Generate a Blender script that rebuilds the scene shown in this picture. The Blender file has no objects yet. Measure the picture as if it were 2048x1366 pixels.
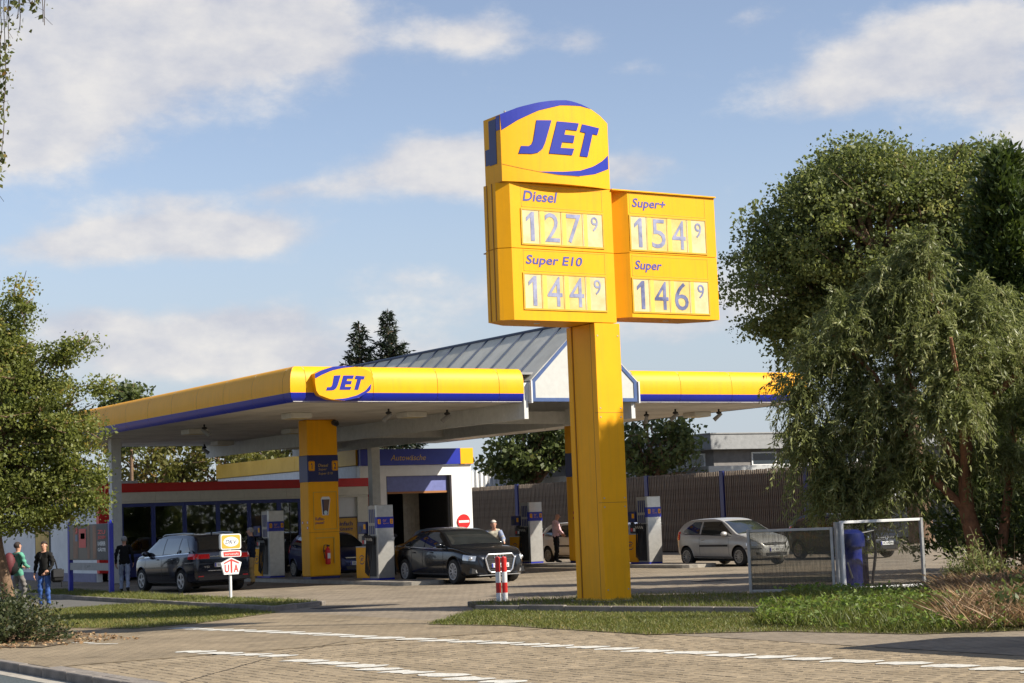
import bpy, bmesh, math, random
import numpy as np
from mathutils import Vector, Matrix
from math import sin, cos, pi, radians

SC = bpy.context.scene
COL = SC.collection
random.seed(7)
RNG = np.random.default_rng(11)

# ------------------------------------------------------------------ camera
YAW, PITCH, ROLL = 0.5617, 0.0968, 0.0378
fv = Vector((sin(YAW) * cos(PITCH), cos(YAW) * cos(PITCH), sin(PITCH)))
r0 = Vector((cos(YAW), -sin(YAW), 0))
u0 = r0.cross(fv)
rv = r0 * cos(ROLL) - u0 * sin(ROLL)
uv_ = rv.cross(fv)
cam_d = bpy.data.cameras.new('camera')
cam = bpy.data.objects.new('camera', cam_d)
COL.objects.link(cam)
m3 = Matrix((rv, uv_, -fv)).transposed()
cam.matrix_world = Matrix.Translation((0, 0, 1.7547)) @ m3.to_4x4()
cam_d.sensor_width = 36
cam_d.lens = 3586.2 / 2048 * 36
cam_d.clip_end = 5000
SC.camera = cam

# ------------------------------------------------------------------ sun and sky
SUN_AZ = radians(141)          # clockwise from +Y
SUN_EL = radians(38)
sdir = Vector((sin(SUN_AZ) * cos(SUN_EL), cos(SUN_AZ) * cos(SUN_EL), sin(SUN_EL)))
sl = bpy.data.lights.new('sun', 'SUN')
sl.energy = 5.0
sl.angle = radians(0.55)
sl.color = (1.0, 0.925, 0.80)
so = bpy.data.objects.new('sun', sl)
COL.objects.link(so)
so.rotation_euler = (-sdir).to_track_quat('-Z', 'Y').to_euler()

W = bpy.data.worlds.new('World')
SC.world = W
W.use_nodes = True
nt = W.node_tree
nt.nodes.clear()


def wn(t, **kw):
    n = nt.nodes.new(t)
    for k, v in kw.items():
        setattr(n, k, v)
    return n


def wl(a, b):
    nt.links.new(a, b)


def wmath(op, a, b=None, c=None):
    n = wn('ShaderNodeMath', operation=op)
    for i, q in enumerate((a, b, c)):
        if q is None:
            continue
        if isinstance(q, (int, float)):
            n.inputs[i].default_value = q
        else:
            wl(q, n.inputs[i])
    return n.outputs[0]


sky = wn('ShaderNodeTexSky', sky_type='NISHITA')
sky.sun_disc = False
sky.sun_elevation = SUN_EL
sky.sun_rotation = SUN_AZ
sky.air_density = 1.0
sky.dust_density = 0.25
sky.ozone_density = 1.6
tc = wn('ShaderNodeTexCoord')
sep = wn('ShaderNodeSeparateXYZ')
wl(tc.outputs['Generated'], sep.inputs[0])
az = wmath('ARCTAN2', sep.outputs[0], sep.outputs[1])
el = wmath('ARCSINE', sep.outputs[2])
# domain warp so that the cloud outlines are ragged
comb = wn('ShaderNodeCombineXYZ')
wl(az, comb.inputs[0])
wl(wmath('MULTIPLY', el, 1.7), comb.inputs[1])
nz = wn('ShaderNodeTexNoise')
nz.inputs['Scale'].default_value = 17
nz.inputs['Detail'].default_value = 7
nz.inputs['Roughness'].default_value = 0.6
nz.inputs['Distortion'].default_value = 0.0
wl(comb.outputs[0], nz.inputs['Vector'])
nz2 = wn('ShaderNodeTexNoise')
nz2.inputs['Scale'].default_value = 40
nz2.inputs['Detail'].default_value = 6
nz2.inputs['Roughness'].default_value = 0.62
wl(comb.outputs[0], nz2.inputs['Vector'])
# the clouds that stand in this sky: (azimuth, elevation, half width, half height, weight)
CLOUDS = [(22.47, 15.55, 4.79, 1.76, 1.05), (18.07, 13.8, 3.68, 2.08, 0.95), (25.67, 15.39, 2.08, 1.12, 0.6), (17.14, 11.96, 1.92, 0.8, 0.55), (31.35, 15.28, 2.08, 0.61, 0.75), (34.77, 14.91, 1.12, 0.38, 0.5), (36.35, 13.98, 1.12, 0.35, 0.4),
          (30.24, 11.4, 2.4, 0.8, 1.0), (32.16, 10.86, 3.2, 0.77, 0.85), (36.37, 10.83, 1.76, 0.64, 0.55), (27.14, 10.68, 1.44, 0.48, 0.45), (20.78, 9.27, 2.72, 0.72, 0.9), (23.6, 9.17, 2.4, 0.72, 0.95), (18.01, 8.74, 2.08, 0.64, 0.6),
          (24.9, 10.49, 1.28, 0.4, 0.5), (21.42, 10.29, 1.28, 0.32, 0.4), (20.71, 5.76, 4.15, 0.88, 0.75), (24.16, 6.47, 2.4, 0.64, 0.7), (18.43, 6.57, 1.76, 0.64, 0.6), (23.51, 5.22, 3.99, 0.64, 0.5), (44.93, 13.52, 3.04, 0.88, 1.0),
          (42.53, 12.64, 2.08, 0.64, 0.6), (47.0, 14.39, 3.04, 0.96, 0.9), (47.93, 12.32, 2.08, 0.96, 0.7), (40.29, 15.28, 1.28, 0.48, 0.4), (39.87, 7.16, 2.56, 0.96, 0.45), (31.05, 7.07, 2.56, 0.8, 0.4), (37.43, 6.01, 4.15, 0.96, 0.55), (45.5, 6.8, 4.0, 1.0, .5), (28.0, 5.2, 5.0, .9, .5),
          (48.59, 10.89, 1.28, 0.64, 0.6), (28.34, 7.64, 1.92, 0.64, 0.3), (12.0, 12.0, 4.0, 1.4, .8), (53.0, 9.0, 4.0, 1.2, .7), (57.0, 15.0, 5.0, 1.8, .9), (7.0, 18.0, 5.0, 2.0, .9), (28.0, 20.0, 5.0, 1.2, .8), (40.0, 21.0, 4.0, 1.4, .8)]
tot = None
for a0, e0, sa, se, wgt in CLOUDS:
    dx = wmath('DIVIDE', wmath('SUBTRACT', az, radians(a0)), radians(sa))
    dy = wmath('DIVIDE', wmath('SUBTRACT', el, radians(e0)), radians(se))
    d2 = wmath('ADD', wmath('MULTIPLY', dx, dx), wmath('MULTIPLY', dy, dy))
    g = wmath('MULTIPLY', wmath('EXPONENT', wmath('MULTIPLY', d2, -0.9)), wgt)
    tot = g if tot is None else wmath('ADD', tot, g)
# scattered clouds over the rest of the sky
nz3 = wn('ShaderNodeTexNoise')
nz3.inputs['Scale'].default_value = 3.4
nz3.inputs['Detail'].default_value = 3
wl(tc.outputs['Generated'], nz3.inputs['Vector'])
far = wn('ShaderNodeMapRange')
far.inputs['From Min'].default_value = 0.50
far.inputs['From Max'].default_value = 0.72
far.inputs['To Max'].default_value = 0.75
wl(nz3.outputs[0], far.inputs['Value'])
offa = wmath('ABSOLUTE', wmath('SUBTRACT', az, radians(32)))
out1 = wn('ShaderNodeMapRange')
out1.inputs['From Min'].default_value = radians(20)
out1.inputs['From Max'].default_value = radians(34)
wl(offa, out1.inputs['Value'])
out2 = wn('ShaderNodeMapRange')
out2.inputs['From Min'].default_value = radians(20)
out2.inputs['From Max'].default_value = radians(30)
wl(el, out2.inputs['Value'])
tot = wmath('ADD', tot, wmath('MULTIPLY', far.outputs[0], wmath('MAXIMUM', out1.outputs[0], out2.outputs[0])))
nn = wmath('ADD', wmath('MULTIPLY', wmath('SUBTRACT', nz.outputs[0], 0.5), 1.05), wmath('MULTIPLY', wmath('SUBTRACT', nz2.outputs[0], 0.5), 0.6))
dens = wmath('ADD', tot, nn)
mk = wn('ShaderNodeMapRange', interpolation_type='SMOOTHSTEP')
mk.inputs['From Min'].default_value = 0.14
mk.inputs['From Max'].default_value = 0.84
mk.inputs['To Max'].default_value = 0.88
wl(dens, mk.inputs['Value'])
# cloud tone: bright tops, greyer bellies
tone = wn('ShaderNodeMapRange')
tone.inputs['From Min'].default_value = 0.36
tone.inputs['From Max'].default_value = 0.66
wl(nz.outputs[0], tone.inputs['Value'])
cmix = wn('ShaderNodeMix', data_type='RGBA')
cmix.inputs['A'].default_value = (4.3, 4.4, 4.9, 1)
cmix.inputs['B'].default_value = (6.2, 5.95, 5.7, 1)
wl(tone.outputs[0], cmix.inputs['Factor'])
hsv = wn('ShaderNodeHueSaturation')
hsv.inputs['Saturation'].default_value = 0.82
hsv.inputs['Value'].default_value = 1.0
tnt = wn('ShaderNodeMix', data_type='RGBA', blend_type='MULTIPLY')
tnt.inputs['Factor'].default_value = 1.0
tnt.inputs['B'].default_value = (1.0, 0.985, 1.045, 1)
wl(sky.outputs[0], tnt.inputs['A'])
wl(tnt.outputs['Result'], hsv.inputs['Color'])
# thin even haze veil low over the whole horizon
veil = wn('ShaderNodeMapRange', interpolation_type='SMOOTHSTEP')
veil.inputs['From Min'].default_value = radians(13)
veil.inputs['From Max'].default_value = radians(1.5)
veil.inputs['To Max'].default_value = 0.85
wl(el, veil.inputs['Value'])
vmix = wn('ShaderNodeMix', data_type='RGBA')
vmix.inputs['B'].default_value = (3.55, 4.05, 4.65, 1)
wl(veil.outputs[0], vmix.inputs['Factor'])
wl(hsv.outputs[0], vmix.inputs['A'])
smix = wn('ShaderNodeMix', data_type='RGBA')
wl(mk.outputs[0], smix.inputs['Factor'])
wl(vmix.outputs['Result'], smix.inputs['A'])
wl(cmix.outputs['Result'], smix.inputs['B'])
bg = wn('ShaderNodeBackground')
bg.inputs['Strength'].default_value = 0.085
wl(smix.outputs['Result'], bg.inputs['Color'])
wo = wn('ShaderNodeOutputWorld')
wl(bg.outputs[0], wo.inputs['Surface'])

SC.view_settings.view_transform = 'Standard'
SC.view_settings.look = 'None'
SC.view_settings.exposure = 0.72
SC.view_settings.gamma = 1.0
SC.view_settings.use_curve_mapping = False

# ------------------------------------------------------------------ materials
MATS = {}


def mat(name, col, rough=0.6, metal=0.0, var=0.12, scale=6.0, bump=0.0, bscale=40.0, spec=0.5, coat=0.0, col2=None, trans=0.0, streak=0.0):
    """Principled material with procedural colour variation and fine relief."""
    if name in MATS:
        return MATS[name]
    m = bpy.data.materials.new(name)
    m.use_nodes = True
    t = m.node_tree
    b = t.nodes['Principled BSDF']
    b.inputs['Roughness'].default_value = rough
    b.inputs['Metallic'].default_value = metal
    b.inputs['Specular IOR Level'].default_value = spec
    b.inputs['Coat Weight'].default_value = coat
    b.inputs['Coat Roughness'].default_value = 0.04
    b.inputs['Transmission Weight'].default_value = trans
    tcn = t.nodes.new('ShaderNodeTexCoord')
    n = t.nodes.new('ShaderNodeTexNoise')
    n.inputs['Scale'].default_value = scale
    n.inputs['Detail'].default_value = 6
    n.inputs['Roughness'].default_value = 0.62
    t.links.new(tcn.outputs['Object'], n.inputs['Vector'])
    r = t.nodes.new('ShaderNodeValToRGB')
    a = [max(0, c * (1 - var)) for c in col]
    c2 = col2 if col2 else [min(1, c * (1 + var)) for c in col]
    r.color_ramp.elements[0].position = 0.3
    r.color_ramp.elements[0].color = (*a, 1)
    r.color_ramp.elements[1].position = 0.7
    r.color_ramp.elements[1].color = (*c2, 1)
    t.links.new(n.outputs[0], r.inputs[0])
    csock = r.outputs[0]
    if streak:
        # rain streaks and dust: long vertical marks with a shape of their own
        mp = t.nodes.new('ShaderNodeMapping')
        mp.inputs['Scale'].default_value = (7, 7, .35)
        t.links.new(tcn.outputs['Object'], mp.inputs[0])
        ns = t.nodes.new('ShaderNodeTexNoise')
        ns.inputs['Scale'].default_value = 1.6
        ns.inputs['Detail'].default_value = 7
        ns.inputs['Roughness'].default_value = .7
        t.links.new(mp.outputs[0], ns.inputs['Vector'])
        mr = t.nodes.new('ShaderNodeMapRange')
        mr.inputs['From Min'].default_value = .48
        mr.inputs['From Max'].default_value = .75
        mr.inputs['To Max'].default_value = streak * 2
        t.links.new(ns.outputs[0], mr.inputs[0])
        mxs = t.nodes.new('ShaderNodeMix')
        mxs.data_type = 'RGBA'
        mxs.inputs['B'].default_value = (*[c * .55 + .03 for c in col], 1)
        t.links.new(mr.outputs[0], mxs.inputs['Factor'])
        t.links.new(csock, mxs.inputs['A'])
        csock = mxs.outputs['Result']
    t.links.new(csock, b.inputs['Base Color'])
    if bump:
        n2 = t.nodes.new('ShaderNodeTexNoise')
        n2.inputs['Scale'].default_value = bscale
        n2.inputs['Detail'].default_value = 5
        t.links.new(tcn.outputs['Object'], n2.inputs['Vector'])
        bp = t.nodes.new('ShaderNodeBump')
        bp.inputs['Strength'].default_value = bump
        bp.inputs['Distance'].default_value = 0.02
        t.links.new(n2.outputs[0], bp.inputs['Height'])
        t.links.new(bp.outputs[0], b.inputs['Normal'])
    MATS[name] = m
    return m


def leaf_mat(name, ca, cb, cc=None, rough=0.5, trans=0.35, scale=1.3):
    """Foliage: reflecting and translucent, hue varied by noise through the crown and per leaf."""
    if name in MATS:
        return MATS[name]
    m = bpy.data.materials.new(name)
    m.use_nodes = True
    t = m.node_tree
    b = t.nodes['Principled BSDF']
    b.inputs['Roughness'].default_value = rough
    b.inputs['Specular IOR Level'].default_value = 0.35
    at = t.nodes.new('ShaderNodeAttribute')
    at.attribute_name = 'tint'
    r = t.nodes.new('ShaderNodeValToRGB')
    r.color_ramp.elements[0].position = 0.0
    r.color_ramp.elements[0].color = (*ca, 1)
    r.color_ramp.elements[1].position = 0.75
    r.color_ramp.elements[1].color = (*cb, 1)
    if cc:
        e = r.color_ramp.elements.new(1.0)
        e.color = (*cc, 1)
    t.links.new(at.outputs['Fac'], r.inputs[0])
    t.links.new(r.outputs[0], b.inputs['Base Color'])
    tr = t.nodes.new('ShaderNodeBsdfTranslucent')
    hs = t.nodes.new('ShaderNodeHueSaturation')
    hs.inputs['Value'].default_value = 1.35
    hs.inputs['Saturation'].default_value = 1.1
    t.links.new(r.outputs[0], hs.inputs['Color'])
    t.links.new(hs.outputs[0], tr.inputs['Color'])
    mx = t.nodes.new('ShaderNodeMixShader')
    mx.inputs[0].default_value = trans
    t.links.new(b.outputs[0], mx.inputs[1])
    t.links.new(tr.outputs[0], mx.inputs[2])
    t.links.new(mx.outputs[0], t.nodes['Material Output'].inputs['Surface'])
    MATS[name] = m
    return m


def glass_mat(name, tint=(0.8, 0.85, 0.85), refl=0.12, dirt=0.0):
    """Thin pane: see-through with a mirror sheen by Fresnel, optionally grimy in streaks."""
    if name in MATS:
        return MATS[name]
    m = bpy.data.materials.new(name)
    m.use_nodes = True
    t = m.node_tree
    t.nodes.remove(t.nodes['Principled BSDF'])
    tr = t.nodes.new('ShaderNodeBsdfTransparent')
    tr.inputs[0].default_value = (*tint, 1)
    gl = t.nodes.new('ShaderNodeBsdfGlossy')
    gl.inputs['Roughness'].default_value = 0.02
    lw = t.nodes.new('ShaderNodeLayerWeight')
    lw.inputs[0].default_value = 0.3
    ad = t.nodes.new('ShaderNodeMath')
    ad.operation = 'MULTIPLY_ADD'
    ad.inputs[1].default_value = 0.7
    ad.inputs[2].default_value = refl
    t.links.new(lw.outputs['Fresnel'], ad.inputs[0])
    mx = t.nodes.new('ShaderNodeMixShader')
    t.links.new(ad.outputs[0], mx.inputs[0])
    t.links.new(tr.outputs[0], mx.inputs[1])
    t.links.new(gl.outputs[0], mx.inputs[2])
    outp = mx.outputs[0]
    if dirt:
        tcn = t.nodes.new('ShaderNodeTexCoord')
        mp = t.nodes.new('ShaderNodeMapping')
        mp.inputs['Scale'].default_value = (9, 9, 1.2)
        t.links.new(tcn.outputs['Object'], mp.inputs[0])
        n = t.nodes.new('ShaderNodeTexNoise')
        n.inputs['Scale'].default_value = 3
        n.inputs['Detail'].default_value = 7
        t.links.new(mp.outputs[0], n.inputs['Vector'])
        mr = t.nodes.new('ShaderNodeMapRange')
        mr.inputs['From Min'].default_value = 0.4
        mr.inputs['From Max'].default_value = 0.75
        mr.inputs['To Min'].default_value = dirt * 0.35
        mr.inputs['To Max'].default_value = dirt
        t.links.new(n.outputs[0], mr.inputs[0])
        df = t.nodes.new('ShaderNodeBsdfDiffuse')
        df.inputs[0].default_value = (0.16, 0.14, 0.11, 1)
        m2 = t.nodes.new('ShaderNodeMixShader')
        t.links.new(mr.outputs[0], m2.inputs[0])
        t.links.new(outp, m2.inputs[1])
        t.links.new(df.outputs[0], m2.inputs[2])
        outp = m2.outputs[0]
    t.links.new(outp, t.nodes['Material Output'].inputs['Surface'])
    MATS[name] = m
    return m


YEL = mat('sign_yellow', (0.88, 0.40, 0.005), 0.48, var=0.05, scale=1.5, spec=0.22, streak=0.16)
YELD = mat('dull_yellow', (0.62, 0.36, 0.02), 0.45, var=0.14, scale=1.2, col2=(0.68, 0.42, 0.05))
BLU = mat('sign_blue', (0.012, 0.022, 0.30), 0.35, var=0.10, scale=2)
BLUD = mat('dark_blue', (0.010, 0.016, 0.11), 0.4, var=0.15, scale=2)
BLUL = mat('frame_blue', (0.05, 0.09, 0.22), 0.45, var=0.15)
DIG = mat('digit_blue', (0.22, 0.24, 0.42), 0.6, var=0.35, scale=5, col2=(0.35, 0.36, 0.50))
PALE = mat('bleached_strip', (0.66, 0.45, 0.11), 0.6, var=0.12, scale=4, col2=(0.70, 0.53, 0.21))
PALE2 = mat('bleached_pane', (0.60, 0.48, 0.22), 0.6, var=0.10, scale=4, col2=(0.66, 0.57, 0.33))
WHT = mat('white_paint', (0.72, 0.72, 0.71), 0.55, var=0.06, scale=2.5, streak=.08)
WHTD = mat('white_render', (0.74, 0.74, 0.73), 0.8, var=0.10, scale=1.3, bump=0.1)
CREAM = mat('cream_panel', (0.72, 0.68, 0.57), 0.5, var=0.07)
RED = mat('red_paint', (0.62, 0.012, 0.012), 0.4, var=0.08)
REDD = mat('sign_red', (0.56, 0.05, 0.04), 0.5, var=0.1)
SILV = mat('brushed_steel', (0.50, 0.49, 0.46), 0.38, metal=0.75, var=0.10, scale=9)
ALU = mat('aluminium', (0.42, 0.43, 0.43), 0.42, metal=0.6, var=0.14, scale=7)
DARK = mat('black_plastic', (0.018, 0.018, 0.02), 0.45, var=0.2)
DGREY = mat('dark_grey', (0.06, 0.06, 0.065), 0.6, var=0.2)
GREY = mat('grey_paint', (0.27, 0.27, 0.27), 0.6, var=0.12)
SOFF = mat('soffit_grey', (0.56, 0.53, 0.47), 0.7, var=0.2, scale=0.8)
BEAM = mat('beam_white', (0.60, 0.60, 0.57), 0.6, var=0.10, streak=.12)
CONC = mat('concrete', (0.34, 0.31, 0.26), 0.85, var=0.22, scale=5, bump=0.4)
CONCD = mat('concrete_old', (0.20, 0.175, 0.15), 0.9, var=0.3, scale=4, bump=0.5)
RUB = mat('rubber', (0.013, 0.013, 0.014), 0.75, var=0.2)
BARK = mat('bark', (0.16, 0.10, 0.06), 0.9, var=0.4, scale=9, bump=0.8, bscale=25)
BARKR = mat('bark_reddish', (0.24, 0.11, 0.055), 0.85, var=0.35, scale=8, bump=0.8, bscale=22)
SKIN = mat('skin', (0.52, 0.28, 0.19), 0.55, var=0.08)
GLS = glass_mat('window_glass', (0.55, 0.58, 0.60), 0.10)
GLSD = glass_mat('dirty_glass', (0.72, 0.72, 0.70), 0.03, dirt=0.46)
GLSC = glass_mat('clear_glass', (0.90, 0.91, 0.92), 0.02, dirt=0.12)


# ------------------------------------------------------------------ mesh helpers
class MB:
    def __init__(self):
        self.v, self.f, self.m = [], [], []

    def add(self, vs, fs, mi=0):
        o = len(self.v)
        self.v += [tuple(p) for p in vs]
        self.f += [tuple(i + o for i in q) for q in fs]
        self.m += [mi] * len(fs)
        return self

    def box(self, x0, x1, y0, y1, z0, z1, mi=0):
        return self.add([(x0, y0, z0), (x1, y0, z0), (x1, y1, z0), (x0, y1, z0), (x0, y0, z1), (x1, y0, z1), (x1, y1, z1), (x0, y1, z1)],
                        [(3, 2, 1, 0), (4, 5, 6, 7), (0, 1, 5, 4), (1, 2, 6, 5), (2, 3, 7, 6), (3, 0, 4, 7)], mi)

    def bbox(self, x0, x1, y0, y1, z0, z1, b=0.01, mi=0):
        """box with chamfered edges"""
        bm = bmesh.new()
        bmesh.ops.create_cube(bm, size=1)
        for v in bm.verts:
            v.co = ((x0 + x1) / 2 + v.co.x * (x1 - x0), (y0 + y1) / 2 + v.co.y * (y1 - y0), (z0 + z1) / 2 + v.co.z * (z1 - z0))
        bmesh.ops.bevel(bm, geom=bm.edges[:], offset=b, segments=1, affect='EDGES')
        self.bm(bm, mi)
        return self

    def bm(self, bm, mi=0):
        bm.verts.index_update()
        self.add([v.co[:] for v in bm.verts], [[v.index for v in f.verts] for f in bm.faces], mi)
        bm.free()

    def prism(self, poly, a, b, axis='z', mi=0):
        """extrude a counter-clockwise 2D polygon between a and b along axis"""
        n = len(poly)

        def P(p, t):
            if axis == 'z':
                return (p[0], p[1], t)
            if axis == 'y':
                return (p[0], t, p[1])
            return (t, p[0], p[1])
        vs = [P(p, a) for p in poly] + [P(p, b) for p in poly]
        fs = [tuple(range(n))[::-1], tuple(range(n, 2 * n))]
        for i in range(n):
            j = (i + 1) % n
            fs.append((i, j, n + j, n + i))
        return self.add(vs, fs, mi)

    def tube(self, pts, r, seg=8, mi=0, cap=True):
        pts = [Vector(p) for p in pts]
        n = len(pts)
        rr = r if isinstance(r, (list, tuple)) else [r] * n
        vs, fs = [], []
        up = Vector((0, 0, 1))
        px = None
        for i, p in enumerate(pts):
            d = (pts[min(i + 1, n - 1)] - pts[max(i - 1, 0)])
            d = d.normalized() if d.length > 1e-9 else up
            if px is None:
                ref = Vector((1, 0, 0)) if abs(d.z) > 0.9 else up
                px = d.cross(ref).normalized()
            else:
                px = (px - d * px.dot(d))
                px = px.normalized() if px.length > 1e-6 else d.orthogonal().normalized()
            py = d.cross(px)
            for k in range(seg):
                a = 2 * pi * k / seg
                vs.append(p + (px * cos(a) + py * sin(a)) * rr[i])
        for i in range(n - 1):
            for k in range(seg):
                k2 = (k + 1) % seg
                fs.append((i * seg + k, i * seg + k2, (i + 1) * seg + k2, (i + 1) * seg + k))
        if cap:
            fs.append(tuple(range(seg))[::-1])
            fs.append(tuple((n - 1) * seg + k for k in range(seg)))
        return self.add(vs, fs, mi)

    def disc(self, c, r, axis='y', h=0.01, seg=24, mi=0):
        c = Vector(c)
        d = {'x': Vector((1, 0, 0)), 'y': Vector((0, 1, 0)), 'z': Vector((0, 0, 1))}[axis]
        return self.tube([c - d * h / 2, c + d * h / 2], r, seg, mi)

    def lathe(self, prof, c=(0, 0, 0), seg=20, mi=0):
        vs, fs = [], []
        n = len(prof)
        for r, z in prof:
            for k in range(seg):
                a = 2 * pi * k / seg
                vs.append((c[0] + r * cos(a), c[1] + r * sin(a), c[2] + z))
        for i in range(n - 1):
            for k in range(seg):
                k2 = (k + 1) % seg
                fs.append((i * seg + k, i * seg + k2, (i + 1) * seg + k2, (i + 1) * seg + k))
        fs.append(tuple(range(seg))[::-1])
        fs.append(tuple((n - 1) * seg + k for k in range(seg)))
        return self.add(vs, fs, mi)

    def ellip(self, c, r, seg=14, rings=9, mi=0):
        vs, fs = [], []
        for i in range(rings + 1):
            t = pi * i / rings
            for k in range(seg):
                a = 2 * pi * k / seg
                vs.append((c[0] + r[0] * sin(t) * cos(a), c[1] + r[1] * sin(t) * sin(a), c[2] + r[2] * cos(t)))
        for i in range(rings):
            for k in range(seg):
                k2 = (k + 1) % seg
                fs.append((i * seg + k, (i + 1) * seg + k, (i + 1) * seg + k2, i * seg + k2))
        return self.add(vs, fs, mi)

    def build(self, name, mats, parent=None, smooth=False, loc=None):
        me = bpy.data.meshes.new(name)
        me.from_pydata(self.v, [], self.f)
        if not isinstance(mats, (list, tuple)):
            mats = [mats]
        for q in mats:
            me.materials.append(q)
        if any(self.m):
            me.polygons.foreach_set('material_index', self.m)
        if smooth:
            me.polygons.foreach_set('use_smooth', [True] * len(me.polygons))
            me.set_sharp_from_angle(angle=radians(38))
        me.update()
        return link(name, me, parent, loc)


def link(name, data, parent=None, loc=None):
    o = bpy.data.objects.new(name, data)
    COL.objects.link(o)
    if parent is not None:
        o.parent = parent
        # all meshes are written in world coordinates unless the parent is a local prototype
        if not parent.get('_local'):
            o.matrix_parent_inverse = WORLD[parent.name].inverted()
    if loc is not None:
        o.location = loc
    WORLD[o.name] = Matrix() if parent is not None else Matrix.Translation(loc or (0, 0, 0))
    return o


WORLD = {}


def tag(o, label, cat, group=None):
    o['label'] = label
    o['category'] = cat
    if group:
        o['group'] = group
    return o


def thing(name, label, cat, loc=(0, 0, 0), group=None):
    """An Empty at the thing's base; its parts are written in world coordinates."""
    o = bpy.data.objects.new(name, None)
    o.empty_display_size = 0.3
    COL.objects.link(o)
    o.location = loc
    WORLD[o.name] = Matrix.Translation(loc)
    return tag(o, label, cat, group)


def local_thing(name, label, cat, loc, rotz=0.0, group=None, scale=1.0):
    """An Empty whose parts are written in its own local coordinates."""
    o = thing(name, label, cat, loc, group)
    o.rotation_euler = (0, 0, rotz)
    o.scale = (scale,) * 3
    o['_local'] = 1
    return o


def structure(o):
    o['kind'] = 'structure'
    return o


def copy_tree(o, parent=None):
    c = o.copy()
    COL.objects.link(c)
    c.parent = parent
    if parent is not None:
        c.matrix_parent_inverse = o.matrix_parent_inverse.copy()
    for ch in list(o.children):
        copy_tree(ch, c)
    return c


_TXT = {}


def text_geo(s, bold=0.0):
    """unit glyph outlines of a string: triangulated 2D mesh in a 0..1 box"""
    key = (s, bold)
    if key in _TXT:
        return _TXT[key]
    cu = bpy.data.curves.new('txt', 'FONT')
    cu.body = s
    cu.offset = bold
    cu.resolution_u = 3
    ob = bpy.data.objects.new('txt', cu)
    COL.objects.link(ob)
    dg = bpy.context.evaluated_depsgraph_get()
    me = bpy.data.meshes.new_from_object(ob.evaluated_get(dg))
    vs = np.array([v.co[:2] for v in me.vertices])
    fs = [tuple(p.vertices) for p in me.polygons]
    bpy.data.objects.remove(ob)
    bpy.data.meshes.remove(me)
    mn, mx = vs.min(0), vs.max(0)
    vs = (vs - mn) / (mx - mn)
    _TXT[key] = (vs, fs)
    return _TXT[key]


def text(name, s, x0, x1, z0, z1, fn, m, parent, shear=0.0, bold=0.0):
    """lettering fitted into the box x0..x1, z0..z1 of a surface; fn(a, z) gives the 3D point"""
    vs, fs = text_geo(s, bold)
    if s == '1':
        vs = np.array([(.50, 0), (.80, 0), (.80, 1), (.58, 1), (.16, .80), (.16, .66), (.50, .80)])
        fs = fan(vs.tolist())
    sh = shear * (z1 - z0)
    W_ = (x1 - x0) - sh
    b = MB()
    b.add([fn(x0 + p[0] * W_ + p[1] * sh, z0 + p[1] * (z1 - z0)) for p in vs], fs)
    return b.build(name, m, parent)


def onY(Y):
    return lambda a, z: (a, Y, z)


def onX(X, y0=0.0):
    return lambda a, z: (X, y0 - a, z)


def fan(poly):
    """triangulate a simple polygon (list of 2D points)"""
    from mathutils.geometry import tessellate_polygon
    return [tuple(t) for t in tessellate_polygon([[Vector((p[0], p[1], 0)) for p in poly]])]


def decal(name, poly, fn, m, parent, flip=False):
    b = MB()
    fs = fan(poly)
    b.add([fn(*p) for p in poly], fs)
    return b.build(name, m, parent)
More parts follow.
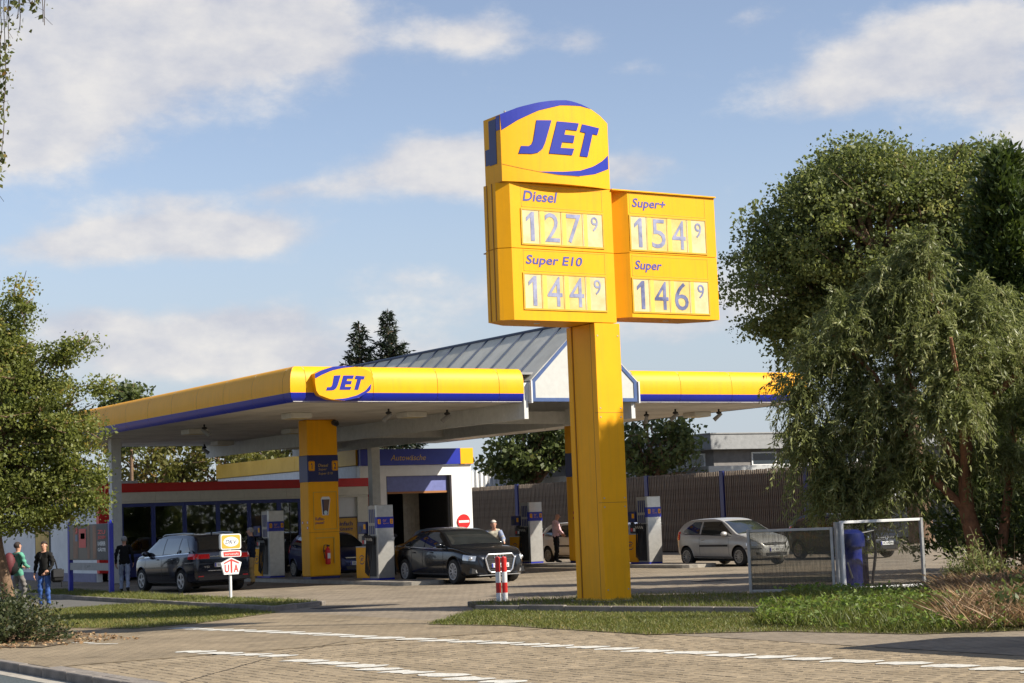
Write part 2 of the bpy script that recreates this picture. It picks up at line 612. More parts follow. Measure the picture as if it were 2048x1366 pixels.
# ================================================================== setting
def paving_mat(name, base, dark, bw=0.2, rh=0.165, mortar=0.006, stain=0.5, bump=0.35):
    m = bpy.data.materials.new(name)
    m.use_nodes = True
    t = m.node_tree
    b = t.nodes['Principled BSDF']
    b.inputs['Roughness'].default_value = 0.88
    b.inputs['Specular IOR Level'].default_value = 0.25
    tcn = t.nodes.new('ShaderNodeTexCoord')
    br = t.nodes.new('ShaderNodeTexBrick')
    br.inputs['Scale'].default_value = 1
    br.inputs['Brick Width'].default_value = bw
    br.inputs['Row Height'].default_value = rh
    br.inputs['Mortar Size'].default_value = mortar
    br.inputs['Mortar Smooth'].default_value = 0.2
    br.inputs['Color1'].default_value = (*[c * 0.92 for c in base], 1)
    br.inputs['Color2'].default_value = (*[c * 1.10 for c in base], 1)
    br.inputs['Mortar'].default_value = (*dark, 1)
    t.links.new(tcn.outputs['Object'], br.inputs['Vector'])
    n = t.nodes.new('ShaderNodeTexNoise')
    n.inputs['Scale'].default_value = 0.55
    n.inputs['Detail'].default_value = 9
    n.inputs['Roughness'].default_value = 0.68
    t.links.new(tcn.outputs['Object'], n.inputs['Vector'])
    r = t.nodes.new('ShaderNodeMapRange')
    r.inputs['From Min'].default_value = 0.32
    r.inputs['From Max'].default_value = 0.68
    r.inputs['To Min'].default_value = 1 - stain
    r.inputs['To Max'].default_value = 1.12
    t.links.new(n.outputs[0], r.inputs[0])
    n2 = t.nodes.new('ShaderNodeTexNoise')
    n2.inputs['Scale'].default_value = 14
    n2.inputs['Detail'].default_value = 6
    n2.inputs['Roughness'].default_value = 0.7
    t.links.new(tcn.outputs['Object'], n2.inputs['Vector'])
    r2 = t.nodes.new('ShaderNodeMapRange')
    r2.inputs['From Min'].default_value = 0.3
    r2.inputs['From Max'].default_value = 0.7
    r2.inputs['To Min'].default_value = 0.82
    r2.inputs['To Max'].default_value = 1.12
    t.links.new(n2.outputs[0], r2.inputs[0])
    # oil drips and rubber: dark blots with sharp-ish rims
    n3 = t.nodes.new('ShaderNodeTexNoise')
    n3.inputs['Scale'].default_value = 1.7
    n3.inputs['Detail'].default_value = 5
    n3.inputs['Roughness'].default_value = 0.5
    t.links.new(tcn.outputs['Object'], n3.inputs['Vector'])
    r3 = t.nodes.new('ShaderNodeMapRange')
    r3.inputs['From Min'].default_value = 0.60
    r3.inputs['From Max'].default_value = 0.70
    r3.inputs['To Min'].default_value = 1.0
    r3.inputs['To Max'].default_value = 0.62
    t.links.new(n3.outputs[0], r3.inputs[0])
    m0 = t.nodes.new('ShaderNodeMath')
    m0.operation = 'MULTIPLY'
    t.links.new(r.outputs[0], m0.inputs[0])
    t.links.new(r3.outputs[0], m0.inputs[1])
    mm = t.nodes.new('ShaderNodeMath')
    mm.operation = 'MULTIPLY'
    t.links.new(m0.outputs[0], mm.inputs[0])
    t.links.new(r2.outputs[0], mm.inputs[1])
    mx = t.nodes.new('ShaderNodeVectorMath')
    mx.operation = 'SCALE'
    t.links.new(br.outputs['Color'], mx.inputs[0])
    t.links.new(mm.outputs[0], mx.inputs['Scale'])
    t.links.new(mx.outputs[0], b.inputs['Base Color'])
    bp = t.nodes.new('ShaderNodeBump')
    bp.inputs['Strength'].default_value = bump
    bp.inputs['Distance'].default_value = 0.012
    ad = t.nodes.new('ShaderNodeMath')
    ad.operation = 'MULTIPLY_ADD'
    ad.inputs[1].default_value = -1.0
    t.links.new(br.outputs['Fac'], ad.inputs[0])
    t.links.new(n2.outputs[0], ad.inputs[2])
    t.links.new(ad.outputs[0], bp.inputs['Height'])
    t.links.new(bp.outputs[0], b.inputs['Normal'])
    MATS[name] = m
    return m


PAVE = paving_mat('forecourt_paving', (0.262, 0.216, 0.160), (0.12, 0.096, 0.07), stain=0.36)
PAVE2 = paving_mat('footpath_paving', (0.262, 0.207, 0.136), (0.108, 0.084, 0.054), stain=0.30)
PAVER = mat('paver_stone', (0.262, 0.207, 0.136), 0.88, var=0.28, scale=1.1, bump=0.5, bscale=30, spec=0.2, col2=(0.315, 0.251, 0.170))
SAND = mat('joint_sand', (0.12, 0.095, 0.07), 0.95, var=0.4, scale=9, bump=0.5)
ASPH = mat('asphalt', (0.060, 0.075, 0.078), 0.8, var=0.22, scale=30, bump=0.5, bscale=120, col2=(0.085, 0.10, 0.102))
EARTH = mat('earth', (0.12, 0.085, 0.055), 0.95, var=0.4, scale=2.2, bump=0.8, bscale=18, col2=(0.17, 0.13, 0.075))
LAWN = mat('lawn_soil', (0.10, 0.095, 0.035), 0.95, var=0.35, scale=1.6, bump=0.8, bscale=30, col2=(0.19, 0.15, 0.075))
LINEW = mat('line_white', (0.48, 0.46, 0.40), 0.8, var=0.2, scale=9, col2=(0.66, 0.64, 0.58), bump=0.4, bscale=40)
IRON = mat('cast_iron', (0.05, 0.04, 0.035), 0.7, var=0.3)

g = MB()
g.add([(-900, -900, -.17), (1500, -900, -.17), (1500, 1500, -.17), (-900, 1500, -.17)], [(0, 1, 2, 3)])
structure(g.build('ground', mat('rough_grass', (.045, .055, .020), .95, var=.4, scale=.6, bump=.6, col2=(.09, .085, .035))))
g = MB()
g.add([(-9, -250, -.118), (7.32, -250, -.118), (7.32, 400, -.118), (-9, 400, -.118)], [(0, 1, 2, 3)])
structure(g.build('road', ASPH))
# the paved forecourt
g = MB()
g.add([(15.4, 14, 0), (22, 14, 0), (36, 24, 0), (46, 36, 0), (60, 46, 0), (60, 110, 0), (15.4, 110, 0)], [(0, 1, 2, 3, 4, 5, 6)])
structure(g.build('forecourt', PAVE))
# foot and cycle path beside the road: a slab with kerb stones; stones laid singly nearest the camera
g = MB()
PX0, PX1, PY0, PY1 = 7.62, 15.4, 9.0, 23.6
g.box(7.45, 15.4, PY1, 260, -.16, 0)
g.box(7.45, 15.4, -120, PY0, -.16, 0)
path = structure(g.build('footpath', PAVE2))
g = MB()
g.box(7.45, 15.4, PY0, PY1, -.16, -.014)
g.build('joint_bed', SAND, path)
pw, pl, jt = 0.165, 0.2, 0.008
proto_pave = []
for kdx in range(4):
    bm = bmesh.new()
    bmesh.ops.create_cube(bm, size=1)
    for v in bm.verts:
        v.co = (v.co.x * (pw - jt), v.co.y * (pl - jt), v.co.z * 0.06 - 0.03)
        if v.co.z > -.03:
            v.co.z += random.uniform(-.0015, .0015)
    bmesh.ops.bevel(bm, geom=[e for e in bm.edges if all(v.co.z > -.02 for v in e.verts)], offset=.005, segments=1, affect='EDGES')
    bmesh.ops.delete(bm, geom=[f for f in bm.faces if f.normal.z < -.9], context='FACES')
    me = bpy.data.meshes.new('paver')
    bm.to_mesh(me)
    bm.free()
    me.materials.append(PAVER)
    proto_pave.append(me)
cells = []
nx = int((PX1 - PX0) / pw)
for i in range(nx):
    x = PX0 + (i + .5) * pw
    off = (i % 2) * pl / 2
    for j in range(int((PY1 - PY0) / pl) - 1):
        y = PY0 + off + (j + .5) * pl
        a = math.degrees(math.atan2(x, y))
        if 14 < a < 51:
            cells.append((x * sin(YAW) + y * cos(YAW), x, y))
cells.sort()
vis = [c for c in cells if c[0] > 17.25]
near = vis[:300]
nearset = set(near)
for d, x, y in near:
    o = bpy.data.objects.new('paver', proto_pave[random.randrange(4)])
    COL.objects.link(o)
    o.parent = path
    o.location = (x, y, random.uniform(-.003, .002))
    o.rotation_euler = (random.uniform(-.008, .008), random.uniform(-.008, .008), random.uniform(-.012, .012))
g = MB()
pv = [[v.co[:] for v in me.vertices] for me in proto_pave]
pf = [[tuple(p.vertices) for p in me.polygons] for me in proto_pave]
for c in cells:
    if c in nearset:
        continue
    k = random.randrange(4)
    dz = random.uniform(-.003, .002)
    tx, ty = random.uniform(-.008, .008), random.uniform(-.008, .008)
    g.add([(p[0] + c[1], p[1] + c[2], p[2] + dz + p[0] * tx + p[1] * ty) for p in pv[k]], pf[k])
o = g.build('paver_field', PAVER, path)
o['kind'] = 'stuff'
# strips left and right of the singly laid stones
g = MB()
g.box(7.45, PX0, PY0, PY1, -.014, -.001)
g.build('edge_course', CONCD, path)
# kerb stones along the road
kb = MB().bbox(-.07, .07, -.495, .495, -.16, 0, .012)
k0 = kb.build('kerb_stone', CONCD, path)
k0.location = (7.385, 12.0, .0)
for j in range(1, 46):
    c = k0.copy()
    COL.objects.link(c)
    c.location = (7.385, 12.0 + j, random.uniform(-.006, .004))
g = MB()
g.box(7.28, 7.45, -120, 11.5, -.16, .0)
g.box(7.28, 7.45, 57.5, 260, -.16, .0)
g.build('kerb', CONCD, path)
# light gutter strip beside the kerb
g = MB()
g.box(7.05, 7.30, -100, 200, -.14, -.113)
g.build('gutter', CONC, path)

# white stones of the two lane lines
marks = structure(bpy.data.objects.new('lane_line', None))
COL.objects.link(marks)
WORLD[marks.name] = Matrix()


def lane(pts, step, gaps=(), wid=0.13):
    pts = [Vector((p[0], p[1], 0)) for p in pts]
    seglen = [(pts[i + 1] - pts[i]).length for i in range(len(pts) - 1)]
    L = sum(seglen)

    def at(s):
        for i, q in enumerate(seglen):
            if s <= q or i == len(seglen) - 1:
                return pts[i].lerp(pts[i + 1], s / q), (pts[i + 1] - pts[i]).normalized()
            s -= q
    s = 0.0
    while s < L:
        ln = step * random.uniform(.8, 1.15)
        if not any(a < s < b_ for a, b_ in gaps):
            p, d = at(min(s, L))
            n = Vector((-d.y, d.x, 0))
            # ragged patch of paint over a few stones
            top, bot = [], []
            k = 7
            jog = random.uniform(-.05, .05)
            for i in range(k + 1):
                f = i / k
                q = p + d * (f * (ln - .11))
                e = wid * (0.62 + .5 * random.random()) * (0.5 if i in (0, k) else 1)
                sl = 0.16 * (f - .5) + jog + .05 * (random.random() - .5)
                top.append(q + n * (e / 2 + sl) + Vector((0, 0, .0055)))
                bot.append(q + n * (-e / 2 + sl) + Vector((0, 0, .0055)))
            b = MB()
            b.add(top + bot, [(i, k + 1 + i, k + 2 + i, i + 1) for i in range(k)])
            b.build('marking_stone', LINEW, marks)
        s += ln


lane([(14.30, 11.6), (14.13, 12.94), (13.69, 16.74), (13.16, 21.2), (12.66, 25.14), (12.29, 28.11), (11.9, 30.2)], 0.66, [(16.7, 17.1)], .42)
lane([(10.02, 13.0), (10.08, 16.32), (10.06, 21.43), (10.12, 22.18), (9.78, 24.41)], 0.66, [(8.05, 8.95)], .42)
lane([(9.55, 27.2), (9.30, 28.4)], 0.6, (), .13)

# dark lines across the path: paving seams and painted-in shadow stripes
SEAM = mat('seam', (0.055, 0.042, 0.03), 0.95, var=0.3)


def seam(pts, w=.018):
    b = MB()
    vs = []
    fine = []
    for i in range(len(pts) - 1):
        a, c = Vector((*pts[i], .0035)), Vector((*pts[i + 1], .0035))
        for k in range(14):
            q = a.lerp(c, k / 14)
            fine.append(q + Vector((random.uniform(-.01, .01), random.uniform(-.012, .012), 0)))
    for i, q in enumerate(fine):
        d = (fine[min(i + 1, len(fine) - 1)] - fine[max(0, i - 1)]).normalized()
        n = Vector((-d.y, d.x, 0)) * w * random.uniform(.4, 1)
        vs += [q + n, q - n]
    b.add(vs, [(2 * i, 2 * i + 1, 2 * i + 3, 2 * i + 2) for i in range(len(fine) - 1)])
    return b.build('seam', SEAM, path)


seam([(9.02, 18.07), (12.43, 16.54), (14.1, 15.47), (15.4, 14.85)], .012)  # thin shadow of an overhead wire, painted as a dark line
seam([(7.71, 19.63), (10.28, 22.51), (12.23, 24.29)], .016)
seam([(15.2, 26.1), (13.2, 27.7), (11.4, 29.9)], .012)  # dark line painted along the mast's shadow stripe


def patch(name, poly, z, m, h=None):
    b = MB()
    if h:
        b.prism(poly, z - h, z, 'z')
    else:
        b.add([(p[0], p[1], z) for p in poly], fan(poly))
    return structure(b.build(name, m))


LAWN_L = [(10.6, 33.2), (11.3, 31.0), (12.6, 31.3), (15.15, 33.3), (15.22, 40.6), (14.6, 41.2), (11.0, 40.4)]
LAWN_R = [(14.75, 26.4), (15.25, 24.8), (15.2, 20.8), (16.55, 19.6), (17.1, 17.4), (18.3, 16.6), (19.1, 22.9), (17.35, 29.2)]
BED_L = [(15.36, 33.9), (16.9, 35.0), (16.95, 52.5), (15.36, 52.5)]
BED_R = [(17.5, 29.3), (19.28, 22.9), (18.6, 16.6), (19.6, 12.5), (34, 10), (34, 26), (24.6, 25.3), (22.2, 27.5), (20.6, 29.4), (19.6, 30.2), (18.2, 30.9)]
patch('lawn', LAWN_L, .009, LAWN)
patch('lawn', LAWN_R, .009, LAWN)
patch('verge', BED_L, .085, LAWN, .1)
patch('verge', BED_R, .085, EARTH, .1)
# worn earth at the foot of the bush
patch('verge', [(7.75, 29.2), (8.6, 27.6), (9.6, 28.6), (10.4, 30.6), (10.2, 33.5), (8.4, 35)], .012, EARTH)
# path of asphalt behind the lawn on the left
patch('side_path', [(7.5, 41.5), (15.3, 41.5), (15.3, 62), (7.5, 62)], .006, mat('path_asphalt', (0.10, 0.095, 0.085), .9, var=.2, scale=3, bump=.3))


def kerb_run(a, b, n, h, parent_name, w=.1):
    a, b = Vector((*a, 0)), Vector((*b, 0))
    d = (b - a)
    L = d.length / n
    rot = math.atan2(d.y, d.x)
    root = structure(bpy.data.objects.new(parent_name, None))
    COL.objects.link(root)
    WORLD[root.name] = Matrix()
    first = None
    for i in range(n):
        p = a + d * ((i + .5) / n)
        if first is None:
            first = MB().bbox(-L / 2 + .004, L / 2 - .004, -w / 2, w / 2, -.1, h, .012).build('kerb_stone', CONCD, root)
            o = first
        else:
            o = first.copy()
            COL.objects.link(o)
        o.location = (p.x, p.y, random.uniform(-.008, .008))
        o.rotation_euler = (0, 0, rot + random.uniform(-.006, .006))
    return root


kerb_run((15.28, 33.9), (15.28, 52.5), 18, .11, 'bed_kerb')
kerb_run((15.3, 33.85), (16.9, 35.0), 2, .11, 'bed_kerb')
kerb_run((17.40, 29.25), (19.2, 22.9), 6, .115, 'bed_kerb')
kerb_run((18.2, 30.95), (20.6, 29.45), 3, .10, 'bed_kerb')
kerb_run((20.6, 29.45), (24.8, 25.3), 6, .10, 'bed_kerb')
kerb_run((17.02, 35.0), (17.02, 52.5), 17, .10, 'bed_kerb')

for i, (x, y, lx, ly, lab) in enumerate([(16.6, 33.7, .9, .5, 'dark iron drain grating in the paving left of the red and white bollards'),
                                         (22.3, 31.0, 1.0, .55, 'dark iron drain cover in the paving right of the yellow sign column'),
                                         (20.3, 32.9, .7, .45, 'small dark drain cover in the paving behind the striped bollards'),
                                         (27.2, 34.6, 1.0, .5, 'dark drain cover in the paving in front of the silver hatchback')]):
    t = thing('drain_cover', lab, 'drain cover', (x, y, 0), 'drain covers in the forecourt')
    MB().box(x - lx / 2, x + lx / 2, y - ly / 2, y + ly / 2, -.02, .005).build('frame', CONCD, t)
    b = MB()
    for k in range(9):
        yy = y - ly / 2 + .04 + k * (ly - .08) / 8
        b.box(x - lx / 2 + .04, x + lx / 2 - .04, yy - .014, yy + .014, .004, .012)
    b.build('grate', IRON, t)
# ================================================================== price sign pylon
GL_J = [(18.168, 9.129), (18.491, 9.15), (18.329, 8.701), (18.266, 8.584), (18.173, 8.513), (18.049, 8.483), (17.777, 8.476), (17.831, 8.62), (17.982, 8.624), (18.045, 8.664), (18.085, 8.744)]
GL_E = [(18.615, 9.14), (19.126, 9.148), (19.068, 9.001), (18.804, 9.0), (18.77, 8.898), (19.013, 8.9), (18.972, 8.755), (18.713, 8.752), (18.674, 8.636), (18.988, 8.646), (18.931, 8.515), (18.411, 8.511)]
GL_T = [(19.21, 9.141), (19.648, 9.113), (19.589, 8.972), (19.466, 8.98), (19.31, 8.515), (19.12, 8.515), (19.279, 8.982), (19.152, 8.99)]
UL_O = [(17.443, 9.206), (17.804, 9.356), (18.217, 9.475), (18.551, 9.54), (18.886, 9.575), (19.179, 9.538), (19.452, 9.466)]
UL_I = [(17.462, 8.906), (17.793, 9.115), (18.21, 9.316), (18.713, 9.46), (19.177, 9.495)]
LR_O = [(18.176, 8.151), (18.607, 8.118), (19.109, 8.128), (19.494, 8.201), (19.866, 8.341)]
LR_I = [(18.735, 8.183), (19.115, 8.234), (19.459, 8.348), (19.723, 8.492), (19.867, 8.61)]
HEAD_TOP = [(17.443, 9.206), (17.804, 9.356), (18.217, 9.475), (18.551, 9.54), (18.886, 9.575), (19.179, 9.538), (19.452, 9.466), (19.725, 9.353), (19.875, 9.239)]
YF, YB = 27.84, 28.80
pyl = thing('price_sign_pylon', 'tall yellow fuel price pylon with blue logo head standing on the grass verge', 'price sign', (19.6, 28.3, 0))
GRV = mat('groove', (0.30, 0.12, 0.01), .7, var=.1)
# column: front and back shells with a recessed web between them
MB().bbox(19.38, 19.97, YF, YF + .15, .02, 5.34, .006).build('column_front', YEL, pyl)
MB().bbox(19.38, 19.97, YB - .15, YB, .02, 5.34, .006).build('column_back', YEL, pyl)
MB().box(19.402, 19.948, YF + .155, YB - .155, .02, 5.34).build('column_web', YEL, pyl)
b = MB()
for y in (YF + .165, YB - .165):
    b.box(19.392, 19.405, y - .012, y + .012, .02, 5.34)
b.build('groove', GRV, pyl)
MB().box(19.27, 20.08, YF - .11, YB + .11, -.05, .10).build('foot', CONC, pyl)
MB().box(19.36, 19.99, YF - .02, YB + .02, .10, .135).build('base_flange', YELD, pyl)
b = MB()
for x in (19.44, 19.91):
    for z in (.30, 1.85, 2.02, 3.55, 3.72, 5.1):
        b.disc((x, YF - .002, z), .014, 'y', .010, 10)
b.build('bolt', ALU, pyl)
for z in (1.935, 3.635):
    MB().box(19.378, 19.972, YF - .0015, YF + .10, z - .004, z + .004).build('joint', GRV, pyl)


def panel(x0, x1, z0, z1, chl, chr_, name, m, yf=YF, yb=YB, endl=(28.0, 28.42), endr=None, bev=.006):
    pts = []
    er = endr or (yf, yb)
    pts = [(x0 + chl, yf), (x1 - chr_, yf)]
    if chr_ > 0:
        pts.append((x1, er[0]))
    pts.append((x1, er[1]))
    if er[1] < yb:
        pts.append((x1 - .45, yb))
    if endl[1] < yb:
        pts.append((x0 + .55, yb))
    else:
        pts.append((x0, yb))
    if endl[1] < yb:
        pts.append((x0, endl[1]))
    if endl[0] > yf:
        pts.append((x0, endl[0]))
    return MB().prism(pts, z0, z1, 'z').build(name, m, pyl)


# two price boxes left, two right; a shadow gap of 12 mm between them
P_LOW = panel(17.38, 19.905, 5.355, 6.695, .21, 0, 'price_box', YEL)
P_UPR = panel(17.38, 19.905, 6.707, 7.935, .21, 0, 'price_box', YEL)
P_SL = panel(19.915, 22.42, 5.475, 6.722, .37, 0, 'price_box', YEL, yb=28.62, endl=(28.12, 28.62), endr=(27.84, 28.2))
P_SU = panel(19.915, 22.42, 6.734, 7.93, .37, 0, 'price_box', YEL, yb=28.62, endl=(28.12, 28.62), endr=(27.84, 28.2))
MB().box(17.5, 19.88, 28.1, 28.7, 6.69, 6.71).build('joint', GRV, pyl)
MB().box(20.0, 22.2, 28.15, 28.6, 6.72, 6.736).build('joint', GRV, pyl)
MB().box(19.9, 22.44, 27.80, 28.66, 7.93, 7.955).build('cover_strip', YEL, pyl)
# vertical grooves in the left end
b = MB()
for y in (28.12, 28.30):
    b.box(17.372, 17.385, y - .014, y + .014, 5.36, 7.93)
b.build('groove', GRV, pyl)
MB().disc((18.35, 28.25, 5.35), .06, 'z', .012).build('downlight', WHT, pyl)
MB().disc((21.35, 28.2, 5.47), .06, 'z', .012).build('downlight', WHT, pyl)


def pricebox(box, x0, x1, z0, z1, name_s, nx0, nx1, nz0, nz1, digits, frx, darkness):
    """window with four flip strips, the name above it on a raised rectangle"""
    hb = MB()
    # raised name plate outline
    pz0, pz1 = z1 + .06, nz1 + .09
    for (a, c, d, e) in ((x0 - .0, x1 + .02, pz0, pz0 + .008), (x0 - .0, x1 + .02, pz1 - .008, pz1), (x0 - .0, x0 + .008, pz0, pz1), (x1 + .012, x1 + .02, pz0, pz1)):
        hb.box(a, c, YF - .004, YF + .01, d, e)
    hb.build('name_plate', YELD, box)
    text('name', name_s, nx0, nx1, nz0, nz1, onY(YF - .006), mat('name_blue', (0.05, 0.06, 0.30), .5), box, shear=.22, bold=.018)
    fr = MB()
    for (a, c, d, e) in ((x0 - .03, x1 + .03, z0 - .03, z0), (x0 - .03, x1 + .03, z1, z1 + .03), (x0 - .03, x0, z0, z1), (x1, x1 + .03, z0, z1)):
        fr.box(a, c, YF - .016, YF + .02, d, e)
    fr.build('display_frame', mat('frame_yellow', (0.66, 0.36, .02), .4), box)
    n = 4
    cx = [x0 + (x1 - x0) * q for q in (0, .205, .475, .745, 1.0)]
    for i in range(n):
        a, c = cx[i], cx[i + 1]
        st = MB()
        st.box(a + .006, c - .006, YF - .008, YF + .01, z0, z1)
        s_ = st.build('flip_strip', PALE2 if i in (0, 3) else PALE, box)
        if i != 0:
            MB().box(a + .03, a + .03 + (c - a) * .18, YF - .010, YF, z0, z1).build('strip_edge', mat('strip_yellow', (0.80, 0.52, .08), .5), s_)
        if i < 3:
            w = (c - a)
            gx0, gx1 = (a + .04, a + w * .86) if i == 0 else (a + w * .25, a + w * .93)
            text('digit', digits[i], gx0, gx1, z0 + .05, z1 - .03, onY(YF - .013), darkness, s_, bold=.0)
        else:
            text('digit', digits[i], a + .20, a + .36, z0 + .30, z1 - .05, onY(YF - .013), darkness, s_, bold=.0)


DIG2 = mat('digit_blue_dark', (0.06, 0.08, 0.24), 0.6, var=0.4, scale=4, col2=(0.22, 0.24, 0.42))
pricebox(P_UPR, 17.84, 19.66, 6.80, 7.43, 'Diesel', 17.87, 18.65, 7.60, 7.80, '1279', 0, DIG)
pricebox(P_LOW, 17.84, 19.67, 5.58, 6.22, 'Super E10', 17.87, 19.18, 6.36, 6.585, '1449', 0, DIG)
pricebox(P_SU, 20.33, 22.16, 6.80, 7.45, 'Super+', 20.37, 21.22, 7.58, 7.81, '1549', 0, DIG)
pricebox(P_SL, 20.33, 22.16, 5.59, 6.22, 'Super', 20.37, 21.06, 6.36, 6.59, '1469', 0, DIG2)


# head with a bowed front
def hy(x, z=0):
    t = (x - 18.66) / 1.22
    return 27.845 - .15 * max(0, 1 - t * t)


def head_top(x):
    xs = [p[0] for p in HEAD_TOP]
    zs = [p[1] for p in HEAD_TOP]
    return float(np.interp(x, xs, zs))


xs = np.linspace(17.443, 19.89, 25)
zb = 7.945
hb = MB()
vs, fs = [], []
nrow = 7
for i, x in enumerate(xs):
    zt = head_top(x)
    for k in range(nrow):
        z = zb + (zt - zb) * k / (nrow - 1)
        vs.append((x, hy(x), z))
for i in range(len(xs) - 1):
    for k in range(nrow - 1):
        a = i * nrow + k
        fs.append((a, a + nrow, a + nrow + 1, a + 1))
hb.add(vs, fs)
front = len(vs)
# sides, back, top and bottom
bk = 28.44
vs2, fs2 = [], []
for i, x in enumerate(xs):
    vs2 += [(x, hy(x), zb), (x, hy(x), head_top(x)), (x, bk, zb), (x, bk, head_top(x))]
for i in range(len(xs) - 1):
    a, c = 4 * i, 4 * i + 4
    fs2 += [(a, a + 2, c + 2, c), (a + 1, c + 1, c + 3, a + 3), (a + 2, a + 3, c + 3, c + 2)]
e = 4 * (len(xs) - 1)
fs2 += [(0, 1, 3, 2), (e, e + 2, e + 3, e + 1)]
hb.add(vs2, fs2)
head = hb.build('logo_head', YEL, pyl)


def on_head(off):
    return lambda a, z: (a, hy(a) - off, z)


def band(name, outer, inner, off, m, parent, fn):
    """strip between two curves, densified so that it follows the bowed face"""
    def dens(c, n=18):
        c = np.array(c)
        s = np.concatenate([[0], np.cumsum(np.hypot(*np.diff(c, axis=0).T))])
        t = np.linspace(0, s[-1], n)
        return list(zip(np.interp(t, s, c[:, 0]), np.interp(t, s, c[:, 1])))
    o, i_ = dens(outer), dens(inner)
    b = MB()
    n = len(o)
    b.add([fn(*p) for p in o] + [fn(*p) for p in i_], [(k, n + k, n + k + 1, k + 1) for k in range(n - 1)])
    return b.build(name, m, parent)


band('blue_arc', UL_O, UL_I + [(19.452, 9.466)], .005, BLU, head, on_head(.005))
band('blue_arc', LR_O, [(18.176, 8.151)] + LR_I, .005, BLU, head, on_head(.005))
# curved seam under the oval
cur = [(17.45, 8.27), (17.8, 8.205), (18.2, 8.15), (18.6, 8.115), (19.1, 8.122)]
band('seam_line', [(p[0], p[1]) for p in cur], [(p[0], p[1] - .008) for p in cur], .004, GRV, head, on_head(.004))
for nm, gpoly in (('letter_j', GL_J), ('letter_e', GL_E), ('letter_t', GL_T)):
    b = MB()
    n = len(gpoly)
    tris = [[gpoly[i] for i in q] for q in fan(gpoly)]
    for rep in range(3):
        nt_ = []
        for a, c, d in tris:
            m1, m2, m3_ = [((p[0] + q[0]) / 2, (p[1] + q[1]) / 2) for p, q in ((a, c), (c, d), (d, a))]
            nt_ += [(a, m1, m3_), (m1, c, m2), (m3_, m2, d), (m1, m2, m3_)]
        tris = nt_
    for q in tris:
        b.add([on_head(.014)(*p) for p in q], [(0, 1, 2)])
    b.add([on_head(.014)(*p) for p in gpoly] + [on_head(.0)(*p) for p in gpoly], [(i, (i + 1) % n, n + (i + 1) % n, n + i) for i in range(n)])
    b.build('letter', BLU, head)
# left end of the head: blue recessed band wrapped round, yellow edges
MB().box(17.434, 17.444, 28.0, 28.25, 8.30, 9.15).build('side_band', BLUD, head)
MB().box(17.434, 17.446, 27.86, 27.99, 8.92, 9.19).build('side_band', BLU, head)
MB().box(17.434, 17.446, 28.25, 28.40, 8.32, 8.62).build('side_band', BLUD, head)
for i in range(2):
    MB().ellip((17.62 + i * 1.35, 27.95, head_top(17.62 + i * 1.35) + .012), (.022, .022, .03), 8, 5).build('lifting_bolt', ALU, head)
MB().box(17.44, 19.9, 27.9, 28.4, 7.933, 7.946).build('joint', GRV, pyl)
# ================================================================== forecourt canopy
XC, YC, XR_, YBK = 19.27, 41.21, 36.48, 64.0
can = thing('fuel_canopy', 'large filling station canopy with rounded yellow and blue fascia and raised glazed gable', 'canopy', (28, 50, 0))
PROF = [(-.13, 4.822), (-.02, 4.93), (0.0, 5.06), (.012, 5.2), (.0, 5.42), (-.05, 5.58), (-.14, 5.70), (-.26, 5.752)]   # outward offset, height
GAPM = mat('joint_dark', (0.10, 0.06, 0.01), .7)


def fascia(p0, p1, out, ends, name='fascia_panel', mi=(0.62, ), j=.006):
    """one cladding sheet between p0 and p1 (ground points), bulging towards 'out'; ends give mitre factors"""
    d = (Vector(p1) - Vector(p0)).normalized()
    o = Vector(out)
    b = MB()
    n = len(PROF)
    for (k0, k1, m_) in ((0, 2, 1), (2, n - 1, 0)):
        vs, fs = [], []
        for k in range(k0, k1 + 1):
            off, z = PROF[k]
            a = Vector(p0) + o * off - d * (off * ends[0]) + d * j
            c = Vector(p1) + o * off + d * (off * ends[1]) - d * j
            vs += [(a.x, a.y, z), (c.x, c.y, z)]
        for k in range(k1 - k0):
            fs.append((2 * k, 2 * k + 1, 2 * k + 3, 2 * k + 2))
        b.add(vs, fs, m_)
    f = b.build(name, [YEL, BLU], can, smooth=True)
    return f


def run(xs, fixed, axis, out, e0, e1):
    for i in range(len(xs) - 1):
        p0 = (xs[i], fixed, 0) if axis == 'x' else (fixed, xs[i], 0)
        p1 = (xs[i + 1], fixed, 0) if axis == 'x' else (fixed, xs[i + 1], 0)
        fascia(p0, p1, out, (e0 if i == 0 else 0, e1 if i == len(xs) - 2 else 0))


# front, interrupted by the gable; then sides and back
run([XC, 19.71, 21.63, 23.55, 25.47, 26.26], YC, 'x', (0, -1, 0), 1, 0)
run([29.98, 31.63, 33.52, 35.40, XR_], YC, 'x', (0, -1, 0), 0, 1)
ysd = [YBK, 62.4] + [YC + .44 + 1.92 * k for k in range(10, -1, -1)] + [YC]
run(ysd, XC, 'y', (-1, 0, 0), 1, 1)
run(ysd[::-1], XR_, 'y', (1, 0, 0), 1, 1)
run([XR_, 34, 32, 30, 28, 26, 24, 22, XC], YBK, 'x', (0, 1, 0), 1, 1)
# dark backing that shows in the joints, and the roof deck
MB().box(XC + .16, XR_ - .16, YC + .16, YBK - .16, 5.60, 5.66).build('roof_deck', GREY, can)
bk_ = MB()
bk_.box(XC + .02, 26.2, YC + .02, YC + .05, 4.95, 5.38)
bk_.box(30.02, XR_ - .02, YC + .02, YC + .05, 4.95, 5.38)
bk_.box(XC + .02, XC + .05, YC + .05, YBK - .02, 4.95, 5.38)
bk_.box(XR_ - .05, XR_ - .02, YC + .05, YBK - .02, 4.95, 5.38)
bk_.build('fascia_backing', GAPM, can)


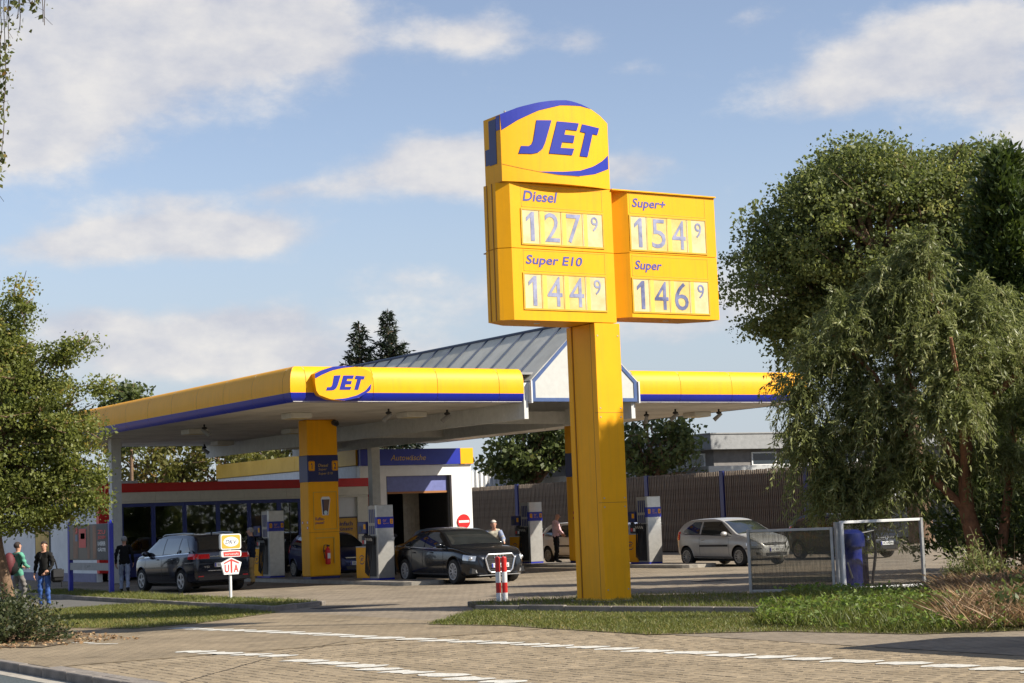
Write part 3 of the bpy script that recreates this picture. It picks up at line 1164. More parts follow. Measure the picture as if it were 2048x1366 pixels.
# soffit: long sheets with visible joints, two wings
def soffit(x0, x1, y0, y1, n):
    for i in range(n):
        a = x0 + (x1 - x0) * i / n
        c = x0 + (x1 - x0) * (i + 1) / n
        MB().box(a + .004, c - .004, y0, y1, 4.835 + (i % 2) * .002, 4.86).build('soffit_sheet', SOFF, can)


soffit(XC + .12, 26.25, YC + .10, YBK - .1, 14)
soffit(30.0, XR_ - .12, YC + .10, YBK - .1, 13)
# beams either side of the rooflight
for x in (26.26, 29.86):
    MB().box(x, x + .13, YC + .02, YBK - .2, 4.37, 4.87).build('beam', BEAM, can)
for y in (44.6, 52.0, 59.5):
    MB().box(26.39, 29.86, y, y + .16, 4.45, 4.8).build('tie_beam', BEAM, can)
# gable front
GX0, GX1, GXM = 26.48, 30.0, 28.24
SHO, APX, GB = 5.42, 7.08, 4.84
gab = [(GX0, GB), (GX1, GB), (GX1, SHO), (GXM, APX), (GX0, SHO)]


def inset(poly, d):
    c = Vector((28.24, 5.6))
    out = []
    n = len(poly)
    for i in range(n):
        p, a, b_ = Vector(poly[i]), Vector(poly[i - 1]), Vector(poly[(i + 1) % n])
        e1, e2 = (p - a).normalized(), (b_ - p).normalized()
        n1, n2 = Vector((-e1.y, e1.x)), Vector((-e2.y, e2.x))
        bis = (n1 + n2).normalized()
        out.append(tuple(p + bis * (d / max(.3, bis.dot(n1)))))
    return out


gi = inset(gab, .10)
YG = YC - .09
MB().prism(gi, YG + .02, YG + .09, 'y').build('gable_panel', mat('gable_white', (0.50, 0.50, 0.47), .5, var=.06), can)
fr = MB()
n = len(gab)
for i in range(n):
    j = (i + 1) % n
    vs = [(gab[i][0], YG, gab[i][1]), (gab[j][0], YG, gab[j][1]), (gi[j][0], YG, gi[j][1]), (gi[i][0], YG, gi[i][1])]
    vs += [(p[0], YG + .14, p[2]) for p in vs]
    fr.add(vs, [(0, 1, 2, 3), (0, 4, 5, 1), (3, 2, 6, 7), (4, 7, 6, 5)])
fr.build('gable_frame', BLUL, can)
MB().box(GX0 - .2, GX0 - .02, YC + .05, YC + .5, 4.86, 5.36).build('gable_cheek', WHT, can)
# rooflight slopes: sheets between dark seams
RY0, RY1 = YG - .02, 57.5
NS = 16
def sheet_mat(name, ca, cb, trans):
    """weathered translucent glazing sheet"""
    m = mat(name, ca, .6, var=.1, scale=1.4, spec=.3, col2=cb)
    t = m.node_tree
    b = t.nodes['Principled BSDF']
    tr = t.nodes.new('ShaderNodeBsdfTranslucent')
    tr.inputs[0].default_value = (*cb, 1)
    mx = t.nodes.new('ShaderNodeMixShader')
    mx.inputs[0].default_value = trans
    t.links.new(b.outputs[0], mx.inputs[1])
    t.links.new(tr.outputs[0], mx.inputs[2])
    t.links.new(mx.outputs[0], t.nodes['Material Output'].inputs['Surface'])
    return m


ROOFM = sheet_mat('rooflight_sheet', (.74, .72, .64), (.84, .82, .74), .35)
ROOFD = sheet_mat('rooflight_sheet_stained', (.56, .55, .48), (.78, .76, .68), .35)
SEAMM = mat('roof_seam', (0.035, 0.05, 0.09), .5)
for side in (0, 1):
    ex = GX0 - .05 if side == 0 else GX1 + .05
    for i in range(NS):
        a = RY0 + (RY1 - RY0) * i / NS
        c = RY0 + (RY1 - RY0) * (i + 1) / NS
        b = MB()
        zt = APX - .005
        b.add([(ex, a + .03, SHO), (ex, c - .03, SHO), (GXM, c - .03, zt), (GXM, a + .03, zt), (ex, a + .03, SHO - .03), (ex, c - .03, SHO - .03), (GXM, c - .03, zt - .03), (GXM, a + .03, zt - .03)],
              [(0, 3, 2, 1), (4, 5, 6, 7), (0, 1, 5, 4), (1, 2, 6, 5), (2, 3, 7, 6), (3, 0, 4, 7)])
        b.build('roof_sheet', ROOFD if i in (6, 7, 8, 9) else ROOFM, can)
        b = MB()
        b.tube([(ex, c, SHO + .012), (GXM, c, APX + .012)], .028, 6)
        b.build('roof_seam', SEAMM, can)
    MB().box(min(ex, ex), ex + .04, RY0, RY1, SHO - .62, SHO - .01).build('roof_cheek', WHT, can)
MB().tube([(GXM, RY0, APX + .02), (GXM, RY1, APX + .02)], .045, 8).build('ridge_cap', SEAMM, can)
MB().prism(gab, RY1, RY1 + .05, 'y').build('gable_panel', WHT, can)

# columns: two clad in yellow on the pump islands, white posts at the back
CB = .10


def yellow_column(x0, x1, y0, y1, detailed):
    c = MB().bbox(x0, x1, y0, y1, CB + .08, 4.835, .03).build('clad_column', YEL, can)
    MB().box(x0 + .03, x1 - .03, y0 + .03, y1 - .03, CB - .02, CB + .09).build('plinth', BLUD, c)
    MB().bbox(x0 - .012, x1 + .012, y0 - .012, y1 + .012, 2.96, 3.79, .03).build('blue_band', BLUD, c)
    YF_ = y0 - .018
    w = x1 - x0
    for k, ch in ((0, '1'), (1, '2')) if detailed else ((0, '5'), (1, '6')):
        xa = x0 + .015 if k == 0 else x1 - .215
        MB().bbox(xa, xa + .2, YF_, YF_ + .02, 3.30, 3.60, .03).build('number_tab', YEL, c)
        text('number', ch, xa + .06, xa + .14, 3.36, 3.54, onY(YF_ - .004), BLUD, c, bold=.02)
    for k, s in enumerate(('Diesel', 'Super', 'Super E10')):
        text('fuel_name', s, x0 + .33, x0 + .33 + (.33, .29, .48)[k], 3.42 - k * .125, 3.51 - k * .125, onY(YF_), mat('lettering_gold', (0.55, 0.36, 0.06), .5), c, shear=.2)
    if detailed:
        # recessed advertising sheet with a paper cup, and the niche below it
        b = MB()
        for (a, d, e, f) in ((x0 + .14, x1 - .08, 1.56, 1.58), (x0 + .14, x1 - .08, 2.66, 2.68), (x0 + .14, x0 + .16, 1.58, 2.66), (x1 - .10, x1 - .08, 1.58, 2.66)):
            b.box(a, d, y0 - .022, y0 + .01, e, f)
        b.build('poster_frame', YELD, c)
        YP = y0 - .006
        cx = x0 + .55
        cup = [(cx - .13, 2.45), (cx - .10, 2.0), (cx + .06, 2.0), (cx + .13, 2.45)]
        MB().prism([(p[0], p[1]) for p in [(cx - .155, 2.47), (cx - .12, 1.98), (cx + .08, 1.98), (cx + .155, 2.47), (cx + .11, 2.53), (cx - .11, 2.53)]], YP - .004, YP, 'y').build('cup_print', WHT, c)
        MB().prism(cup, YP - .007, YP - .004, 'y').build('cup_print', mat('cup_brown', (0.13, 0.07, 0.05), .6), c)
        MB().prism([(cx - .13, 2.45), (cx - .10, 2.0), (cx - .06, 2.0), (cx - .075, 2.45)], YP - .009, YP - .007, 'y').build('cup_print', BLUD, c)
        MB().disc((cx - .01, YP - .010, 2.06), .06, 'y', .004).build('cup_print', mat('cup_pale', (.5, .62, .66), .6), c)
        text('slogan', 'Kaffee-', x0 + .2, x0 + .50, 1.83, 1.93, onY(YP), mat('slogan_violet', (0.14, 0.05, 0.13), .6), c, bold=.02)
        text('slogan', 'pause?', x0 + .2, x0 + .49, 1.70, 1.81, onY(YP), MATS['slogan_violet'], c, bold=.02)
        MB().box(x0 - .002, x1 + .004, y0 - .006, y0 + .05, 1.475, 1.485).build('joint', GRV, c)
        b = MB()
        b.box(x0 + .20, x1 - .20, y0 - .03, y0 + .01, 1.30, 1.33)
        b.box(x1 - .23, x1 - .20, y0 - .03, y0 + .01, .55, 1.30)
        b.build('niche_frame', YELD, c)
        for (yy, zz) in ((y0 + .12, 1.78), (y0 + .45, 1.78), (y0 + .12, 1.62)):
            MB().disc((x0 - .004, yy, zz), .05, 'x', .006).build('warning_sticker', REDD, c)
            MB().disc((x0 - .008, yy, zz), .034, 'x', .004).build('warning_sticker', WHT, c)
    else:
        for zz in (1.78, 1.60):
            MB().disc((x0 - .004, y0 + .2, zz), .05, 'x', .006).build('warning_sticker', REDD, c)
    return c


yellow_column(23.19, 24.19, 48.5, 49.1, True)
yellow_column(33.62, 34.6, 49.75, 50.35, False)
for (x, y) in ((20.62, 58.3), (30.45, 58.3)):
    c = MB()
    c.bbox(x, x + .34, y, y + .3, 0, 4.835, .015)
    c.build('post', BEAM, can)
    MB().box(x - .006, x + .03, y - .006, y + .306, 0.02, 4.83).build('post_flange', BEAM, can)

# ceiling lamps and floodlights
LAMPW = mat('lamp_housing', (0.62, 0.60, 0.54), .5, var=.08)
for (x, y) in ((21.5, 45.6), (21.5, 53.1), (21.8, 61.8), (25.6, 60.6), (32.1, 60.7), (31.2, 53.0), (25.0, 45.3), (35.6, 45.6), (33.2, 60.9), (25.0, 53.2), (31.6, 45.8)):
    l = MB().bbox(x - .33, x + .33, y - .33, y + .33, 4.68, 4.836, .02).build('ceiling_lamp', LAMPW, can)
    MB().box(x - .26, x + .26, y - .26, y + .26, 4.672, 4.682).build('diffuser', PALE2, l)
for (x, y, az_) in ((23.5, 43.9, -.6), (25.6, 44.3, -.6), (20.8, 50.6, 2.6), (25.8, 62.8, 2.4), (33.3, 45.2, -2.), (33.6, 44.1, -.6), (35.3, 44.1, -.6), (31.4, 47.9, -.6)):
    dx, dy = cos(az_), sin(az_)
    f = MB().tube([(x, y, 4.84), (x, y, 4.70)], .03, 8).build('floodlight', DARK, can)
    MB().ellip((x, y, 4.72), (.09, .09, .05), 10, 6).build('bracket', DARK, f)
    MB().tube([(x + dx * .08, y + dy * .08, 4.70), (x - dx * .16, y - dy * .16, 4.50)], [.055, .07], 10).build('lamp_barrel', GREY, f)
c_ = MB().tube([(24.05, 48.42, 4.74), (24.05, 48.25, 4.70)], .09, 12).build('security_camera', DGREY, can)
MB().disc((24.05, 48.24, 4.70), .06, 'y', .02).build('lens', DARK, c_)

# oval plaque on the fascia
PLQ = [(19.876, 5.524), (20.077, 5.616), (20.4, 5.711), (20.723, 5.74), (21.128, 5.701), (21.371, 5.631), (21.532, 5.541), (21.50, 5.3), (21.427, 5.1), (21.102, 4.916), (20.694, 4.842), (20.294, 4.878), (19.979, 4.985), (19.903, 5.092), (19.87, 5.3)][::-1]
pq = MB().prism(PLQ, YC - .20, YC + .05, 'y').build('logo_plaque', YEL, can)
fnp = onY(YC - .204)
sx = (21.291 - 20.173) / (19.648 - 17.777)
sz = (5.491 - 5.099) / (9.15 - 8.476)
for gpoly in (GL_J, GL_E, GL_T):
    q = [(20.173 + (p[0] - 17.777) * sx, 5.099 + (p[1] - 8.476) * sz) for p in gpoly]
    decal('letter', q, onY(YC - .207), BLU, pq)
band('blue_arc', [(19.876, 5.524), (20.077, 5.616), (20.4, 5.711), (20.723, 5.738), (21.0, 5.715)], [(19.88, 5.40), (20.05, 5.49), (20.35, 5.61), (20.7, 5.685), (21.0, 5.713)], 0, BLU, pq, fnp)
band('blue_arc', [(20.4, 4.868), (20.694, 4.844), (21.102, 4.918), (21.427, 5.102), (21.45, 5.14)], [(20.4, 4.872), (20.72, 4.90), (21.05, 4.98), (21.3, 5.10), (21.47, 5.28)], 0, BLU, pq, fnp)
# ================================================================== shop
SX0, SX1, SY0, SY1 = 20.9, 31.72, 60.5, 73.0
shop = thing('station_shop', 'low white filling station shop with red fascia band and blue framed windows', 'shop building', (26.3, 60.5, 0))
wl_ = MB()
wl_.box(SX0, SX0 + .2, SY0 + .25, SY1, 0, 2.84)         # left side wall
wl_.box(SX0 + .2, SX1, SY1 - .2, SY1, 0, 3.3)
wl_.box(SX1 - .2, SX1, SY0 + .25, SY1 - .2, 0, 3.3)
wl_.box(28.6, 31.25, SY0 + .12, SY0 + .3, 0, 2.74)      # blank front wall right of the entrance
wl_.build('wall', WHTD, shop)
MB().box(SX0 - .03, SX0 + .0, SY0 + .3, SY1, 0, .30).build('wall_plinth', mat('plinth_lilac', (0.22, 0.21, 0.30), .8, var=.15), shop)
MB().box(SX0 + .1, SX1 - .1, SY0 + .3, SY1 - .1, 3.28, 3.34).build('roof', GREY, shop)
b = MB()
b.box(SX0 - .06, SX0 + .05, SY0 + .28, SY1, 2.845, 3.40)
sd = b.build('side_fascia', YELD, shop)
for k in range(1, 5):
    y = SY0 + .3 + k * 2.5
    MB().box(SX0 - .064, SX0 - .05, y - .008, y + .008, 2.85, 3.395).build('joint', GAPM, sd)
# interior seen through the glass
inn = MB()
inn.box(SX0 + .2, SX1 - .2, SY0 + .3, SY1 - .2, .0, .02)
inn.build('interior_floor', mat('shop_floor', (.16, .15, .14), .4), shop)
MB().box(SX0 + .2, SX1 - .2, SY0 + .3, SY1 - .2, 2.72, 2.76).build('interior_ceiling', GREY, shop)
rnd = random.Random(5)
for k in range(6):
    x = 22.2 + k * 1.15
    y = 63.0 + (k % 2) * 1.2
    s = thing('shop_shelf', ['shop shelf with mixed packets behind the leftmost blue framed window', 'shop shelf of coloured packets behind the second shop window',
                             'shop shelf of packets behind the third shop window from the left', 'shop shelf of packets behind the fourth shop window from the left',
                             'shop shelf of packets beside the dark shop entrance', 'shop shelf deep inside behind the shop entrance'][k], 'shelf', (x, y, 0.02), 'shelves inside the shop')
    f = MB()
    f.box(x - .5, x + .5, y + .18, y + .22, .02, 1.5)
    for z in (.15, .6, 1.05, 1.45):
        f.box(x - .5, x + .5, y - .2, y + .18, z, z + .03)
    f.build('rack', DGREY, s)
    for z in (.18, .63, 1.08):
        for q in range(6):
            hh = rnd.uniform(.16, .32)
            MB().bbox(x - .46 + q * .155, x - .34 + q * .155, y - .12, y + .1, z, z + hh, .01).build('packet', [REDD, YELD, BLU, CREAM, mat('packet_green', (.06, .2, .06), .5), mat('packet_orange', (.5, .16, .03), .5)][rnd.randrange(6)], s)
# window band
mull = [21.74, 22.91, 24.08, 25.35, 26.56, 27.74]
for i in range(5):
    a, c = mull[i], mull[i + 1]
    w = MB()
    t_ = .075
    for (p, q, r_, s_) in ((a, c, 2.56, 2.68), (a, c, .82, .92), (a, a + t_, .92, 2.56), (c - t_, c, .92, 2.56)):
        w.box(p + .003, q - .003, SY0 + .05, SY0 + .13, r_, s_)
    wf = w.build('window', BLUL if False else mat('window_frame_blue', (0.035, 0.055, 0.24), .4, var=.12), shop)
    MB().box(a + t_, c - t_, SY0 + .085, SY0 + .095, .92, 2.56).build('pane', GLS, wf)
    MB().box(a + .01, c - .01, SY0 + .07, SY0 + .13, .12, .815).build('panel', BLUD, wf)
# entrance: sliding doors, dark
ent = MB()
ent.box(27.745, 27.83, SY0 + .05, SY0 + .13, .02, 2.68)
ent.box(28.52, 28.6, SY0 + .05, SY0 + .13, .02, 2.68)
ent.box(27.83, 28.52, SY0 + .05, SY0 + .13, 2.55, 2.68)
d_ = ent.build('door_frame', MATS['window_frame_blue'], shop)
MB().box(27.84, 28.51, SY0 + .085, SY0 + .095, .05, 2.54).build('door_pane', GLS, d_)
MB().box(28.17, 28.19, SY0 + .06, SY0 + .12, .05, 2.54).build('door_stile', DGREY, d_)
# fascias and frame
MB().bbox(SX0, SX1, SY0 - .02, SY0 + .28, 3.072, 3.385, .01).build('red_band', RED, shop)
for k in range(6):
    x0, x1 = 21.28 + k * 1.69, 21.28 + (k + 1) * 1.69
    MB().bbox(x0 + .003, x1 - .003, SY0 + .0, SY0 + .26, 2.75, 3.07, .008).build('cream_panel', CREAM, shop)
MB().box(21.3, 31.38, SY0 - .02, SY0 + .1, 2.685, 2.745).build('shutter_box', CREAM, shop)
MB().bbox(SX0, 21.275, SY0 - .02, SY0 + .25, .3, 3.07, .01).build('red_leg', RED, shop)
MB().bbox(31.42, SX1, SY0 - .02, SY0 + .24, .3, 3.07, .01).build('red_leg', RED, shop)
MB().bbox(21.278, 21.735, SY0 + .01, SY0 + .24, 0.05, 2.68, .01).build('cream_jamb', CREAM, shop)
MB().bbox(30.95, 31.415, SY0 + .01, SY0 + .12, 0.05, 2.68, .01).build('cream_jamb', CREAM, shop)
# vents on the roof
MB().box(20.95, 21.5, 61.2, 62.2, 3.40, 3.62).build('roof_box', DGREY, shop)
MB().box(21.5, 22.6, 61.2, 62.2, 3.40, 3.50).build('roof_box', WHT, shop)
MB().box(17.8 + 3.3, 18.6 + 3.4, 66.5, 69, 3.42, 3.7).build('roof_box', WHT, shop)

# posters on the shop
ps = thing('wall_poster', 'framed orange advertising poster on the white side wall of the shop', 'poster', (20.9, 66.7, .64), 'posters on the shop')
MB().box(20.86, 20.9, 65.84, 67.61, .64, 1.90).build('frame', DGREY, ps)
MB().box(20.852, 20.86, 65.92, 67.53, .72, 1.82).build('print', mat('poster_orange', (.62, .34, .03), .5, var=.35, scale=1.5, col2=(.75, .5, .1)), ps)
ps = thing('wall_poster', 'orange slogan poster on the front wall beside the yellow canopy column', 'poster', (30.4, 60.6, 1.1), 'posters on the shop')
MB().box(29.9, 31.0, 60.575, 60.62, 1.05, 1.95).build('frame', DGREY, ps)
MB().box(29.96, 30.94, 60.568, 60.576, 1.1, 1.9).build('print', mat('poster_ochre', (.60, .31, .03), .5), ps)
for k, s in enumerate(('einfach', 'günstig', 'tanken.')):
    text('slogan', s, 30.1, 30.75, 1.62 - k * .22, 1.78 - k * .22, onY(60.562), BLUD, ps, bold=.02)
ps = thing('notice_board', 'pale notice board with fine print on the shop wall above the orange poster', 'notice', (29.3, 60.6, 1.5))
MB().box(28.85, 29.6, 60.585, 60.62, 1.3, 2.7).build('frame', CREAM, ps)
for k in range(9):
    MB().box(28.95, 29.5 - (k % 3) * .1, 60.58, 60.586, 1.45 + k * .08, 1.475 + k * .08).build('text_line', GREY, ps)

# ================================================================== car wash
WX0, WX1, WY0, WY1 = 31.85, 36.85, 62.0, 76.0
wash = thing('car_wash', 'white car wash hall with blue and yellow fascia and an open drive-through bay', 'car wash', (34.5, 62, 0))
w = MB()
w.box(35.93, WX1, WY0, WY0 + .3, 0, 3.88)
w.box(WX0, 32.99, WY0, WY0 + .3, 0, 3.88)
w.box(32.99, 35.93, WY0, WY0 + .3, 3.47, 3.88)
w.box(WX0, WX0 + .25, WY0 + .3, WY1, 0, 3.9)
w.box(WX1 - .25, WX1, WY0 + .3, WY1, 0, 3.9)
w.box(WX0 + .25, WX1 - .25, WY1 - .25, WY1, 0, 3.9)
w.build('wall', WHT, wash)
MB().box(WX0 + .1, WX1 - .1, WY0 + .1, WY1 - .1, 3.95, 4.02).build('roof', GREY, wash)
MB().bbox(WX0 - .02, 36.3, WY0 - .12, WY0 + .12, 3.89, 4.52, .01).build('blue_fascia', BLU, wash)
MB().bbox(36.303, WX1 + .05, WY0 - .12, WY0 + .12, 3.89, 4.52, .01).build('yellow_fascia', YEL, wash)
text('sign_lettering', 'Autowäsche', 33.15, 34.75, 4.07, 4.29, onY(WY0 - .126), mat('lettering_gold', (0.55, 0.36, 0.06), .5), wash, shear=.25)
for k in range(5):
    y0 = WY0 + .125 + k * 2.77
    MB().bbox(WX0 - .1, WX0 + .1, y0 + .004, y0 + 2.766, 3.92, 4.53, .008).build('side_fascia', YELD, wash)
MB().box(WX0 - .012, WX0 - .002, WY0 + .3, WY1, 3.3, 3.9).build('cladding', mat('pale_cladding', (.55, .58, .62), .5), wash)
# bay: raised roller door, guides, inside dark with brush
MB().box(33.0, 35.92, WY0 + .2, WY0 + .26, 2.86, 3.465).build('roller_door', mat('shutter_lavender', (.13, .15, .36), .5, var=.12), wash)
MB().box(33.0, 35.92, WY0 + .18, WY0 + .28, 2.78, 2.86).build('door_lip', mat('rusty_orange', (.30, .12, .03), .6), wash)
for x in (33.0, 35.82):
    MB().box(x, x + .1, WY0 + .16, WY0 + .28, 0, 3.46).build('door_guide', DGREY, wash)
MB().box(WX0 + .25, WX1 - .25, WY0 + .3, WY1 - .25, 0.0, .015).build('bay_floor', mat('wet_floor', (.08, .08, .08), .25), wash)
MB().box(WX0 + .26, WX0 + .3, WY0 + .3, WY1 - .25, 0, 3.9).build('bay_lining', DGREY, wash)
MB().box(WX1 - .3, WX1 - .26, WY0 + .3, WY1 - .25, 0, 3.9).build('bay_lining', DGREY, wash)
for k in range(5):
    MB().box(33.15 + k * .2, 33.33 + k * .2, 65.9 + .03 * k, 65.93 + .03 * k, .1, 3.0).build('strip_curtain', mat('curtain_grey', (.30, .28, .24), .6, var=.2), wash)
for k in range(4):
    MB().box(34.9 + k * .2, 35.08 + k * .2, 64.2 + .03 * k, 64.23 + .03 * k, .1, 3.0).build('strip_curtain', MATS['curtain_grey'], wash)
br = thing('wash_brush', 'upright blue car wash brush inside the dark bay', 'brush', (33.6, 65, 0))
bb = MB()
rr = random.Random(3)
for k in range(26):
    z = .3 + k * .09
    for q in range(12):
        a = 2 * pi * q / 12 + rr.random() * .4
        bb.tube([(33.6, 65, z), (33.6 + cos(a) * .45, 65 + sin(a) * .45, z - .1)], .02, 4, cap=False)
bb.build('bristles', mat('bristle_blue', (.02, .03, .09), .8), br)
MB().tube([(33.6, 65, 0.015), (33.6, 65, 3.0)], .08, 10).build('shaft', GREY, br)

sg = thing('no_entry_sign', 'round red no entry sign with white bar on the white car wash wall', 'sign', (36.41, 61.95, 1.3))
MB().disc((36.41, 61.97, 1.60), .29, 'y', .03, 32).build('plate', RED, sg)
MB().box(36.17, 36.65, 61.945, 61.956, 1.555, 1.645).build('bar', WHT, sg)

# ================================================================== slatted fence
FX = 45.0
fen = thing('slat_fence', 'long dark brown timber slat fence with blue posts behind the forecourt', 'fence', (FX, 60, 0))
slat_me = MB().box(-.022, .022, -.030, .030, .06, 3.20)
sm = slat_me.build('slat', mat('dark_timber', (0.115, 0.088, 0.066), .85, var=.35, scale=3, bump=.3, col2=(.20, .16, .125)), fen)
y = 47.0
sm.location = (FX, y, 0)
n_s = 0
posts = [51.2, 56.2, 61.25, 66.4, 71.55, 76.6]
while y < 80.5 and n_s < 290:
    y += .1155
    if any(abs(y - p) < .14 for p in posts):
        continue
    c = sm.copy()
    COL.objects.link(c)
    c.location = (FX + random.uniform(-.006, .006), y, random.uniform(-.02, .012))
    c.rotation_euler = (random.uniform(-.003, .003), 0, random.uniform(-.08, .08))
    n_s += 1
MB().box(FX + .06, FX + .09, 46.9, 80.6, 0, 3.1).build('backing_board', mat('fence_backing', (0.018, 0.014, 0.012), .9), fen)
for p in posts:
    MB().bbox(FX - .08, FX + .05, p - .12, p + .12, 0, 3.22, .01).build('post', BLUD, fen)

# ================================================================== buildings beyond the fence
hb_ = thing('office_block', 'grey flat roofed building with pale parapets rising behind the slat fence', 'building', (56, 66, 0))
w = MB()
w.box(51.6, 70, 65.0, 80, 0, 4.45)
w.build('wall', mat('grey_brick', (.17, .16, .155), .85, var=.2, scale=3), hb_)
rf = MB().box(51.0, 71, 64.4, 81, 4.42, 5.12).build('roof_parapet', mat('parapet_grey', (.24, .245, .25), .7, var=.12), hb_)
MB().box(50.95, 71.05, 64.35, 81.05, 5.12, 5.17).build('coping', GREY, rf)
MB().box(49.7, 70, 63.0, 63.2, 2.0, 3.62).build('low_parapet', mat('low_parapet_grey', (.38, .39, .39), .75, var=.15, streak=.2), hb_)
MB().box(49.7, 49.9, 63.2, 80, 2.0, 3.62).build('low_parapet', mat('low_parapet_grey', (.38, .39, .39), .75, var=.15, streak=.2), hb_)
for (a, c) in ((53.8, 55.3), (55.5, 57.0), (57.2, 58.7), (58.9, 60.4), (60.6, 62.1)):
    f = MB().box(a, c, 64.94, 65.0, 3.66, 4.28).build('window', WHT, hb_)
    MB().box(a + .08, c - .08, 64.93, 64.945, 3.72, 4.22).build('pane', mat('dark_pane', (.03, .04, .05), .08), f)
for k in range(6):
    a = 65.6 + k * 1.6
    f = MB().box(51.54, 51.6, a, a + 1.4, 3.66, 4.28).build('window', WHT, hb_)
    MB().box(51.53, 51.545, a + .07, a + 1.33, 3.72, 4.22).build('pane', MATS['dark_pane'], f)

sh = thing('metal_shed', 'white corrugated metal shed roof showing between the car wash and the tree', 'shed', (48, 82, 0))
MB().box(46.5, 57, 82.0, 95, 0, 4.1).build('wall', WHT, sh)
b = MB()
for k in range(38):
    x = 46.4 + k * .28
    b.prism([(x, 81.98), (x + .06, 81.9), (x + .16, 81.9), (x + .22, 81.98)], 3.2, 4.22, 'z')
b.build('corrugated_fascia', WHT, sh)
MB().tube([(54.3, 83, 4.1), (54.3, 83, 5.2)], .05).build('flue', GREY, sh)
MB().tube([(54.75, 83, 4.1), (54.75, 83, 5.05)], .05).build('flue', GREY, sh)

# house far behind on the left so that the street goes on
# ================================================================== pump islands and pumps
IH = .10


def island(x0, x1, y0, y1, lab):
    t = thing('pump_island', lab, 'pump island', ((x0 + x1) / 2, (y0 + y1) / 2, 0), 'pump islands')
    nseg = 7
    arc = [(x0 + (x1 - x0) * (.5 + .5 * cos(pi + pi * k / 8)), y0 + .5 - .5 * sin(pi * k / 8)) for k in range(9)]
    poly = arc + [(x1, y1), (x0, y1)]
    MB().prism(poly, -.02, IH, 'z').build('kerb_slab', CONC, t)
    MB().box(x0 + .12, x1 - .12, y0 + .5, y1 - .15, IH, IH + .004).build('tread_surface', CONCD, t)
    return t


island(23.05, 24.45, 42.3, 54.5, 'raised concrete pump island under the yellow column with the fire extinguisher')
island(32.85, 34.25, 42.9, 54.5, 'raised concrete pump island further back beside the silver hatchback')


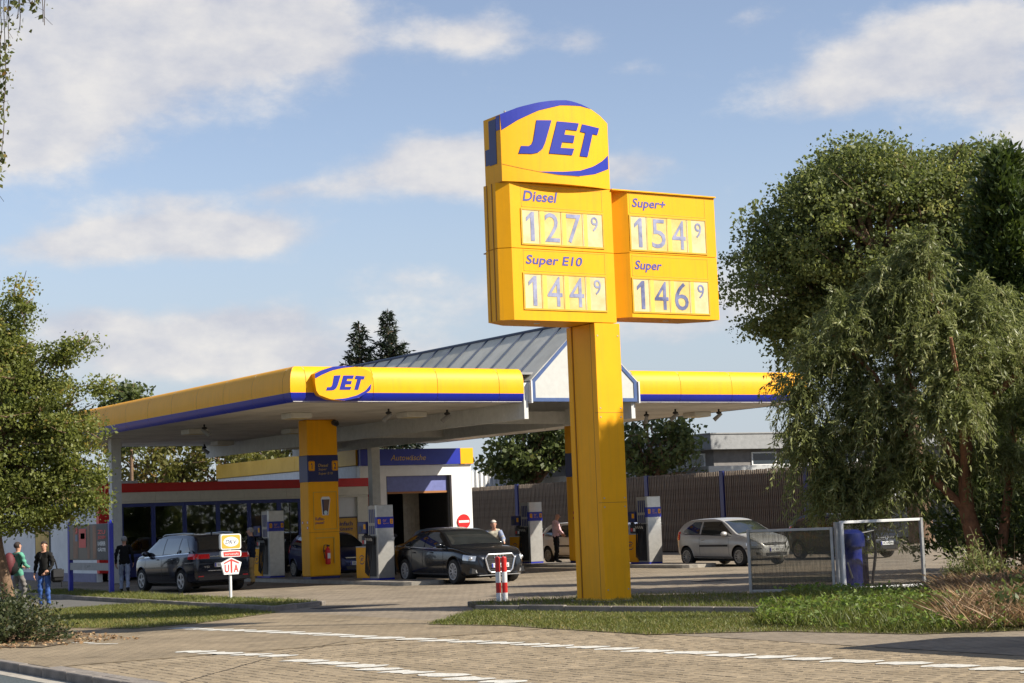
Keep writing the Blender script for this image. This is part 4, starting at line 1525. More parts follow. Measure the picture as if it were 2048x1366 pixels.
def make_pump(x, y, lab, nums, hoses=True, first=None):
    """four-hose dispenser: steel clad hose tower, low yellow cabinet with a display head behind it"""
    t = thing('fuel_pump', lab, 'fuel pump', (x, y, IH), 'fuel pumps on the islands')
    z0, z1 = IH + .004, 2.196
    wx = .26
    # tower: near end panel in steel
    MB().bbox(x - wx, x + wx, y - .10, y + .02, z0 + .05, z1, .012).build('end_panel', SILV, t)
    MB().box(x - wx + .01, x + wx - .01, y - .09, y + .9, IH, z0 + .05).build('skirt', BLU, t)
    tw = MB()
    tw.box(x - wx + .03, x + wx - .03, y + .02, y + .50, z0 + .05, z1 - .01)
    tower = tw.build('hose_tower', mat('tower_beige', (.34, .31, .27), .45, metal=.3, var=.1), t)
    # slots on both faces
    for s in (-1, 1):
        xs_ = x + s * (wx - .03)
        for k in range(4):
            for (a, c) in ((1.70, 2.08), (1.38, 1.62)):
                MB().box(min(xs_, xs_ + s * .006), max(xs_, xs_ + s * .006), y + .055 + k * .105, y + .115 + k * .105, a, c).build('slot', BLUD, tower)
        # black lower recess
        MB().box(min(xs_, xs_ + s * .008), max(xs_, xs_ + s * .008), y + .03, y + .49, z0 + .1, 1.34).build('recess', DARK, tower)
        # boots, nozzles, hoses
        for k in range(4):
            yk = y + .085 + k * .105
            xo = x + s * (wx + .02)
            nz_ = MB()
            nz_.box(min(xo, xo + s * .06), max(xo, xo + s * .06), yk - .035, yk + .035, 1.12, 1.30)
            nz_.tube([(xo + s * .05, yk, 1.28), (xo + s * .14, yk, 1.36), (xo + s * .17, yk, 1.30)], .022, 6)
            nn_ = nz_.build('nozzle', DARK, t)
            MB().tube([(xo + s * .06, yk, 1.20), (xo + s * .10, yk, 1.28)], .02, 6).build('guard', ALU, nn_)
            sag = .22 + .03 * k
            pts = []
            for q in range(11):
                f = q / 10
                pts.append((xo + s * (.06 + .10 * sin(pi * f)), yk + (.02 - .05 * (k - 1.5)) * sin(pi * f), 1.12 - (1.12 - sag) * sin(pi * min(1, f * 1.02)) ** .6 if f < .5 else sag + (1.32 - sag) * ((f - .5) * 2) ** 1.4))
            MB().tube(pts, .013, 6).build('hose', RUB, t)
    # blue header on the end panel
    hd = MB().box(x - wx - .004, x + wx + .004, y - .106, y + .03, 1.55, 1.86).build('header', BLU, t)
    for k, ch in enumerate(nums):
        xa = x - wx + .02 if k == 0 else x + wx - .11
        MB().bbox(xa, xa + .09, y - .112, y - .10, 1.66, 1.80, .012).build('number_tab', YEL, hd)
        text('number', ch, xa + .025, xa + .065, 1.69, 1.77, onY(y - .115), BLUD, hd, bold=.02)
    for k, s in enumerate(('Diesel', 'Super', 'Super E10')):
        text('fuel_name', s, x - .08, x + (.03, .01, .10)[k], 1.755 - k * .05, 1.79 - k * .05, onY(y - .11), YEL, hd, shear=.2)
    # low cabinet and display head on posts
    ca = MB().bbox(x - wx, x + wx, y + .505, y + 1.25, z0 + .05, 1.02, .012).build('cabinet', YELD if False else YEL, t)
    MB().box(x - wx - .003, x + wx + .003, y + .51, y + 1.245, 1.02, 1.045).build('cabinet_lid', ALU, ca)
    for s in (-1, 1):
        fx = x + s * (wx + .004)
        fn = (lambda a, z, X=fx, s=s: (X, y + .88 + (-a if s < 0 else a), z))
        tx = text('emblem', 'JET', -.10, .10, .62, .72, fn, BLUD, ca, shear=.25, bold=.03)
        arcp = [(.17 * cos(t_), .67 + .13 * sin(t_)) for t_ in np.linspace(.6, 2.9, 12)]
        arci = [(.16 * cos(t_), .67 + .105 * sin(t_)) for t_ in np.linspace(.6, 2.9, 12)]
        band('emblem_arc', arcp, arci, 0, BLUD, ca, fn)
        arcp = [(.17 * cos(t_), .67 + .13 * sin(t_)) for t_ in np.linspace(3.75, 6.05, 12)]
        arci = [(.16 * cos(t_), .67 + .105 * sin(t_)) for t_ in np.linspace(3.75, 6.05, 12)]
        band('emblem_arc', arcp, arci, 0, BLUD, ca, fn)
        # keypad / payment block above
        MB().box(min(fx, fx - s * .1), max(fx, fx - s * .1), y + .55, y + .85, 1.05, 1.34).build('control_block', DARK, t)
        for q in range(2):
            MB().box(min(fx, fx + s * .004), max(fx, fx + s * .004), y + .58 + q * .14, y + .68 + q * .14, 1.12, 1.22).build('sticker', [WHT, REDD][q], t)
    dh = MB().bbox(x - wx + .02, x + wx - .02, y + .62, y + 1.15, 1.40, 1.74, .02).build('display_head', BLUD, t)
    for s in (-1, 1):
        fx = x + s * (wx - .016)
        MB().box(min(fx, fx + s * .004), max(fx, fx + s * .004), y + .9, y + 1.08, 1.45, 1.62).build('screen', DGREY, dh)
        MB().box(min(fx, fx + s * .005), max(fx, fx + s * .005), y + .64, y + .76, 1.53, 1.67).build('number_tab', YEL, dh)
    for yy in (y + .68, y + 1.09):
        MB().box(x - .05, x + .05, yy - .03, yy + .03, 1.04, 1.41).build('support', DARK, t)
    return t


make_pump(23.75, 44.87, 'tall steel fuel pump beside the dark sedan in front of the yellow column', '12')
make_pump(23.75, 52.17, 'tall steel fuel pump beside the man in beige trousers', '34')
make_pump(33.54, 52.29, 'tall steel fuel pump behind the hood of the dark sedan', '78')
make_pump(33.54, 45.45, 'tall steel fuel pump beside the silver hatchback right of the sign column', '56')
# ================================================================== cars
def paint(name, col, metal=.35, rough=.28):
    return mat(name, col, rough, metal=metal, var=.06, scale=2, coat=.6)


CGL = mat('car_glass', (0.018, 0.021, 0.022), 0.03, var=.3, scale=3, spec=.9, coat=.6)
CGLC = glass_mat('car_glass_clear', (.45, .50, .50), .12)
CHROME = mat('chrome', (.72, .73, .75), .18, metal=.75, var=.05)
LENS = mat('lamp_lens', (.62, .64, .66), .08, metal=.5, var=.2, scale=30)
TAIL = mat('tail_red', (.55, .015, .02), .12, var=.25, scale=25, coat=1)
PLATE = mat('plate_white', (.75, .75, .73), .5, var=.05)
INTR = mat('car_interior', (.02, .02, .022), .8, var=.2)


def crom(pts, x):
    """smooth monotone interpolation through (x, value) points"""
    xs = np.array([p[0] for p in pts])
    ys = np.array([p[1] for p in pts])
    d = np.diff(ys) / np.diff(xs)
    m = np.zeros(len(xs))
    m[1:-1] = np.where(d[:-1] * d[1:] > 0, 2 * d[:-1] * d[1:] / (d[:-1] + d[1:] + 1e-12), 0)
    m[0], m[-1] = d[0], d[-1]
    i = int(np.clip(np.searchsorted(xs, x) - 1, 0, len(xs) - 2))
    h = xs[i + 1] - xs[i]
    t = min(1, max(0, (x - xs[i]) / h))
    return float((2 * t**3 - 3 * t**2 + 1) * ys[i] + (t**3 - 2 * t**2 + t) * h * m[i] + (-2 * t**3 + 3 * t**2) * ys[i + 1] + (t**3 - t**2) * h * m[i + 1])


class Car:
    """x forward, y left, z up; origin on the ground midway between the axles"""

    def __init__(s, spec):
        s.s = spec
        s.top, s.wid, s.belt, s.bot = spec['top'], spec['wid'], spec['belt'], spec['bot']
        s.tumble = spec.get('tumble', .40)
        s.x0, s.x1 = s.top[0][0], s.top[-1][0]

    def section(s, x):
        zt, W_, zb = crom(s.top, x), crom(s.wid, x), crom(s.bot, x)
        bl = crom(s.belt, x)
        zs = min(bl, zt - .055)
        gh = zt - zs
        wt = max(.93 * W_ - s.tumble * max(0, gh - .06), .25 * W_)
        r = min(.05, gh * .5)
        zs_ = max(zs, zb + .12)
        P = [(0, zb), (.78 * W_, zb), (.93 * W_, zb + .04), (.975 * W_, zb + .13), (.995 * W_, zb + (zs_ - zb) * .45), (W_, zb + (zs_ - zb) * .62), (.985 * W_, zs_ - .10 * min(1, (zs_ - zb) / .4)), (.955 * W_, zs_ - .02), (.93 * W_, zs_)]
        x9, z9 = wt, zt - r
        for f in (.25, .5, .75):
            bul = .018 * sin(pi * f) * min(1, gh / .3)
            P.append((.93 * W_ + (x9 - .93 * W_) * f + bul, zs_ + (z9 - zs_) * f))
        P += [(x9, z9), (x9 - r * .45, zt - r * .35), (x9 - r * 1.6, zt - r * .06), (.5 * wt, zt + .006), (0, zt + .012)]
        return P

    def side(s, x, z):
        P = s.section(x)
        lo = P[1:13]
        for a, b in zip(lo[:-1], lo[1:]):
            if a[1] <= z <= b[1] and b[1] > a[1]:
                f = (z - a[1]) / (b[1] - a[1])
                return a[0] + (b[0] - a[0]) * f
        return lo[-1][0] if z > lo[-1][1] else lo[0][0]

    def topz(s, x, y):
        P = s.section(x)[12:]
        y = abs(y)
        for a, b in zip(P[:-1], P[1:]):
            if b[0] <= y <= a[0]:
                f = (a[0] - y) / (a[0] - b[0] + 1e-9)
                return a[1] + (b[1] - a[1]) * f
        return P[0][1]

    def shell(s):
        sp = s.s
        xs = sorted(set(np.round(np.concatenate([np.linspace(s.x0, s.x1, 64), s.x0 + np.array([.015, .04, .08]), s.x1 - np.array([.015, .04, .08])]), 4)))
        b = MB()
        vs, n = [], None
        for x in xs:
            P = s.section(x)
            full = [(p[0], p[1]) for p in P] + [(-p[0], p[1]) for p in P[-2:0:-1]]
            n = len(full)
            vs += [(x, q[0], q[1]) for q in full]
        fs = []
        for i in range(len(xs) - 1):
            for k in range(n):
                k2 = (k + 1) % n
                fs.append((i * n + k, (i + 1) * n + k, (i + 1) * n + k2, i * n + k2))
        fs.append(tuple(range(n)))
        fs.append(tuple((len(xs) - 1) * n + k for k in range(n))[::-1])
        b.add(vs, fs)
        return b

    def side_patch(s, name, xa, xb, zlo, zhi, m, parent, sides=(1, -1), off=.006, nx=14, nz=6):
        """surface patch between two height curves on the flank"""
        out = []
        for sd in sides:
            b = MB()
            vs = []
            for i in range(nx + 1):
                x = xa + (xb - xa) * i / nx
                a, c = zlo(x), zhi(x)
                for k in range(nz + 1):
                    z = a + (c - a) * k / nz
                    vs.append((x, sd * (s.side(x, z) + off), z))
            fs = [(i * (nz + 1) + k, (i + 1) * (nz + 1) + k, (i + 1) * (nz + 1) + k + 1, i * (nz + 1) + k + 1) for i in range(nx) for k in range(nz)]
            b.add(vs, fs)
            out.append(b.build(name, m, parent, smooth=True))
        return out

    def top_patch(s, name, xa, xb, frac, m, parent, offx=.0, offz=.006, nx=8, ny=12):
        b = MB()
        vs = []
        for i in range(nx + 1):
            x = xa + (xb - xa) * i / nx
            ym = s.section(x)[12][0] * frac
            for k in range(ny + 1):
                y = -ym + 2 * ym * k / ny
                vs.append((x + offx, y, s.topz(x, y) + offz))
        fs = [(i * (ny + 1) + k, (i + 1) * (ny + 1) + k, (i + 1) * (ny + 1) + k + 1, i * (ny + 1) + k + 1) for i in range(nx) for k in range(ny)]
        b.add(vs, fs)
        return b.build(name, m, parent, smooth=True)


def wheel(car, x, y, r, w, rim_m, spokes, parent, sgn):
    t = MB()
    prof = [(r * .66, -w / 2), (r * .93, -w / 2), (r, -w * .32), (r, w * .32), (r * .93, w / 2), (r * .66, w / 2), (r * .62, w * .3), (r * .62, -w * .3)]
    vs, fs = [], []
    seg = 28
    for k in range(seg):
        a = 2 * pi * k / seg
        for (rr, yy) in prof:
            vs.append((x + rr * cos(a), y + yy, r + rr * sin(a)))
    n = len(prof)
    for k in range(seg):
        k2 = (k + 1) % seg
        for i in range(n):
            i2 = (i + 1) % n
            fs.append((k * n + i, k * n + i2, k2 * n + i2, k2 * n + i))
    t.add(vs, fs)
    wh = t.build('wheel', RUB, parent, smooth=True)
    yo = y + sgn * w * .44
    rb = MB()
    rb.tube([(x, y - sgn * .02, r), (x, yo - sgn * .03, r)], r * .66, 28)
    rb.build('rim_barrel', INTR, wh)
    rim = MB()
    # outer ring and spokes
    vs, fs = [], []
    for k in range(28):
        a = 2 * pi * k / 28
        for (rr, dy) in ((r * .67, 0), (r * .67, .02), (r * .59, .02), (r * .59, -.01)):
            vs.append((x + rr * cos(a), yo + sgn * dy, r + rr * sin(a)))
    for k in range(28):
        k2 = (k + 1) % 28
        for i in range(4):
            i2 = (i + 1) % 4
            fs.append((k * 4 + i, k * 4 + i2, k2 * 4 + i2, k2 * 4 + i))
    rim.add(vs, fs)
    rim.disc((x, yo, r), r * .16, 'y', .05, 14)
    for k in range(spokes):
        a = 2 * pi * k / spokes + .2
        wd = r * (.10 if spokes > 7 else .15)
        ca, sa = cos(a), sin(a)
        pts = []
        for rr, ww in ((r * .1, wd * .8), (r * .62, wd)):
            for s_ in (-1, 1):
                pts.append((x + rr * ca - s_ * ww * sa * .5, r + rr * sa + s_ * ww * ca * .5))
        vs = [(p[0], yo + sgn * .012, p[1]) for p in pts] + [(p[0], yo - sgn * .02, p[1]) for p in pts]
        rim.add(vs, [(0, 1, 3, 2), (4, 6, 7, 5), (0, 2, 6, 4), (1, 5, 7, 3)])
    rim.build('rim', rim_m, wh)
    return wh


def make_car(name, label, cat, loc, rotz, spec, pm, rim_m, group=None, glass_front=None):
    t = local_thing(name, label, cat, loc, rotz, group)
    c = Car(spec)
    r, wb, tr = spec['r'], spec['wb'], spec['track']
    body = c.shell().build('body', [pm, RUB], t, smooth=True)
    # wheel arches cut out of the shell
    cut = MB()
    for sx in (-1, 1):
        for sy in (-1, 1):
            ym = sy * (tr / 2 + .08)
            cut.tube([(sx * wb / 2, ym - .22, r + .015), (sx * wb / 2, ym + .35 * 1, r + .015)] if sy > 0 else [(sx * wb / 2, ym - .35, r + .015), (sx * wb / 2, ym + .22, r + .015)], r * 1.16, 32)
    me = bpy.data.meshes.new('cut')
    me.from_pydata(cut.v, [], cut.f)
    me.materials.append(RUB)
    co = bpy.data.objects.new('cut', me)
    COL.objects.link(co)
    bm_ = bmesh.new()
    bm_.from_mesh(body.data)
    bmesh.ops.recalc_face_normals(bm_, faces=bm_.faces)
    bm_.to_mesh(body.data)
    bm_.free()
    bm_ = bmesh.new()
    bm_.from_mesh(me)
    bmesh.ops.recalc_face_normals(bm_, faces=bm_.faces)
    bm_.to_mesh(me)
    bm_.free()
    mw = t.matrix_world.copy()
    t.location = (0, 0, 0)
    t.rotation_euler = (0, 0, 0)
    mod = body.modifiers.new('b', 'BOOLEAN')
    mod.operation = 'DIFFERENCE'
    mod.object = co
    mod.solver = 'EXACT'
    bpy.context.view_layer.update()
    dg = bpy.context.evaluated_depsgraph_get()
    nm = bpy.data.meshes.new_from_object(body.evaluated_get(dg))
    body.modifiers.clear()
    body.data = nm
    nm.polygons.foreach_set('use_smooth', [True] * len(nm.polygons))
    nm.set_sharp_from_angle(angle=radians(40))
    bpy.data.objects.remove(co)
    t.location = loc
    t.rotation_euler = (0, 0, rotz)
    for sx in (-1, 1):
        for sy in (-1, 1):
            wheel(c, sx * wb / 2, sy * (tr / 2), r, spec.get('tw', .2), rim_m, spec['spokes'], t, sy)
            # black lip round the arch
            lip = MB()
            pts = []
            for k in range(17):
                a = pi * k / 16 * 1.1 - .16
                xx, zz = sx * wb / 2 + r * 1.17 * cos(a), r + .015 + r * 1.17 * sin(a)
                pts.append((xx, sy * (c.side(xx, zz) + .002), zz))
            lip.tube(pts, .011, 5)
            lip.build('arch_lip', pm if not spec.get('dark_lip') else RUB, t)
    gm = CGL
    for wdef in spec['windows']:
        c.side_patch('side_window', wdef['xa'], wdef['xb'], wdef['lo'], wdef['hi'], gm, t)
    ws = spec['screen']
    c.top_patch('windscreen', ws[0], ws[1], .90, glass_front or gm, t, .004, .006)
    rs = spec['rear']
    c.top_patch('rear_window', rs[0], rs[1], .86, gm, t, -.004, .006)
    # door seams and handles
    for x in spec['seams']:
        c.side_patch('door_seam', x, x + .012, lambda q: crom(c.bot, q) + .12, lambda q: crom(c.belt, q) - .01, DARK, t, off=.003, nx=1, nz=8)
    for x in spec['handles']:
        z = spec['hz']
        for sy in (-1, 1):
            MB().ellip((x, sy * (c.side(x, z) + .012), z), (.10, .022, .018), 10, 6).build('door_handle', spec.get('hm', pm), t, smooth=True)
    for sy in (-1, 1):
        mx_, mz = spec['mirror']
        yy = sy * (c.side(mx_, mz) + .10)
        mir = MB().ellip((mx_, yy, mz), (.085, .12, .075), 14, 8).build('mirror', spec.get('mm', pm), t, smooth=True)
        MB().tube([(mx_, sy * (c.side(mx_, mz - .06) - .02), mz - .06), (mx_ + .01, yy, mz - .04)], .025, 6).build('mirror_arm', DARK, mir)
    if spec.get('trim'):
        z = spec['trim']
        c.side_patch('side_moulding', spec['trimx'][0], spec['trimx'][1], lambda q: z - .03, lambda q: z + .03, DARK, t, off=.012, nx=10, nz=2)
    c.side_patch('sill', -wb / 2 + r * 1.25, wb / 2 - r * 1.25, lambda q: crom(c.bot, q) + .02, lambda q: crom(c.bot, q) + .09, DGREY, t, off=.004, nx=6, nz=2)
    # bonnet shut lines
    for sy in (-1, 1):
        pts = []
        xa, xb = ws[1] + .03, c.x1 - .22
        for k in range(9):
            x = xa + (xb - xa) * k / 8
            y = c.section(x)[12][0] * .93
            pts.append((x, sy * y, c.topz(x, y) + .001))
        MB().tube(pts, .005, 4).build('bonnet_seam', DARK, t)
    # belt line strip
    c.side_patch('belt_trim', spec['windows'][0]['xa'] + .05, spec['windows'][-1]['xb'] - .03, lambda q: crom(c.belt, q) - .004, lambda q: crom(c.belt, q) + .02, spec.get('beltm', DARK), t, off=.009, nx=12, nz=1)
    MB().box(-spec['wb'] / 2, spec['wb'] / 2, -.6, .6, crom(c.bot, 0) - .06, crom(c.bot, 0) + .02).build('underbody', RUB, t)
    return t, c


def plate(t, x, z, txt, sgn, w=.52, h=.115):
    p = MB().bbox(x - .008, x + .008, -w / 2, w / 2, z - h / 2, z + h / 2, .004).build('number_plate', PLATE, t)
    fx = x + sgn * .011
    s_ = 1 if sgn > 0 else -1
    fn = lambda a, zz: (fx, a * s_, zz)
    b = MB()
    b.add([fn(-w / 2 + .004, z - h / 2 + .004), fn(-w / 2 + .045, z - h / 2 + .004), fn(-w / 2 + .045, z + h / 2 - .004), fn(-w / 2 + .004, z + h / 2 - .004)], [(0, 1, 2, 3)])
    b.build('country_band', BLU, p)
    text('plate_text', txt, -w / 2 + .07, w / 2 - .03, z - .038, z + .038, fn, DARK, p)
    return p


# ---- dark sedan
AU = dict(wb=2.912, track=1.62, r=.335, tw=.245, spokes=10, tumble=.46,
          top=[(-2.53, .72), (-2.48, .92), (-2.36, 1.01), (-2.0, 1.07), (-1.72, 1.12), (-1.35, 1.265), (-.95, 1.385), (-.45, 1.448), (-.1, 1.455), (.25, 1.425), (.52, 1.345), (.85, 1.185), (1.13, 1.035), (1.22, 1.0), (1.6, .945), (1.95, .875), (2.2, .79), (2.32, .70), (2.366, .56)],
          wid=[(-2.53, .74), (-2.40, .86), (-2.1, .915), (-1.4, .935), (0, .937), (1.4, .93), (1.85, .90), (2.12, .82), (2.28, .68), (2.366, .50)],
          belt=[(-2.53, .95), (-1.9, 1.0), (-1.2, .985), (0, .945), (1.1, .93), (2.37, .85)],
          bot=[(-2.53, .36), (-2.2, .25), (-1.4, .20), (1.6, .19), (2.1, .20), (2.366, .27)],
          windows=[dict(xa=-1.62, xb=-.36, lo=lambda x: .985 + .0 * x, hi=lambda x: min(1.385, 1.0 + (x + 1.62) * .55 if x < -.95 else 1.385 + 0 * x)),
                   dict(xa=-.30, xb=1.0, lo=lambda x: .965, hi=lambda x: min(1.385, .975 + (1.0 - x) * .60))],
          screen=(.42, 1.14), rear=(-1.70, -.98), seams=(-1.02, -.335, .88), handles=(-.85, .22), hz=.84, mirror=(.72, 1.03), beltm=CHROME)
navy = paint('dark_metallic', (.014, .017, .024), .55, .22)
RIMA = mat('alloy_rim', (.50, .50, .51), .35, metal=.25, var=.1)
A, ca = make_car('sedan', 'dark grey metallic sedan parked facing the camera at the front pump', 'car', (25.08, 43.07, 0), radians(-92.5), AU, navy, RIMA, glass_front=CGL)
# single frame grille
gr = [(-.36, .76), (.36, .76), (.44, .66), (.36, .36), (.28, .29), (-.28, .29), (-.36, .36), (-.44, .66)]
g = MB().prism(gr, 2.330, 2.376, 'x').build('grille', DARK, A)
b = MB()
b.tube([(2.384, p[0], p[1]) for p in gr + gr[:1]], .024, 6)
b.build('grille_frame', CHROME, g)
for k in range(6):
    z = .35 + k * .068
    MB().box(2.37, 2.385, -.37, .37, z, z + .010).build('grille_bar', DGREY, g)
for k in range(4):
    MB().tube([(2.392, -.135 + .09 * k + .045 * cos(a), .70 + .045 * sin(a)) for a in np.linspace(0, 2 * pi, 13)], .006, 5).build('emblem_ring', CHROME, g)
plate(A, 2.394, .47, 'WL·AR 2016', 1)
ca.side_patch('headlamp', 1.93, 2.27, lambda x: .60 + (2.27 - x) * .10, lambda x: .735 + (2.27 - x) * .12, LENS, A, off=.008, nx=10, nz=4)
ca.side_patch('headlamp_brow', 1.95, 2.26, lambda x: .735 + (2.27 - x) * .12, lambda x: .75 + (2.27 - x) * .12, DARK, A, off=.010, nx=10, nz=2)
for sy in (-1, 1):
    MB().ellip((2.17, sy * (ca.side(2.17, .66) - .01), .67), (.055, .055, .05), 12, 8).build('lamp_bulb', CHROME, A, smooth=True)
    MB().prism([(sy * .55, .26), (sy * .80, .28), (sy * .78, .42), (sy * .56, .36)], 2.12, 2.262, 'x').build('intake', DARK, A)
    MB().disc((2.27, sy * .64, .335), .05, 'x', .02, 18).build('fog_lamp', CHROME, A)
ca.side_patch('tail_lamp', -2.46, -2.15, lambda x: .78, lambda x: .92, TAIL, A, off=.006, nx=6, nz=3)
MB().box(2.20, 2.36, -.62, .62, .215, .235).build('splitter', CHROME, A)
MB().bbox(.62, .66, -.16, -.04, 1.06, 1.14, .01).build('windscreen_sticker', WHT, A)
for s in (-.33, .33):
    MB().bbox(-.28, .05, s - .22, s + .22, .62, 1.22, .06).build('seat', INTR, A)

# ---- dark compact van
GO = dict(wb=2.685, track=1.56, r=.318, tw=.215, spokes=5, tumble=.36,
          top=[(-2.17, .80), (-2.14, 1.02), (-2.06, 1.18), (-1.86, 1.44), (-1.70, 1.535), (-1.2, 1.57), (-.4, 1.578), (.2, 1.545), (.55, 1.455), (1.0, 1.225), (1.36, 1.05), (1.45, 1.03), (1.75, .965), (2.0, .86), (2.13, .72), (2.168, .56)],
          wid=[(-2.17, .76), (-2.08, .845), (-1.8, .885), (-1.2, .903), (0, .905), (1.3, .90), (1.7, .87), (1.95, .78), (2.1, .64), (2.168, .48)],
          belt=[(-2.17, 1.06), (-1.3, 1.04), (0, .985), (1.3, .94), (2.17, .85)],
          bot=[(-2.17, .34), (-1.9, .26), (-1.3, .21), (1.5, .20), (2.0, .21), (2.168, .28)],
          windows=[dict(xa=-1.83, xb=-1.15, lo=lambda x: 1.07, hi=lambda x: min(1.47, 1.10 + (x + 1.83) * .9)),
                   dict(xa=-1.08, xb=-.12, lo=lambda x: 1.04, hi=lambda x: 1.475),
                   dict(xa=-.05, xb=1.22, lo=lambda x: 1.01, hi=lambda x: min(1.475, 1.015 + (1.22 - x) * .62))],
          screen=(.50, 1.36), rear=(-2.09, -1.80), seams=(-1.12, -.085, 1.05), handles=(-.85, .18), hz=.90, mirror=(.92, 1.06), beltm=CHROME)
blk = paint('blue_black', (.006, .009, .022), .3, .2)
RIMB = mat('two_tone_rim', (.58, .58, .58), .35, metal=.2, var=.1)
G_, cg = make_car('compact_van', 'dark blue compact van seen from behind at the left pump', 'car', (19.27, 48.16, 0), radians(92.7), GO, blk, RIMB)
cg.side_patch('tail_lamp', -2.155, -1.80, lambda x: .90, lambda x: 1.045, TAIL, G_, off=.008, nx=8, nz=3)
rx = -2.175
for sy in (-1, 1):
    MB().bbox(rx - .01, rx + .05, min(sy * .40, sy * .74), max(sy * .40, sy * .74), .905, 1.035, .015).build('tail_lamp', TAIL, G_)
    MB().bbox(rx - .01, rx + .03, min(sy * .58, sy * .74), max(sy * .58, sy * .74), .40, .45, .01).build('reflector', TAIL, G_)
MB().box(rx - .008, rx + .04, -.4, .4, .955, .975).build('tailgate_trim', CHROME, G_)
MB().box(rx - .02, rx + .05, -.74, .74, .33, .42).build('bumper_insert', DARK, G_)
MB().box(rx - .012, rx + .03, -.45, .45, .575, .59).build('tailgate_seam', CHROME, G_)
plate(G_, rx - .012, .73, 'WL·SV 177', -1)
b = MB()
b.tube([(rx - .01, .06 * cos(a), 1.02 + .06 * sin(a)) for a in np.linspace(0, 2 * pi, 17)], .008, 5)
b.build('emblem_ring', CHROME, G_)
text('model_badge', 'TSI', .42, .58, .66, .71, lambda a, z: (rx - .004, a if False else 1.0 - a, z), CHROME, G_)
for sy in (-1, 1):
    MB().tube([(.45, sy * .58, 1.53), (.2, sy * .60, 1.575), (-1.0, sy * .60, 1.605), (-1.6, sy * .58, 1.585)], .022, 6).build('roof_rail', ALU, G_)
MB().tube([(-1.45, 0, 1.58), (-1.52, 0, 1.68)], [.03, .012], 6).build('antenna', DARK, G_)

# ---- silver three-door hatchback
CO = dict(wb=2.49, track=1.42, r=.292, tw=.185, spokes=12, tumble=.42,
          top=[(-1.80, .80), (-1.775, 1.0), (-1.70, 1.12), (-1.48, 1.32), (-1.25, 1.40), (-.7, 1.437), (-.2, 1.44), (.15, 1.405), (.45, 1.31), (.85, 1.10), (1.15, .955), (1.25, .935), (1.6, .86), (1.85, .76), (1.98, .64), (2.02, .50)],
          wid=[(-1.80, .68), (-1.7, .765), (-1.4, .81), (-.6, .823), (.8, .823), (1.3, .81), (1.65, .765), (1.87, .66), (1.98, .54), (2.02, .42)],
          belt=[(-1.8, 1.02), (-1.2, .97), (0, .93), (1.0, .885), (2.02, .78)],
          bot=[(-1.8, .36), (-1.5, .27), (-1.0, .22), (1.3, .20), (1.8, .21), (2.02, .27)],
          windows=[dict(xa=-1.50, xb=-.62, lo=lambda x: .985 + max(0, -(x + 1.2)) * .25, hi=lambda x: min(1.34, 1.03 + (x + 1.5) * .62)),
                   dict(xa=-.54, xb=.92, lo=lambda x: .95, hi=lambda x: min(1.345, .955 + (.92 - x) * .60))],
          screen=(.36, 1.13), rear=(-1.72, -1.46), seams=(-.585, .80), handles=(-.42,), hz=.80, mirror=(.66, .97), trim=.62, trimx=(-.56, .78), dark_lip=False, hm=None)
CO['hm'] = mat('silver_paint', (.46, .45, .43), .32, metal=.22, var=.05, coat=.5)
silv = CO['hm']
COV = mat('wheel_cover', (.40, .38, .35), .4, metal=.5)
C_, cc = make_car('hatchback', 'silver three door hatchback parked behind the front glass panel at the right pump', 'car', (34.96, 43.34, 0), radians(-89.1), CO, silv, COV)
cc.side_patch('headlamp', 1.58, 1.90, lambda x: .585 + (1.9 - x) * .04, lambda x: .70 + (1.9 - x) * .30, LENS, C_, off=.008, nx=8, nz=4)
cc.side_patch('bumper_strip', 1.45, 1.985, lambda x: .50, lambda x: .53, DARK, C_, off=.010, nx=8, nz=2)
MB().prism([(-.40, .60), (.40, .60), (.44, .68), (-.44, .68)], 1.96, 1.998, 'x').build('grille', DARK, C_)
MB().box(1.985, 2.012, -.42, .42, .635, .655).build('grille_bar', CHROME, C_)
b = MB()
b.tube([(2.015, .055 * cos(a), .645 + .055 * sin(a)) for a in np.linspace(0, 2 * pi, 17)], .008, 5)
b.build('emblem_ring', CHROME, C_)
plate(C_, 2.03, .47, 'WL·AW 253', 1)
MB().prism([(-.38, .29), (.38, .29), (.42, .385), (-.42, .385)], 1.99, 2.028, 'x').build('intake', DARK, C_)
for sy in (-1, 1):
    MB().prism([(sy * .48, .30), (sy * .64, .33), (sy * .66, .40), (sy * .48, .385)], 1.86, 1.955, 'x').build('intake', DARK, C_)
cc.side_patch('tail_lamp', -1.77, -1.56, lambda x: .80, lambda x: 1.06, TAIL, C_, off=.006, nx=6, nz=4)
MB().bbox(-.12, -.06, -.67, -.64, 1.0, 1.3, .004).build('belt_reflection', GREY, C_) if False else None


# ---- further cars, mostly hidden: the same body types in other colours
def recolour(root, pm_old, pm_new):
    for o in [root] + list(root.children_recursive):
        if o.type == 'MESH' and any(m_ == pm_old for m_ in o.data.materials):
            o.data = o.data.copy()
            for i, m_ in enumerate(o.data.materials):
                if m_ == pm_old:
                    o.data.materials[i] = pm_new


def extra(src, old, loc, rz, pm, label):
    c = copy_tree(src)
    c.location = loc
    c.rotation_euler = (0, 0, radians(rz))
    recolour(c, old, pm)
    c['label'] = label
    return c


